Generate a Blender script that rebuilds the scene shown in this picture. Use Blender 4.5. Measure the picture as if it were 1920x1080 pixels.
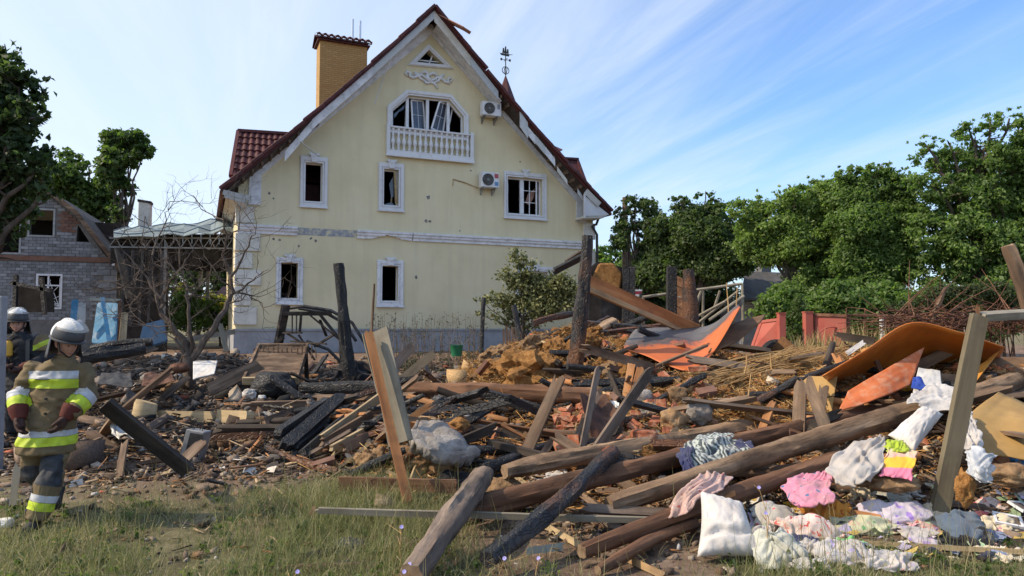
import bpy, bmesh, math, random
import numpy as np
from mathutils import Vector, Matrix, noise
from mathutils.geometry import tessellate_polygon

random.seed(7)
RNG = np.random.default_rng(7)
for o in list(bpy.data.objects):
	bpy.data.objects.remove(o)
scene = bpy.context.scene
COL = scene.collection
R = math.radians

# ------------------------------------------------------------------ camera
FPX, PITCH, CAMZ = 1371.0, R(3.13), 1.8
cam_d = bpy.data.cameras.new("camera")
cam = bpy.data.objects.new("camera", cam_d)
COL.objects.link(cam)
cam.location = (0, 0, CAMZ)
cam.rotation_euler = (R(90) + PITCH, 0, 0)
cam_d.sensor_width = 36
cam_d.lens = FPX / 1920 * 36
cam_d.clip_start = 0.1
cam_d.clip_end = 3000
scene.camera = cam

# ------------------------------------------------------------------ sky and sun
SUN_AZ, SUN_EL = R(-100), R(41)          # azimuth from +Y, negative = to the left of the view
SUN_DIR = Vector((math.sin(SUN_AZ) * math.cos(SUN_EL), math.cos(SUN_AZ) * math.cos(SUN_EL), math.sin(SUN_EL)))
world = bpy.data.worlds.new("World")
scene.world = world
world.use_nodes = True
wn, wl = world.node_tree.nodes, world.node_tree.links
wn.clear()

def N(tree_nodes, typ, **kw):
	n = tree_nodes.new(typ)
	for k, v in kw.items():
		if k in n.inputs:
			n.inputs[k].default_value = v
		else:
			setattr(n, k, v)
	return n

def math_n(nodes, links, op, a, b=None, c=None, clamp=False):
	n = nodes.new('ShaderNodeMath')
	n.operation = op
	n.use_clamp = clamp
	for i, v in enumerate((a, b, c)):
		if v is None:
			continue
		if isinstance(v, (int, float)):
			n.inputs[i].default_value = v
		else:
			links.new(v, n.inputs[i])
	return n.outputs[0]

sky = wn.new('ShaderNodeTexSky')
sky.sky_type = 'NISHITA'
sky.sun_disc = False
sky.sun_elevation = SUN_EL
sky.sun_rotation = SUN_AZ
sky.altitude = 100
sky.air_density = 1.0
sky.dust_density = 1.6
sky.ozone_density = 1.0
tc = wn.new('ShaderNodeTexCoord')
sx = wn.new('ShaderNodeSeparateXYZ')
wl.new(tc.outputs['Generated'], sx.inputs[0])
zc = math_n(wn, wl, 'MAXIMUM', sx.outputs[2], 0.0)
zz = math_n(wn, wl, 'ADD', zc, 0.16)
px_ = math_n(wn, wl, 'DIVIDE', sx.outputs[0], zz)
py_ = math_n(wn, wl, 'DIVIDE', sx.outputs[1], zz)
cx_ = wn.new('ShaderNodeCombineXYZ')
wl.new(px_, cx_.inputs[0])
wl.new(py_, cx_.inputs[1])

def streak(ang, sx_, sy_, lo, hi, detail, seed, dist=0.6):
	mp = wn.new('ShaderNodeMapping')
	mp.vector_type = 'TEXTURE'
	mp.inputs['Rotation'].default_value = (0, 0, ang)
	mp.inputs['Scale'].default_value = (sx_, sy_, 1)
	mp.inputs['Location'].default_value = (seed, seed * 0.7, 0)
	wl.new(cx_.outputs[0], mp.inputs[0])
	nz = wn.new('ShaderNodeTexNoise')
	nz.inputs['Scale'].default_value = 1
	nz.inputs['Detail'].default_value = detail
	nz.inputs['Roughness'].default_value = 0.58
	nz.inputs['Distortion'].default_value = dist
	wl.new(mp.outputs[0], nz.inputs['Vector'])
	mr = wn.new('ShaderNodeMapRange')
	mr.interpolation_type = 'SMOOTHSTEP'
	mr.inputs[1].default_value = lo
	mr.inputs[2].default_value = hi
	wl.new(nz.outputs[0], mr.inputs[0])
	return mr.outputs[0]

s1 = streak(R(112), 2.2, 0.40, 0.42, 0.80, 8, 3.3, 0.9)
s2 = streak(R(108), 1.1, 0.12, 0.42, 0.85, 8, 9.1, 0.3)
s3 = streak(R(120), 3.5, 1.6, 0.42, 0.75, 6, 1.7, 0.8)
cl = math_n(wn, wl, 'MULTIPLY', s2, 0.13)
cl = math_n(wn, wl, 'MULTIPLY_ADD', s1, 0.56, cl)
cl = math_n(wn, wl, 'MULTIPLY_ADD', s3, 0.36, cl)
# thin veil that thickens towards the sun's side of the sky and towards the horizon
veil = wn.new('ShaderNodeMapRange')
veil.interpolation_type = 'SMOOTHSTEP'
veil.inputs[1].default_value = -0.36
veil.inputs[2].default_value = 0.36
veil.inputs[3].default_value = 0.0
veil.inputs[4].default_value = 0.62
dotx = math_n(wn, wl, 'MULTIPLY', sx.outputs[0], -1.0)
wl.new(dotx, veil.inputs[0])
hor = wn.new('ShaderNodeMapRange')
hor.inputs[1].default_value = 0.0
hor.inputs[2].default_value = 0.30
hor.inputs[3].default_value = 0.5
hor.inputs[4].default_value = 0.0
hor.interpolation_type = 'SMOOTHSTEP'
wl.new(sx.outputs[2], hor.inputs[0])
t_ = math_n(wn, wl, 'SUBTRACT', 1.0, math_n(wn, wl, 'MINIMUM', cl, 0.92))
t_ = math_n(wn, wl, 'MULTIPLY', t_, math_n(wn, wl, 'SUBTRACT', 1.0, veil.outputs[0]))
t_ = math_n(wn, wl, 'MULTIPLY', t_, math_n(wn, wl, 'SUBTRACT', 1.0, hor.outputs[0]))
cover = math_n(wn, wl, 'SUBTRACT', 1.0, t_)
mixw = wn.new('ShaderNodeMixRGB')
wl.new(cover, mixw.inputs[0])
skyg = wn.new('ShaderNodeMixRGB')
skyg.blend_type = 'MULTIPLY'
skyg.inputs[0].default_value = 1.0
skyg.inputs[2].default_value = (0.67, 0.89, 1.15, 1)
wl.new(sky.outputs[0], skyg.inputs[1])
wl.new(skyg.outputs[0], mixw.inputs[1])
mixw.inputs[2].default_value = (3.95, 4.3, 4.65, 1)
bg = wn.new('ShaderNodeBackground')
SKY_STRENGTH = 0.108
bg.inputs[1].default_value = SKY_STRENGTH
wl.new(mixw.outputs[0], bg.inputs[0])
wo = wn.new('ShaderNodeOutputWorld')
wl.new(bg.outputs[0], wo.inputs[0])

sun_d = bpy.data.lights.new("sun", 'SUN')
sun_d.energy = 2.3
sun_d.angle = R(0.6)
sun_d.color = (1.0, 0.83, 0.62)
sun = bpy.data.objects.new("sun", sun_d)
COL.objects.link(sun)
sun.rotation_euler = (-SUN_DIR).to_track_quat('-Z', 'Y').to_euler()
sun.location = (-30, 0, 30)

scene.view_settings.view_transform = 'Standard'
scene.view_settings.look = 'None'
scene.view_settings.gamma = 1
scene.view_settings.use_curve_mapping = False
scene.view_settings.exposure = 1.15
scene.render.engine = 'CYCLES'
scene.cycles.max_bounces = 6
scene.cycles.diffuse_bounces = 3
scene.cycles.transparent_max_bounces = 8
scene.cycles.use_denoising = True
# ------------------------------------------------------------------ noise and ground height
def _hash(ix, iy, s):
	n = (ix.astype(np.int64) * 374761393 + iy.astype(np.int64) * 668265263 + s * 974711) & 0x7fffffff
	n = ((n ^ (n >> 13)) * 1274126177) & 0x7fffffff
	n = n ^ (n >> 16)
	return (n & 0xffff) / 32767.5 - 1.0

def vnoise(x, y, s=0):
	x = np.asarray(x, float)
	y = np.asarray(y, float)
	ix, iy = np.floor(x), np.floor(y)
	fx, fy = x - ix, y - iy
	fx, fy = fx * fx * (3 - 2 * fx), fy * fy * (3 - 2 * fy)
	a, b = _hash(ix, iy, s), _hash(ix + 1, iy, s)
	c, d = _hash(ix, iy + 1, s), _hash(ix + 1, iy + 1, s)
	return (a * (1 - fx) + b * fx) * (1 - fy) + (c * (1 - fx) + d * fx) * fy

def fbm(x, y, octv=4, s=0):
	t, a = 0, 1.0
	for i in range(octv):
		t = t + a * vnoise(np.asarray(x) * 2 ** i + 17.3 * i, np.asarray(y) * 2 ** i - 9.1 * i, s + i)
		a *= 0.5
	return t

def sstep(a, b, x):
	t = np.clip((np.asarray(x, float) - a) / (b - a), 0, 1)
	return t * t * (3 - 2 * t)

def gau(x, c, r):
	return np.exp(-((x - c) / r) ** 2)

def mound(x, y):
	m = 1.34 * gau(x, 1.7, 2.6) * gau(y, 14.0, 2.7)
	m = m + 1.08 * gau(x, 6.4, 3.1) * gau(y, 11.2, 2.7)
	m = m + 0.34 * gau(x, -0.7, 1.0) * gau(y, 8.9, 0.9)
	m = m + 0.30 * gau(x, 3.0, 3.0) * gau(y, 9.5, 2.0)
	m = m + 0.34 * gau(x, -2.0, 1.8) * gau(y, 11.5, 2.0) + 0.3 * gau(x, 1.2, 1.6) * gau(y, 10.6, 1.6)
	m = m + 0.45 * gau(x, -8.0, 2.2) * gau(y, 17.5, 2.5)
	return m

def debris_mask(x, y):
	d = sstep(7.6, 9.0, y + 0.35 * vnoise(x * 0.9, y * 0.9, 5) + 0.9 * sstep(0.0, 2.0, x) + 1.3 * gau(x, 0.7, 1.3) + 0.25 * sstep(-3.5, -1.0, x))
	return d * (1 - sstep(20, 23, y)) * sstep(-16, -12, x) * (1 - sstep(12, 16, x))

def hz(x, y):
	x = np.asarray(x, float)
	y = np.asarray(y, float)
	b = 0.95 * np.clip((y - 6) / 18, 0, 1) + 0.25 * sstep(24, 60, y)
	dm = debris_mask(x, y)
	h = b + mound(x, y) * sstep(6.2, 8.2, y)
	h = h + dm * (0.11 * fbm(x * 1.1, y * 1.1, 3, 3) + 0.05 * fbm(x * 4.2, y * 4.2, 2, 11))
	h = h + (1 - dm) * 0.025 * fbm(x * 1.7, y * 1.7, 3, 8)
	return h

def H(x, y):
	return float(hz(np.array([x]), np.array([y]))[0])

CP, SP = math.cos(PITCH), math.sin(PITCH)

def ray(px, py):
	cx, cy = (px - 960) / FPX, (540 - py) / FPX
	return (cx, CP - cy * SP, SP + cy * CP)

def P(px, py, y):
	"""The point at ground distance y in front of the camera that the photograph shows at (px, py)."""
	d = ray(px, py)
	t = y / d[1]
	return Vector((d[0] * t, y, CAMZ + d[2] * t))

_YS = np.concatenate([np.arange(3.5, 30, 0.02), np.arange(30, 80, 0.2)])

def G(px, py, lift=0.0):
	"""Where the line of sight through (px, py) comes down to the ground (+lift)."""
	d = ray(px, py)
	t = _YS / d[1]
	x, z = d[0] * t, CAMZ + d[2] * t
	below = z < hz(x, _YS) + lift
	i = int(np.argmax(below)) if below.any() else len(_YS) - 1
	return Vector((x[i], _YS[i], z[i]))

def pxm(n, y):
	"""n pixels of the photograph at distance y, in metres."""
	return n * y / FPX

# ------------------------------------------------------------------ mesh building
class MB:
	def __init__(s):
		s.v, s.f, s.m = [], [], []

	def add(s, vs, fs, mi=0):
		o = len(s.v)
		s.v += [tuple(v) for v in vs]
		s.f += [tuple(i + o for i in f) for f in fs]
		s.m += [mi] * len(fs)

	def box(s, x0, x1, y0, y1, z0, z1, mi=0):
		s.add([(x0, y0, z0), (x1, y0, z0), (x1, y1, z0), (x0, y1, z0), (x0, y0, z1), (x1, y0, z1), (x1, y1, z1), (x0, y1, z1)],
			  [(3, 2, 1, 0), (4, 5, 6, 7), (0, 1, 5, 4), (1, 2, 6, 5), (2, 3, 7, 6), (3, 0, 4, 7)], mi)

	def obox(s, c, ax, ay, az, mi=0):
		c, ax, ay, az = Vector(c), Vector(ax), Vector(ay), Vector(az)
		vs = [c + i * ax + j * ay + k * az for k in (-1, 1) for i, j in ((-1, -1), (1, -1), (1, 1), (-1, 1))]
		s.add(vs, [(3, 2, 1, 0), (4, 5, 6, 7), (0, 1, 5, 4), (1, 2, 6, 5), (2, 3, 7, 6), (3, 0, 4, 7)], mi)

	def bar(s, p0, p1, w, h, up=(0, 0, 1), mi=0):
		p0, p1, up = Vector(p0), Vector(p1), Vector(up)
		a = (p1 - p0) / 2
		d = a.normalized()
		side = d.cross(up)
		if side.length < 1e-4:
			side = d.cross(Vector((1, 0, 0)))
		side.normalize()
		u = side.cross(d).normalized()
		s.obox((p0 + p1) / 2, a, side * w / 2, u * h / 2, mi)

	def tube(s, pts, rs, n=8, cap=True, mi=0):
		pts = [Vector(p) for p in pts]
		if isinstance(rs, (int, float)):
			rs = [rs] * len(pts)
		o = len(s.v)
		ref = None
		for i, p in enumerate(pts):
			d = (pts[min(i + 1, len(pts) - 1)] - pts[max(i - 1, 0)])
			d = d.normalized() if d.length > 1e-9 else Vector((0, 0, 1))
			if ref is None:
				ref = d.cross(Vector((0, 0, 1)) if abs(d.z) < 0.9 else Vector((1, 0, 0))).normalized()
			ref = (ref - d * ref.dot(d)).normalized()
			b = d.cross(ref)
			for k in range(n):
				a = 2 * math.pi * k / n
				s.v.append(tuple(p + (ref * math.cos(a) + b * math.sin(a)) * rs[i]))
		for i in range(len(pts) - 1):
			for k in range(n):
				s.f.append((o + i * n + k, o + i * n + (k + 1) % n, o + (i + 1) * n + (k + 1) % n, o + (i + 1) * n + k))
				s.m.append(mi)
		if cap:
			s.f.append(tuple(o + k for k in reversed(range(n))))
			s.f.append(tuple(o + (len(pts) - 1) * n + k for k in range(n)))
			s.m += [mi, mi]

	def prism(s, poly, ext, mi=0):
		"""poly: planar loop of 3D points, extruded by vector ext."""
		poly = [Vector(p) for p in poly]
		ext = Vector(ext)
		n = len(poly)
		nrm = Vector((0, 0, 0))
		for i in range(n):
			nrm += poly[i].cross(poly[(i + 1) % n])
		if nrm.dot(ext) > 0:
			poly = poly[::-1]
		vs = poly + [p + ext for p in poly]
		fs = [tuple(range(n)), tuple(reversed(range(n, 2 * n)))]
		fs += [((i + 1) % n, i, n + i, n + (i + 1) % n) for i in range(n)]
		s.add(vs, fs, mi)

	def lathe(s, prof, c, n=10, mi=0):
		s.tube([(c[0], c[1], c[2] + z) for r, z in prof], [max(r, 0.001) for r, z in prof], n, True, mi)

	def build(s, name, mats, parent=None, loc=(0, 0, 0), smooth=False, bevel=0, angle=40):
		me = bpy.data.meshes.new(name)
		l = Vector(loc)
		me.from_pydata([tuple(Vector(v) - l) for v in s.v], [], s.f)
		if not isinstance(mats, (list, tuple)):
			mats = [mats]
		for m in mats:
			me.materials.append(m)
		if len(mats) > 1:
			me.polygons.foreach_set('material_index', s.m)
		return finish(name, me, parent, loc, smooth, bevel, angle)

def finish(name, me, parent=None, loc=(0, 0, 0), smooth=False, bevel=0, angle=40):
	me.validate()
	if smooth:
		me.polygons.foreach_set('use_smooth', [True] * len(me.polygons))
		me.update()
		if angle < 180:
			me.set_sharp_from_angle(angle=R(angle))
	me.update()
	o = bpy.data.objects.new(name, me)
	COL.objects.link(o)
	o.location = loc
	if parent is not None:
		o.parent = parent
	if bevel:
		b = o.modifiers.new('bevel', 'BEVEL')
		b.width = bevel
		b.segments = 1
		b.limit_method = 'ANGLE'
	return o

def fastmesh(name, verts, polys, nper, mats, cols=None, parent=None, smooth=False, mi=None, loc=(0, 0, 0)):
	"""verts (N,3); polys (M,nper) int; cols (N,3) point colours."""
	me = bpy.data.meshes.new(name)
	verts = np.ascontiguousarray(verts, dtype=np.float32) - np.array(loc, dtype=np.float32)
	polys = np.ascontiguousarray(polys, dtype=np.int32)
	me.vertices.add(len(verts))
	me.vertices.foreach_set('co', verts.ravel())
	m = len(polys)
	me.loops.add(m * nper)
	me.loops.foreach_set('vertex_index', polys.ravel())
	me.polygons.add(m)
	me.polygons.foreach_set('loop_start', np.arange(0, m * nper, nper, dtype=np.int32))
	me.polygons.foreach_set('loop_total', np.full(m, nper, dtype=np.int32))
	if not isinstance(mats, (list, tuple)):
		mats = [mats]
	for mm in mats:
		me.materials.append(mm)
	if mi is not None:
		me.polygons.foreach_set('material_index', np.asarray(mi, dtype=np.int32))
	if smooth:
		me.polygons.foreach_set('use_smooth', np.ones(m, dtype=bool))
	me.update(calc_edges=True)
	if cols is not None:
		at = me.attributes.new('col', 'FLOAT_COLOR', 'POINT')
		c4 = np.ones((len(verts), 4), dtype=np.float32)
		c4[:, :3] = cols
		at.data.foreach_set('color', c4.ravel())
	o = bpy.data.objects.new(name, me)
	COL.objects.link(o)
	o.location = loc
	if parent is not None:
		o.parent = parent
	return o

LABELS = {}

def T(o, label, cat, group=None, kind=None):
	n = len(label.split())
	if not 4 <= n <= 16:
		print("LABEL LENGTH", n, label)
	LABELS.setdefault(label, []).append((o.name, group))
	o['label'] = label
	o['category'] = cat
	if group:
		o['group'] = group
	o['kind'] = kind or 'thing'
	return o

def empty(name, loc=(0, 0, 0), rz=0.0):
	o = bpy.data.objects.new(name, None)
	COL.objects.link(o)
	o.location = loc
	o.rotation_euler = (0, 0, rz)
	o.empty_display_size = 0.2
	return o

def share(src, parent=None, loc=None, rot=None, scale=None, name=None):
	"""a copy of an object that shares its mesh"""
	c = src.copy()
	COL.objects.link(c)
	c.parent = parent
	if loc is not None:
		c.location = loc
	if rot is not None:
		c.rotation_euler = rot
	if scale is not None:
		c.scale = scale
	return c

# ------------------------------------------------------------------ materials
MATS = {}

def ramp(nt, fac, stops, interp='LINEAR'):
	r = nt.nodes.new('ShaderNodeValToRGB')
	r.color_ramp.interpolation = interp
	el = r.color_ramp.elements
	while len(el) < len(stops):
		el.new(0.5)
	for e, (p, c) in zip(el, stops):
		e.position = p
		e.color = (*c, 1)
	nt.links.new(fac, r.inputs[0])
	return r.outputs[0]

def noise_n(nt, vec, scale, detail=5, rough=0.6, dist=0.0):
	n = nt.nodes.new('ShaderNodeTexNoise')
	n.inputs['Scale'].default_value = scale
	n.inputs['Detail'].default_value = detail
	n.inputs['Roughness'].default_value = rough
	n.inputs['Distortion'].default_value = dist
	nt.links.new(vec, n.inputs['Vector'])
	return n.outputs[0]

def new_mat(name):
	m = bpy.data.materials.new(name)
	m.use_nodes = True
	nt = m.node_tree
	b = nt.nodes['Principled BSDF']
	return m, nt, b

def coords(nt, kind='Object', stretch=None, randoff=True):
	t = nt.nodes.new('ShaderNodeTexCoord')
	v = t.outputs[kind]
	oi = nt.nodes.new('ShaderNodeObjectInfo')
	if randoff:
		a = nt.nodes.new('ShaderNodeVectorMath')
		a.operation = 'MULTIPLY_ADD'
		a.inputs[1].default_value = (1, 1, 1)
		sc = nt.nodes.new('ShaderNodeVectorMath')
		sc.operation = 'SCALE'
		sc.inputs[0].default_value = (37.0, 11.0, 23.0)
		nt.links.new(oi.outputs['Random'], sc.inputs['Scale'])
		nt.links.new(v, a.inputs[0])
		nt.links.new(sc.outputs[0], a.inputs[2])
		v = a.outputs[0]
	if stretch:
		mp = nt.nodes.new('ShaderNodeMapping')
		mp.inputs['Scale'].default_value = stretch
		nt.links.new(v, mp.inputs[0])
		v = mp.outputs[0]
	return v, oi.outputs['Random']

def bump_n(nt, b, hgt, strength, dist):
	bp = nt.nodes.new('ShaderNodeBump')
	bp.inputs['Strength'].default_value = strength
	bp.inputs['Distance'].default_value = dist
	nt.links.new(hgt, bp.inputs['Height'])
	nt.links.new(bp.outputs[0], b.inputs['Normal'])

def M(name, stops, scale=4, rough=0.85, bump=0.4, bscale=40, bdist=0.01, stretch=None, metal=0.0, spec=0.25,
	  detail=6, randv=0.2, dirt=None, dirt_scale=2.5, dirt_amt=0.5, dist=0.0, interp='LINEAR', kind='Object'):
	"""general weathered surface: colour ramp over noise, optional dirt blotches, fine bump, brightness by object"""
	m, nt, b = new_mat(name)
	v, rnd = coords(nt, kind, stretch)
	f = noise_n(nt, v, scale, detail, 0.62, dist)
	c = ramp(nt, f, stops, interp)
	if dirt:
		v2, _ = coords(nt, kind)
		f2 = noise_n(nt, v2, dirt_scale, 7, 0.65)
		mr = nt.nodes.new('ShaderNodeMapRange')
		mr.inputs[1].default_value = 0.48
		mr.inputs[2].default_value = 0.68
		mr.inputs[4].default_value = dirt_amt
		nt.links.new(f2, mr.inputs[0])
		mx = nt.nodes.new('ShaderNodeMixRGB')
		nt.links.new(mr.outputs[0], mx.inputs[0])
		nt.links.new(c, mx.inputs[1])
		mx.inputs[2].default_value = (*dirt, 1)
		c = mx.outputs[0]
	if randv:
		hs = nt.nodes.new('ShaderNodeHueSaturation')
		mr = nt.nodes.new('ShaderNodeMapRange')
		mr.inputs[3].default_value = 1 - randv
		mr.inputs[4].default_value = 1 + randv
		nt.links.new(rnd, mr.inputs[0])
		nt.links.new(mr.outputs[0], hs.inputs['Value'])
		nt.links.new(c, hs.inputs['Color'])
		c = hs.outputs[0]
	nt.links.new(c, b.inputs['Base Color'])
	b.inputs['Roughness'].default_value = rough
	b.inputs['Metallic'].default_value = metal
	b.inputs['Specular IOR Level'].default_value = spec
	if bump:
		h = noise_n(nt, v, bscale, 5, 0.7)
		bump_n(nt, b, h, bump, bdist)
	MATS[name] = m
	return m

def M_char(name, dark=(0.008, 0.008, 0.009), light=(0.045, 0.043, 0.042), cell=14, stretch=(0.5, 1, 1), patch=None, patch_lo=0.5):
	"""charred wood: alligator cracks as relief; optionally unburnt brown patches"""
	m, nt, b = new_mat(name)
	v, rnd = coords(nt, 'Object', stretch)
	vo = nt.nodes.new('ShaderNodeTexVoronoi')
	vo.feature = 'DISTANCE_TO_EDGE'
	vo.inputs['Scale'].default_value = cell
	nv = nt.nodes.new('ShaderNodeMixRGB')
	nv.inputs[0].default_value = 0.12
	nt.links.new(v, nv.inputs[1])
	nz = nt.nodes.new('ShaderNodeTexNoise')
	nz.inputs['Scale'].default_value = 9
	nt.links.new(v, nz.inputs['Vector'])
	nt.links.new(nz.outputs['Color'], nv.inputs[2])
	nt.links.new(nv.outputs[0], vo.inputs['Vector'])
	mr = nt.nodes.new('ShaderNodeMapRange')
	mr.inputs[2].default_value = 0.12
	nt.links.new(vo.outputs['Distance'], mr.inputs[0])
	f = noise_n(nt, v, 5, 6)
	c = ramp(nt, f, [(0.3, dark), (0.75, light)])
	rough = 0.55
	if patch:
		v2, _ = coords(nt, 'Object', (0.45, 1, 1))
		f2 = noise_n(nt, v2, 1.6, 6, 0.6)
		mp = nt.nodes.new('ShaderNodeMapRange')
		mp.inputs[1].default_value = patch_lo
		mp.inputs[2].default_value = patch_lo + 0.12
		nt.links.new(f2, mp.inputs[0])
		f3 = noise_n(nt, v, 22, 5)
		c3 = ramp(nt, f3, [(0.3, tuple(x * 0.5 for x in patch)), (0.7, patch)])
		mx = nt.nodes.new('ShaderNodeMixRGB')
		nt.links.new(mp.outputs[0], mx.inputs[0])
		nt.links.new(c, mx.inputs[1])
		nt.links.new(c3, mx.inputs[2])
		c = mx.outputs[0]
	nt.links.new(c, b.inputs['Base Color'])
	b.inputs['Roughness'].default_value = rough
	b.inputs['Specular IOR Level'].default_value = 0.35
	bump_n(nt, b, mr.outputs[0], 0.8, 0.014)
	MATS[name] = m
	return m

def M_col(name, rough=0.85, nscale=30, amt=0.35, bump=0.0, transl=0.0, spec=0.2, tcol=None):
	"""colour from the mesh's own point colours, varied by noise"""
	m, nt, b = new_mat(name)
	at = nt.nodes.new('ShaderNodeAttribute')
	at.attribute_name = 'col'
	v, _ = coords(nt, 'Object', None, False)
	f = noise_n(nt, v, nscale, 4)
	mr = nt.nodes.new('ShaderNodeMapRange')
	mr.inputs[3].default_value = 1 - amt
	mr.inputs[4].default_value = 1 + amt
	mr.inputs[1].default_value = 0.25
	mr.inputs[2].default_value = 0.75
	nt.links.new(f, mr.inputs[0])
	vm = nt.nodes.new('ShaderNodeVectorMath')
	vm.operation = 'SCALE'
	nt.links.new(at.outputs['Color'], vm.inputs[0])
	nt.links.new(mr.outputs[0], vm.inputs['Scale'])
	nt.links.new(vm.outputs[0], b.inputs['Base Color'])
	b.inputs['Roughness'].default_value = rough
	b.inputs['Specular IOR Level'].default_value = spec
	if bump:
		bump_n(nt, b, noise_n(nt, v, nscale * 2, 5), bump, 0.01)
	if transl:
		tr = nt.nodes.new('ShaderNodeBsdfTranslucent')
		tv = nt.nodes.new('ShaderNodeVectorMath')
		tv.operation = 'MULTIPLY'
		tv.inputs[1].default_value = tcol or (1.3, 1.5, 0.7)
		nt.links.new(vm.outputs[0], tv.inputs[0])
		nt.links.new(tv.outputs[0], tr.inputs['Color'])
		ms = nt.nodes.new('ShaderNodeMixShader')
		ms.inputs[0].default_value = transl
		nt.links.new(b.outputs[0], ms.inputs[1])
		nt.links.new(tr.outputs[0], ms.inputs[2])
		nt.links.new(ms.outputs[0], nt.nodes['Material Output'].inputs['Surface'])
	MATS[name] = m
	return m

def plain(name, c, rough=0.6, metal=0.0, spec=0.4, var=0.12):
	return M(name, [(0.3, tuple(x * (1 - var) for x in c)), (0.7, tuple(min(1, x * (1 + var)) for x in c))], 6, rough, 0.15, 60, 0.004,
			 metal=metal, spec=spec, randv=0.0)

# wood
M('old_wood', [(0.28, (0.06, 0.038, 0.025)), (0.5, (0.165, 0.108, 0.07)), (0.72, (0.32, 0.225, 0.15))], 9, 0.85, 0.6, 26, 0.012, (0.12, 1, 1), dirt=(0.06, 0.05, 0.042), dirt_amt=0.6)
M('brown_log', [(0.25, (0.055, 0.028, 0.016)), (0.5, (0.155, 0.078, 0.043)), (0.75, (0.29, 0.165, 0.098))], 8, 0.85, 0.7, 20, 0.02, (0.1, 1, 1), dirt=(0.03, 0.024, 0.02), dirt_amt=0.75, dirt_scale=1.6)
M('grey_log', [(0.25, (0.07, 0.05, 0.038)), (0.5, (0.165, 0.122, 0.093)), (0.75, (0.29, 0.225, 0.172))], 8, 0.9, 0.7, 22, 0.02, (0.09, 1, 1), dirt=(0.035, 0.028, 0.023), dirt_amt=0.7, dirt_scale=1.8)
M('clay_log', [(0.25, (0.10, 0.06, 0.036)), (0.5, (0.28, 0.18, 0.108)), (0.75, (0.50, 0.36, 0.235))], 6, 0.92, 0.8, 22, 0.022, (0.16, 1, 1), dirt=(0.05, 0.037, 0.028), dirt_amt=0.75, dirt_scale=2.2)
M('fresh_wood', [(0.25, (0.23, 0.13, 0.06)), (0.5, (0.42, 0.27, 0.13)), (0.75, (0.56, 0.39, 0.22))], 10, 0.75, 0.35, 30, 0.006, (0.08, 1, 1), dirt=(0.14, 0.09, 0.06), dirt_amt=0.55)
M('orange_wood', [(0.25, (0.22, 0.085, 0.03)), (0.5, (0.40, 0.18, 0.07)), (0.75, (0.50, 0.27, 0.12))], 9, 0.75, 0.4, 30, 0.008, (0.08, 1, 1), dirt=(0.09, 0.05, 0.03), dirt_amt=0.6)
M('grey_board', [(0.25, (0.15, 0.135, 0.10)), (0.5, (0.24, 0.215, 0.165)), (0.75, (0.34, 0.31, 0.25))], 10, 0.85, 0.35, 30, 0.006, (0.06, 1, 1), dirt=(0.12, 0.095, 0.07), dirt_amt=0.5)
M('tan_board', [(0.25, (0.25, 0.18, 0.09)), (0.5, (0.40, 0.30, 0.17)), (0.75, (0.52, 0.41, 0.25))], 10, 0.8, 0.3, 30, 0.005, (0.07, 1, 1), dirt=(0.18, 0.14, 0.09), dirt_amt=0.5)
M('olive_board', [(0.25, (0.13, 0.105, 0.065)), (0.5, (0.20, 0.165, 0.105)), (0.75, (0.28, 0.235, 0.155))], 10, 0.85, 0.35, 30, 0.006, (0.06, 1, 1), dirt=(0.10, 0.08, 0.055), dirt_amt=0.5)
M('dark_wood', [(0.25, (0.02, 0.016, 0.013)), (0.5, (0.055, 0.042, 0.033)), (0.75, (0.12, 0.095, 0.075))], 9, 0.85, 0.6, 26, 0.012, (0.1, 1, 1), dirt=(0.015, 0.013, 0.012), dirt_amt=0.7)
M_char('char', cell=24)
M_char('char_brown', cell=22, patch=(0.17, 0.075, 0.035), patch_lo=0.46)
M_char('char_grey', dark=(0.014, 0.014, 0.016), light=(0.09, 0.088, 0.088), cell=26)
# masonry, earth, metal
M('red_brick', [(0.3, (0.24, 0.075, 0.04)), (0.5, (0.36, 0.125, 0.065)), (0.72, (0.47, 0.21, 0.12))], 9, 0.92, 0.6, 45, 0.008, dirt=(0.40, 0.31, 0.22), dirt_amt=0.75, dirt_scale=9)
M('concrete', [(0.3, (0.20, 0.18, 0.165)), (0.5, (0.31, 0.285, 0.26)), (0.7, (0.43, 0.40, 0.37))], 9, 0.92, 1.0, 22, 0.035, dirt=(0.17, 0.115, 0.08), dirt_amt=0.75)
M('grey_concrete', [(0.3, (0.26, 0.26, 0.265)), (0.7, (0.38, 0.38, 0.385))], 5, 0.92, 0.3, 60, 0.005, dirt=(0.17, 0.165, 0.16), dirt_amt=0.5, dirt_scale=1.2)
M('plaster_white', [(0.3, (0.52, 0.50, 0.46)), (0.7, (0.72, 0.70, 0.66))], 7, 0.9, 0.4, 40, 0.006, dirt=(0.3, 0.24, 0.18), dirt_amt=0.6)
M('clay', [(0.28, (0.14, 0.08, 0.04)), (0.5, (0.27, 0.165, 0.085)), (0.72, (0.40, 0.27, 0.15))], 6, 0.95, 1.0, 28, 0.03, dirt=(0.10, 0.06, 0.035), dirt_amt=0.6)
M('straw_clay', [(0.28, (0.19, 0.085, 0.026)), (0.5, (0.36, 0.175, 0.055)), (0.72, (0.50, 0.28, 0.10))], 16, 0.95, 1.0, 50, 0.03, dirt=(0.12, 0.06, 0.025), dirt_amt=0.6)
M('rust', [(0.3, (0.07, 0.035, 0.024)), (0.5, (0.15, 0.07, 0.042)), (0.72, (0.25, 0.13, 0.08))], 7, 0.7, 0.4, 50, 0.006, metal=0.25, dirt=(0.035, 0.026, 0.022), dirt_amt=0.7)
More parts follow.
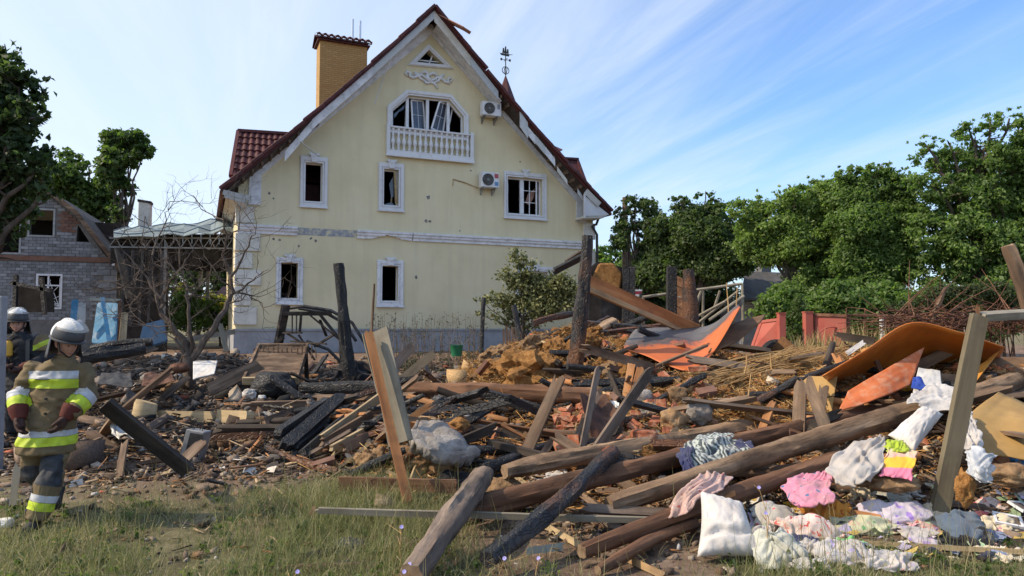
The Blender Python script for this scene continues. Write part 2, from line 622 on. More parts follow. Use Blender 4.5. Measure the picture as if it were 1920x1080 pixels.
M('dark_metal', [(0.3, (0.03, 0.03, 0.031)), (0.7, (0.09, 0.088, 0.085))], 7, 0.6, 0.3, 40, 0.005, metal=0.3, dirt=(0.10, 0.06, 0.04), dirt_amt=0.5)
M('grey_metal', [(0.3, (0.2, 0.2, 0.2)), (0.7, (0.34, 0.34, 0.335))], 6, 0.5, 0.15, 40, 0.004, metal=0.4, dirt=(0.12, 0.10, 0.085), dirt_amt=0.5)
M('pale_metal', [(0.3, (0.44, 0.43, 0.40)), (0.7, (0.62, 0.61, 0.58))], 4, 0.45, 0.15, 30, 0.006, metal=0.2, dirt=(0.25, 0.22, 0.19), dirt_amt=0.5, dirt_scale=4)
# ------------------------------------------------------------------ more materials
def stucco_mat():
	m, nt, b = new_mat('stucco')
	v, _ = coords(nt, 'Object', None, False)
	f = noise_n(nt, v, 0.55, 7, 0.6)
	c = ramp(nt, f, [(0.3, (0.645, 0.56, 0.355)), (0.52, (0.725, 0.635, 0.415)), (0.72, (0.77, 0.69, 0.475))])
	vs, _ = coords(nt, 'Object', (2.2, 2.2, 0.16), False)
	f2 = noise_n(nt, vs, 1.4, 6, 0.65)
	mr = nt.nodes.new('ShaderNodeMapRange')
	mr.inputs[1].default_value, mr.inputs[2].default_value, mr.inputs[4].default_value = 0.47, 0.76, 0.4
	nt.links.new(f2, mr.inputs[0])
	mx = nt.nodes.new('ShaderNodeMixRGB')
	nt.links.new(mr.outputs[0], mx.inputs[0])
	nt.links.new(c, mx.inputs[1])
	mx.inputs[2].default_value = (0.53, 0.475, 0.32, 1)
	# splash dirt and soot specks
	f3 = noise_n(nt, v, 9, 6, 0.7)
	m3 = nt.nodes.new('ShaderNodeMapRange')
	m3.inputs[1].default_value, m3.inputs[2].default_value, m3.inputs[4].default_value = 0.66, 0.74, 0.4
	nt.links.new(f3, m3.inputs[0])
	mx3 = nt.nodes.new('ShaderNodeMixRGB')
	nt.links.new(m3.outputs[0], mx3.inputs[0])
	nt.links.new(mx.outputs[0], mx3.inputs[1])
	mx3.inputs[2].default_value = (0.40, 0.345, 0.21, 1)
	# weathering towards the ground: rain splash in the lowest metre
	sxz = nt.nodes.new('ShaderNodeSeparateXYZ')
	nt.links.new(v, sxz.inputs[0])
	zz_ = math_n(nt.nodes, nt.links, 'MULTIPLY_ADD', f2, 1.2, sxz.outputs[2])
	m4 = nt.nodes.new('ShaderNodeMapRange')
	m4.inputs[1].default_value, m4.inputs[2].default_value, m4.inputs[3].default_value, m4.inputs[4].default_value = 1.1, 2.1, 0.35, 0.0
	nt.links.new(zz_, m4.inputs[0])
	mx4 = nt.nodes.new('ShaderNodeMixRGB')
	nt.links.new(m4.outputs[0], mx4.inputs[0])
	nt.links.new(mx3.outputs[0], mx4.inputs[1])
	mx4.inputs[2].default_value = (0.42, 0.37, 0.25, 1)
	nt.links.new(mx4.outputs[0], b.inputs['Base Color'])
	b.inputs['Roughness'].default_value = 0.92
	b.inputs['Specular IOR Level'].default_value = 0.15
	bump_n(nt, b, noise_n(nt, v, 38, 6, 0.7), 0.55, 0.012)
	MATS['stucco'] = m

stucco_mat()
M('white_trim', [(0.3, (0.62, 0.62, 0.63)), (0.7, (0.78, 0.78, 0.79))], 3, 0.7, 0.2, 40, 0.004, dirt=(0.40, 0.39, 0.38), dirt_amt=0.5, dirt_scale=3, randv=0.05)
M('cream_plaster', [(0.3, (0.60, 0.57, 0.50)), (0.7, (0.73, 0.70, 0.62))], 3, 0.85, 0.25, 40, 0.005, dirt=(0.40, 0.36, 0.29), dirt_amt=0.55, dirt_scale=4, randv=0.06)
M('worn_trim', [(0.3, (0.62, 0.62, 0.63)), (0.6, (0.76, 0.76, 0.77))], 3, 0.8, 0.4, 30, 0.008, dirt=(0.34, 0.34, 0.35), dirt_amt=0.6, dirt_scale=4.5, randv=0.05)
M('plinth', [(0.3, (0.27, 0.275, 0.29)), (0.7, (0.37, 0.375, 0.39))], 2, 0.9, 0.3, 40, 0.006, dirt=(0.19, 0.18, 0.17), dirt_amt=0.5, dirt_scale=1.5, randv=0)
M('mortar_patch', [(0.35, (0.24, 0.25, 0.27)), (0.5, (0.33, 0.34, 0.36)), (0.62, (0.62, 0.56, 0.38))], 5, 0.95, 0.6, 30, 0.01, randv=0)
M('roof_tile', [(0.3, (0.060, 0.016, 0.016)), (0.7, (0.115, 0.032, 0.030))], 4, 0.62, 0.2, 30, 0.004, spec=0.35, dirt=(0.05, 0.03, 0.028), dirt_amt=0.5)
M('rusty_flashing', [(0.3, (0.30, 0.13, 0.085)), (0.7, (0.46, 0.24, 0.17))], 5, 0.6, 0.2, 30, 0.004)
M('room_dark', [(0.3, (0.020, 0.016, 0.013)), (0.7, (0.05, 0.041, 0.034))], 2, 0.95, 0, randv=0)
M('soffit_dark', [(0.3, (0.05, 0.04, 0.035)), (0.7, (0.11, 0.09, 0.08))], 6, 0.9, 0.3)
M('upvc', [(0.3, (0.66, 0.66, 0.68)), (0.7, (0.78, 0.78, 0.80))], 3, 0.4, 0.05, 40, 0.002, spec=0.5, dirt=(0.35, 0.34, 0.33), dirt_amt=0.35, dirt_scale=5, randv=0)
M('silver_pipe', [(0.3, (0.55, 0.56, 0.58)), (0.7, (0.7, 0.7, 0.72))], 3, 0.3, 0.05, metal=0.7, randv=0)

def glass_mat():
	m, nt, b = new_mat('dirty_glass')
	v, _ = coords(nt, 'Object')
	f = noise_n(nt, v, 3, 5)
	c = ramp(nt, f, [(0.35, (0.10, 0.13, 0.18)), (0.7, (0.20, 0.24, 0.31))])
	nt.links.new(c, b.inputs['Base Color'])
	b.inputs['Roughness'].default_value = 0.12
	b.inputs['Specular IOR Level'].default_value = 0.6
	b.inputs['Alpha'].default_value = 0.55
	MATS['dirty_glass'] = m
	m2, nt, b = new_mat('clear_visor')
	b.inputs['Base Color'].default_value = (0.75, 0.74, 0.70, 1)
	b.inputs['Roughness'].default_value = 0.12
	b.inputs['Alpha'].default_value = 0.22
	MATS['clear_visor'] = m2

glass_mat()

def brick_mat(name, c1, c2, cm, bw, bh, ms, axis='XZ', bump=0.5, dirt=(0.2, 0.18, 0.16), damt=0.4):
	m, nt, b = new_mat(name)
	t = nt.nodes.new('ShaderNodeTexCoord')
	sp = nt.nodes.new('ShaderNodeSeparateXYZ')
	nt.links.new(t.outputs['Object'], sp.inputs[0])
	cb = nt.nodes.new('ShaderNodeCombineXYZ')
	nt.links.new(math_n(nt.nodes, nt.links, 'ADD', sp.outputs[0], sp.outputs[1]), cb.inputs[0])
	nt.links.new(sp.outputs[2], cb.inputs[1])
	br = nt.nodes.new('ShaderNodeTexBrick')
	br.inputs['Scale'].default_value = 1
	br.inputs['Color1'].default_value = (*c1, 1)
	br.inputs['Color2'].default_value = (*c2, 1)
	br.inputs['Mortar'].default_value = (*cm, 1)
	br.inputs['Brick Width'].default_value = bw
	br.inputs['Row Height'].default_value = bh
	br.inputs['Mortar Size'].default_value = ms
	nt.links.new(cb.outputs[0], br.inputs['Vector'])
	f = noise_n(nt, t.outputs['Object'], 2.2, 6)
	mr = nt.nodes.new('ShaderNodeMapRange')
	mr.inputs[1].default_value, mr.inputs[2].default_value, mr.inputs[4].default_value = 0.45, 0.75, damt
	nt.links.new(f, mr.inputs[0])
	mx = nt.nodes.new('ShaderNodeMixRGB')
	nt.links.new(mr.outputs[0], mx.inputs[0])
	nt.links.new(br.outputs['Color'], mx.inputs[1])
	mx.inputs[2].default_value = (*dirt, 1)
	nt.links.new(mx.outputs[0], b.inputs['Base Color'])
	b.inputs['Roughness'].default_value = 0.9
	inv = math_n(nt.nodes, nt.links, 'SUBTRACT', 1.0, br.outputs['Fac'])
	bump_n(nt, b, inv, bump, 0.02)
	MATS[name] = m

brick_mat('chimney_brick', (0.50, 0.30, 0.10), (0.42, 0.24, 0.075), (0.30, 0.20, 0.09), 0.26, 0.085, 0.012, damt=0.12, dirt=(0.36, 0.2, 0.07))

# ------------------------------------------------------------------ ground: one sheet out to the horizon
def terrain_mat():
	m, nt, b = new_mat('ground_soil')
	t = nt.nodes.new('ShaderNodeTexCoord')
	v = t.outputs['Object']
	at = nt.nodes.new('ShaderNodeAttribute')
	at.attribute_name = 'col'
	sp = nt.nodes.new('ShaderNodeSeparateColor')
	nt.links.new(at.outputs['Color'], sp.inputs[0])
	f1 = noise_n(nt, v, 3.0, 8, 0.7)
	f2 = noise_n(nt, v, 0.8, 6, 0.6)
	soil = ramp(nt, f1, [(0.3, (0.11, 0.07, 0.05)), (0.5, (0.205, 0.14, 0.10)), (0.7, (0.33, 0.25, 0.19))])
	clay = ramp(nt, f1, [(0.3, (0.16, 0.075, 0.03)), (0.5, (0.31, 0.155, 0.06)), (0.7, (0.46, 0.265, 0.11))])
	ash = ramp(nt, f1, [(0.3, (0.02, 0.018, 0.017)), (0.5, (0.055, 0.047, 0.042)), (0.72, (0.14, 0.125, 0.115))])
	grs = ramp(nt, f1, [(0.3, (0.10, 0.085, 0.05)), (0.5, (0.17, 0.15, 0.085)), (0.7, (0.25, 0.215, 0.13))])

	def mx(f, a, c):
		n = nt.nodes.new('ShaderNodeMixRGB')
		nt.links.new(f, n.inputs[0])
		nt.links.new(a, n.inputs[1])
		nt.links.new(c, n.inputs[2])
		return n.outputs[0]

	def edge(ch, k=0.55):
		a = math_n(nt.nodes, nt.links, 'MULTIPLY_ADD', math_n(nt.nodes, nt.links, 'SUBTRACT', f2, 0.5), 2.2, ch)
		n = nt.nodes.new('ShaderNodeMapRange')
		n.inputs[1].default_value, n.inputs[2].default_value = k - 0.18, k + 0.18
		nt.links.new(a, n.inputs[0])
		return n.outputs[0]
	c = mx(edge(sp.outputs[0]), soil, clay)
	c = mx(edge(sp.outputs[1]), c, ash)
	c = mx(edge(sp.outputs[2]), c, grs)
	nt.links.new(c, b.inputs['Base Color'])
	b.inputs['Roughness'].default_value = 0.97
	b.inputs['Specular IOR Level'].default_value = 0.1
	bump_n(nt, b, noise_n(nt, v, 22, 8, 0.75), 0.9, 0.04)
	return m

def zone_clay(x, y):
	c = 1.0 * gau(x, 1.9, 2.6) * gau(y, 14.0, 3.0) + 0.95 * gau(x, 3.4, 2.6) * gau(y, 10.8, 2.2)
	c = c + 0.6 * gau(x, 0.6, 2.6) * gau(y, 9.8, 2.2) + 0.7 * gau(x, 6.4, 3.0) * gau(y, 11, 3.0) + 0.6 * gau(x, -0.8, 1.0) * gau(y, 8.6, 0.9) + 0.45 * gau(x, 0.6, 1.0) * gau(y, 8, 0.9)
	return np.clip(c, 0, 1)

def zone_ash(x, y):
	c = 1.0 * gau(x, -3.0, 3.2) * gau(y, 14.0, 3.2) + 0.75 * gau(x, -1.2, 1.6) * gau(y, 10, 1.5) + 0.6 * gau(x, -8, 3) * gau(y, 16, 4)
	return np.clip(c, 0, 1)

def zone_grass(x, y):
	d = debris_mask(x, y)
	g = (1 - sstep(5.6, 8.0, y + 0.25 * np.maximum(x, 0) - 0.35 * np.maximum(-x - 1.5, 0))) + sstep(26, 40, y)
	g = g * np.where(y < 12, 1 - 0.75 * sstep(-1.5, -0.7, x) * (1 - sstep(1.2, 2.0, x)), 1)
	g = np.maximum(g, 0.5 * gau(x, -1.2, 1.1) * gau(y, 7.4, 0.6))
	return np.clip(g, 0, 1)

def build_ground():
	xs = np.concatenate([-np.geomspace(600, 14, 26), np.arange(-13.5, 13.5, 0.085), np.geomspace(14, 600, 26)])
	ys = np.concatenate([-np.geomspace(400, 1, 14), np.arange(0, 3.4, 0.4), np.arange(3.5, 24, 0.085), np.geomspace(24.3, 1500, 40)])
	X, Y = np.meshgrid(xs, ys)
	Z = hz(X, Y)
	nx, ny = len(xs), len(ys)
	v = np.stack([X.ravel(), Y.ravel(), Z.ravel()], 1)
	i = np.arange(ny - 1)[:, None] * nx + np.arange(nx - 1)[None, :]
	q = np.stack([i, i + 1, i + nx + 1, i + nx], 2).reshape(-1, 4)
	cols = np.stack([zone_clay(X, Y).ravel(), zone_ash(X, Y).ravel(), zone_grass(X, Y).ravel()], 1)
	o = fastmesh('ground', v, q, 4, terrain_mat(), cols, smooth=True)
	o['kind'] = 'structure'
	o['label'] = 'uneven bare soil ground with rubble mounds and grassy edge'
	return o

build_ground()

# ------------------------------------------------------------------ the yellow house
TH = R(23)
UX, UY = math.cos(TH), math.sin(TH)
_p = P(441, 657, 24.0)
HO = Vector((_p.x, _p.y, _p.z))
house = empty('yellow_house', HO, TH)
T(house, 'yellow two-storey gabled house with blown out windows and a torn roof edge', 'house')

def FP(px, py, w=0.0):
	"""pixel -> (u, z) in the house's plane that lies w metres behind its front wall"""
	d = ray(px, py)
	nx_, ny_ = -UY, UX
	t = (w + HO.x * nx_ + HO.y * ny_) / (d[0] * nx_ + d[1] * ny_)
	x, y, z = d[0] * t, d[1] * t, CAMZ + d[2] * t
	return ((x - HO.x) * UX + (y - HO.y) * UY, z - HO.z)

def FR(x0, y0, x1, y1, w=0.0):
	"""pixel rectangle -> (u0, u1, z0, z1), averaged to an upright rectangle"""
	a, b, c, d = FP(x0, y0, w), FP(x1, y0, w), FP(x1, y1, w), FP(x0, y1, w)
	ym = (y0 + y1) / 2
	u0, u1 = FP(x0, ym, w)[0], FP(x1, ym, w)[0]
	xm = (x0 + x1) / 2
	return u0, u1, FP(xm, y1, w)[1], FP(xm, y0, w)[1]

HW = FP(1112, 450)[0]
BL, BA, BR_ = FP(477, 340), FP(808, 66), FP(1080, 378)       # inner edge of the rake band on the wall
ml = (BA[1] - BL[1]) / (BA[0] - BL[0])
mr_ = (BA[1] - BR_[1]) / (BA[0] - BR_[0])

def zleft(u, off=0.0):
	return BA[1] + ml * (u - BA[0]) + off

def zright(u, off=0.0):
	return BA[1] + mr_ * (u - BA[0]) + off

WOFF = 0.42
ua = BA[0]
wall_poly = [(0, 0), (HW, 0), (HW, zright(HW, WOFF)), (ua, BA[1] + WOFF), (0, zleft(0, WOFF))]
wins = {   # opening and outer surround in photo pixels
	'A': ((572, 306, 604, 378), (562, 294, 614, 389)),
	'B': ((719, 318, 747, 386), (709, 306, 757, 396)),
	'C': ((951, 334, 1016, 403), (944, 324, 1024, 411)),
	'D': ((526, 493, 558, 560), (517, 483, 568, 570)),
	'E': ((716, 499, 746, 565), (706, 488, 756, 575)),
	'H': ((976, 509, 1026, 580), (967, 500, 1036, 590)),
}
holes = []
for k, (op, out) in wins.items():
	u0, u1, z0, z1 = FR(*op)
	holes.append([(u0, z0), (u1, z0), (u1, z1), (u0, z1)])
fpoly = [FP(*p) for p in ((735, 245), (735, 205), (766, 179), (842, 187), (869, 219), (869, 252))]
fz = (fpoly[0][1] + fpoly[-1][1]) / 2
fpoly[0] = (fpoly[0][0], fz)
fpoly[-1] = (fpoly[-1][0], fz)
holes.append(fpoly)
gpoly = [FP(*p) for p in ((781, 117), (833, 122), (804, 94))]
holes.append(gpoly)

def wall_with_holes(name, outer, holes, th, mats, parent):
	loops = [[Vector((u, z, 0)) for u, z in outer]] + [[Vector((u, z, 0)) for u, z in h] for h in holes]
	tris = tessellate_polygon(loops)
	flat = [p for l in loops for p in l]
	mb = MB()
	vs = [(p.x, 0, p.y) for p in flat] + [(p.x, th, p.y) for p in flat]
	n = len(flat)
	fs, ms = [], []
	for t in tris:
		a, b, c = (flat[i] for i in t)
		area = (b.x - a.x) * (c.y - a.y) - (b.y - a.y) * (c.x - a.x)
		t = t if area > 0 else t[::-1]
		fs.append(tuple(t))
		ms.append(0)
		fs.append(tuple(i + n for i in reversed(t)))
		ms.append(1)
	o = 0
	for li, l in enumerate(loops):
		k = len(l)
		for i in range(k):
			a, b = o + i, o + (i + 1) % k
			fs.append((a, b, b + n, a + n) if li else (b, a, a + n, b + n))
			ms.append(0)
		o += k
	mb.v, mb.f, mb.m = vs, fs, ms
	return mb.build(name, mats, parent)

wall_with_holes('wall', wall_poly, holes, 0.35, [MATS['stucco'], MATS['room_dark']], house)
HD = 10.5
mb = MB()
mb.box(0, 0.35, 0.353, HD, 0, zleft(0, WOFF) - 0.02)
mb.build('side_wall', MATS['stucco'], house)
mb = MB()
mb.box(HW - 0.35, HW, 0.353, HD, 0, zright(HW, WOFF) - 0.02)
mb.build('side_wall', MATS['stucco'], house)
mb = MB()
mb.prism([(u, HD, z) for u, z in wall_poly], (0, 0.3, 0))
mb.build('rear_wall', MATS['stucco'], house)
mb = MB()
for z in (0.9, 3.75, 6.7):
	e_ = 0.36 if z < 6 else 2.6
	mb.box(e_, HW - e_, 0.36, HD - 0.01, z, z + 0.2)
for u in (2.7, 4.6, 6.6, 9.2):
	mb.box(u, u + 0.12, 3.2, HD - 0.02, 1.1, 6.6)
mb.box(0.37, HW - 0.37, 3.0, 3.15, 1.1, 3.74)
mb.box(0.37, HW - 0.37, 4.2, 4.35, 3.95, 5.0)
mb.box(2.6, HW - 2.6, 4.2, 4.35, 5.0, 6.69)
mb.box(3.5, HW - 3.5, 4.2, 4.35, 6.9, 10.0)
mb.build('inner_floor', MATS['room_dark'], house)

# plinth, quoins, belt course
zp = FP(660, 618)[1]
mb = MB()
mb.box(-0.06, HW + 0.06, -0.06, 0.0, -1.2, zp)
mb.box(-0.06, 0.0, 0.0, HD, -1.2, zp)
mb.box(-0.09, HW + 0.09, -0.1, -0.06, zp - 0.04, zp + 0.03)
mb.build('plinth', MATS['plinth'], house)

def rect_box(mb, r, w0, w1, mi=0):
	mb.box(r[0], r[1], w0, w1, r[2], r[3], mi)

for px in ((447, 388, 476, 418), (447, 438, 488, 471), (446, 474, 473, 503), (445, 506, 489, 535), (444, 537, 470, 573), (441, 576, 481, 609)):
	r = FR(*px)
	mb = MB()
	mb.box(-0.07, r[1], -0.075, -0.002, r[2], r[3])
	mb.box(-0.07, -0.002, -0.002, 0.55, r[2], r[3])
	mb.build('quoin', MATS['cream_plaster'], house, bevel=0.012)
for px in ((1093, 419, 1112, 449), (1088, 470, 1112, 500), (1095, 503, 1112, 533), (1088, 536, 1112, 568), (1095, 571, 1112, 600)):
	r = FR(*px)
	mb = MB()
	mb.box(r[0], HW + 0.07, -0.075, -0.002, r[2], r[3])
	mb.build('quoin', MATS['cream_plaster'], house, bevel=0.012)

BZ1, BZ0 = FP(770, 436)[1], FP(770, 452)[1]

def belt(x0, x1, broken=False):
	u0 = FP(x0, 440)[0]
	u1 = FP(x1, 450)[0]
	h = BZ1 - BZ0
	mb = MB()
	prof = [(0, 0), (-0.06, 0), (-0.06, .25 * h), (-0.11, .42 * h), (-0.11, .6 * h), (-0.15, .72 * h), (-0.15, .95 * h), (0, h)]
	if not broken:
		mb.prism([(u0, w - 0.002, BZ0 + z) for w, z in prof], (u1 - u0, 0, 0))
	else:
		n = 14
		for i in range(n):
			a = u0 + (u1 - u0) * i / n
			b_ = u0 + (u1 - u0) * (i + 1) / n
			cut = 0.55 * h * math.exp(-((i - 7.5) / 3.0) ** 2) * (0.8 + 0.4 * random.random())
			mb.prism([(a, w - 0.002, BZ0 + max(z, cut)) for w, z in prof], (b_ - a, 0, 0))
	return mb.build('cornice', MATS['worn_trim'], house)

belt(445, 557)
belt(669, 772, True)
belt(774, 1096)
u0, u1 = FP(558, 440)[0], FP(668, 440)[0]
mb = MB()
mb.box(u0, u1, -0.006, 0, BZ0 + 0.03, BZ1 - 0.03)
mb.build('bare_mortar', MATS['mortar_patch'], house)

# window surrounds
def ring(mb, o, i, w0, w1):
	mb.box(o[0], o[1], w0, w1, i[3], o[3])
	mb.box(o[0], o[1], w0, w1, o[2], i[2])
	mb.box(o[0], i[0], w0, w1, i[2], i[3])
	mb.box(i[1], o[1], w0, w1, i[2], i[3])

def grow(r, d):
	return (r[0] - d, r[1] + d, r[2] - d, r[3] + d)

def surround(key, mat):
	op, out = wins[key]
	i, o = FR(*op), FR(*out)
	mb = MB()
	i1 = grow(i, 0.0)
	ring(mb, o, i1, -0.05, -0.002)
	ring(mb, grow(o, -0.015), grow(i, 0.07), -0.085, -0.05)
	ring(mb, grow(i, 0.05), i1, -0.075, -0.05)
	win = mb.build('window', mat, house, bevel=0.006)
	mb = MB()
	um = (i[0] + i[1]) / 2
	k = 0.13 if key != 'C' else 0.11
	mb.prism([(um - k * .75, -0.055, i[3] + 0.02), (um + k * .75, -0.055, i[3] + 0.02), (um + k, -0.055, o[3] + 0.09), (um - k, -0.055, o[3] + 0.09)], (0, -0.09, 0))
	for s in (-1, 1):
		mb.tube([(um + s * k * 1.05, -0.05, o[3] + 0.07), (um + s * k * 1.05, -0.15, o[3] + 0.07)], 0.045, 8)
	mb.tube([(um, -0.14, o[3] + 0.02), (um, -0.17, o[3] + 0.02)], 0.06, 8)
	mb.build('keystone', mat, win, bevel=0.006)
	mb = MB()
	mb.box(o[0] - 0.02, o[1] + 0.02, -0.11, -0.05, o[2] - 0.03, o[2] + 0.035)
	mb.build('sill', mat, win, bevel=0.006)
	return win, i

def shard(parent, pts, w):
	mb = MB()
	mb.prism([(u, w, z) for u, z in pts], (0, 0.006, 0))
	mb.build('glass_shard', MATS['dirty_glass'], parent)

winA, iA = surround('A', MATS['white_trim'])
winB, iB = surround('B', MATS['white_trim'])
winC, iC = surround('C', MATS['white_trim'])
winD, iD = surround('D', MATS['worn_trim'])
winE, iE = surround('E', MATS['worn_trim'])
winH, iH = surround('H', MATS['worn_trim'])

def frame(parent, i, w=0.12, t=0.05, name='frame', sides='LRTB'):
	mb = MB()
	if 'T' in sides:
		mb.box(i[0], i[1], w, w + 0.07, i[3] - t, i[3])
	if 'B' in sides:
		mb.box(i[0], i[1], w, w + 0.07, i[2], i[2] + t)
	if 'L' in sides:
		mb.box(i[0], i[0] + t, w, w + 0.07, i[2] + t, i[3] - t)
	if 'R' in sides:
		mb.box(i[1] - t, i[1], w, w + 0.07, i[2] + t, i[3] - t)
	return mb.build(name, MATS['upvc'], parent, bevel=0.004)

frame(winA, iA, t=0.03)
fB = frame(winB, iB, t=0.05)
# sash of B hangs open, with torn film
mb = MB()
mb.bar((iB[1] - 0.06, 0.05, iB[2] + 0.1), (iB[1] - 0.13, 0.02, iB[3] - 0.08), 0.07, 0.06)
mb.bar((iB[1] - 0.20, 0.25, iB[2] + 0.1), (iB[1] - 0.16, 0.2, iB[3] - 0.3), 0.04, 0.04)
mb.build('sash', MATS['tan_board'], winB)
shard(winB, [(iB[0] + 0.05, iB[2] + 0.05), (iB[1] - 0.1, iB[2] + 0.05), (iB[1] - 0.2, iB[2] + 0.16), (iB[0] + 0.15, iB[2] + 0.1)], 0.15)
shard(winB, [(iB[1] - 0.22, iB[2] + 0.3), (iB[1] - 0.12, iB[2] + 0.4), (iB[1] - 0.16, iB[3] - 0.2), (iB[1] - 0.3, iB[3] - 0.5)], 0.16)
fC = frame(winC, iC, t=0.06)
umC = iC[0] + (iC[1] - iC[0]) * 0.45
mb = MB()
mb.box(umC - 0.08, umC + 0.08, 0.10, 0.19, iC[2] + 0.06, iC[3] - 0.06)
mb.build('mullion', MATS['upvc'], winC, bevel=0.004)
mb = MB()
for f in (0.36, 0.68):
	z = iC[2] + (iC[3] - iC[2]) * f
	mb.box(umC + 0.08, iC[1] - 0.2, 0.14, 0.165, z - 0.012, z + 0.012)
mb.box((umC + iC[1]) / 2 - 0.08, (umC + iC[1]) / 2 - 0.05, 0.14, 0.165, iC[2] + 0.06, iC[3] - 0.06)
mb.box(iC[1] - 0.2, iC[1] - 0.15, 0.11, 0.18, iC[2] + 0.06, iC[3] - 0.06)
mb.build('glazing_bar', MATS['upvc'], winC)
shard(winC, [(iC[0] + 0.06, iC[2] + 0.07), (iC[0] + 0.13, iC[2] + 0.07), (iC[0] + 0.10, iC[2] + 0.6), (iC[0] + 0.13, iC[3] - 0.3), (iC[0] + 0.06, iC[3] - 0.1)], 0.15)
mb = MB()
pts = [(iC[1] - 0.55, iC[2] + 0.55), (iC[1] - 0.4, iC[2] + 0.45), (iC[1] - 0.2, iC[2] + 0.75), (iC[1] - 0.15, iC[3] - 0.3), (iC[1] - 0.3, iC[3] - 0.45), (iC[1] - 0.45, iC[3] - 0.55)]
mb.prism([(u, 0.35, z) for u, z in pts], (0, 0.03, 0))
mb.build('torn_curtain', M('curtain_pink', [(0.3, (0.30, 0.17, 0.13)), (0.7, (0.45, 0.28, 0.22))], 8), winC)
frame(winD, iD, t=0.03, sides='BL')
mb = MB()
mb.bar((iD[0] + 0.3, 0.5, iD[2] + 0.1), (iD[0] + 0.42, 0.6, iD[3] - 0.4), 0.03, 0.03)
mb.bar((iD[0] + 0.18, 0.02, iD[2] - 0.25), (iD[0] + 0.37, 0.05, iD[2] + 0.42), 0.02, 0.02)
mb.build('splintered_bar', MATS['old_wood'], winD)
frame(winE, iE, t=0.03, sides='BR')
frame(winH, iH, t=0.05)

# bullet and shrapnel scars
scar_m = M('scar', [(0.35, (0.10, 0.11, 0.12)), (0.65, (0.30, 0.28, 0.24))], 12, 0.95, 0.8, 40)
for (px, py, rr) in ((803, 370, 0.085), (799, 414, 0.07), (806, 415, 0.05), (780, 520, 0.07), (505, 363, 0.05), (513, 372, 0.035), (592, 451, 0.07), (583, 447, 0.05), (560, 461, 0.04),
					 (525, 450, 0.05), (513, 448, 0.04), (883, 320, 0.04), (1000, 285, 0.035), (975, 303, 0.04), (740, 600, 0.05), (862, 433, 0.03), (1055, 345, 0.03)):
	mb = MB()
	u, z = FP(px, py)
	n = 9
	pts = [(u + math.cos(2 * math.pi * i / n) * rr * random.uniform(0.6, 1.2), -0.004, z + math.sin(2 * math.pi * i / n) * rr * random.uniform(0.5, 1.3)) for i in range(n)]
	mb.prism(pts, (0, 0.003, 0))
	mb.build('shrapnel_scar', scar_m, house)

# attic window with balustrade
def poly_ring(mb, outer, inner, w0, w1):
	n = len(outer)
	for i in range(n):
		j = (i + 1) % n
		q = [outer[i], outer[j], inner[j], inner[i]]
		mb.prism([(u, w1, z) for u, z in q], (0, w0 - w1, 0))

def offset_poly(p, d):
	c = Vector((sum(a for a, b in p) / len(p), sum(b for a, b in p) / len(p)))
	n = len(p)
	ar = sum(p[i][0] * p[(i + 1) % n][1] - p[(i + 1) % n][0] * p[i][1] for i in range(n))
	s = 1 if ar > 0 else -1
	out = []
	for i in range(n):
		a, b, e = Vector(p[i - 1]), Vector(p[i]), Vector(p[(i + 1) % n])
		d1, d2 = (b - a).normalized(), (e - b).normalized()
		n1, n2 = Vector((d1.y, -d1.x)) * s, Vector((d2.y, -d2.x)) * s
		m_ = (n1 + n2).normalized()
		out.append(tuple(b + m_ * d / max(0.4, m_.dot(n1))))
	return out

mb = MB()
poly_ring(mb, offset_poly(fpoly, 0.19), offset_poly(fpoly, 0.0), -0.06, -0.002)
poly_ring(mb, offset_poly(fpoly, 0.165), offset_poly(fpoly, 0.07), -0.10, -0.06)
winF = mb.build('window', MATS['white_trim'], house)
winF['label'] = 'wide attic window with canted corners'
mb = MB()
poly_ring(mb, fpoly, offset_poly(fpoly, -0.06), 0.10, 0.18)
for f in (765, 803, 842):
	u = FP(f, 215)[0]
	zt = fpoly[2][1] + (fpoly[3][1] - fpoly[2][1]) * (u - fpoly[2][0]) / (fpoly[3][0] - fpoly[2][0])
	mb.box(u - 0.055, u + 0.055, 0.09, 0.19, fz + 0.06, zt - 0.06)
mb.build('mullion', MATS['upvc'], winF, bevel=0.004)

def sash(parent, c, mat_glass=True):
	"""a loose casement given by its four corners in (u, w, z)"""
	mb = MB()
	for i in range(4):
		mb.bar(c[i], c[(i + 1) % 4], 0.06, 0.06, (0, 1, 0))
	s = mb.build('sash', MATS['upvc'], parent, bevel=0.004)
	mb = MB()
	mb.prism(c, (0, 0.01, 0))
	mb.build('pane', MATS['dirty_glass'], s)
	mb = MB()
	m01, m23 = (Vector(c[0]) + Vector(c[1])) / 2, (Vector(c[2]) + Vector(c[3])) / 2
	m12, m30 = (Vector(c[1]) + Vector(c[2])) / 2, (Vector(c[3]) + Vector(c[0])) / 2
	mb.bar(m01, m23, 0.015, 0.025, (0, 1, 0))
	mb.bar(m12, m30, 0.015, 0.025, (0, 1, 0))
	mb.build('glazing_bar', MATS['upvc'], s)

def F3(px, py, w):
	u, z = FP(px, py, w)
	return (u, w, z)

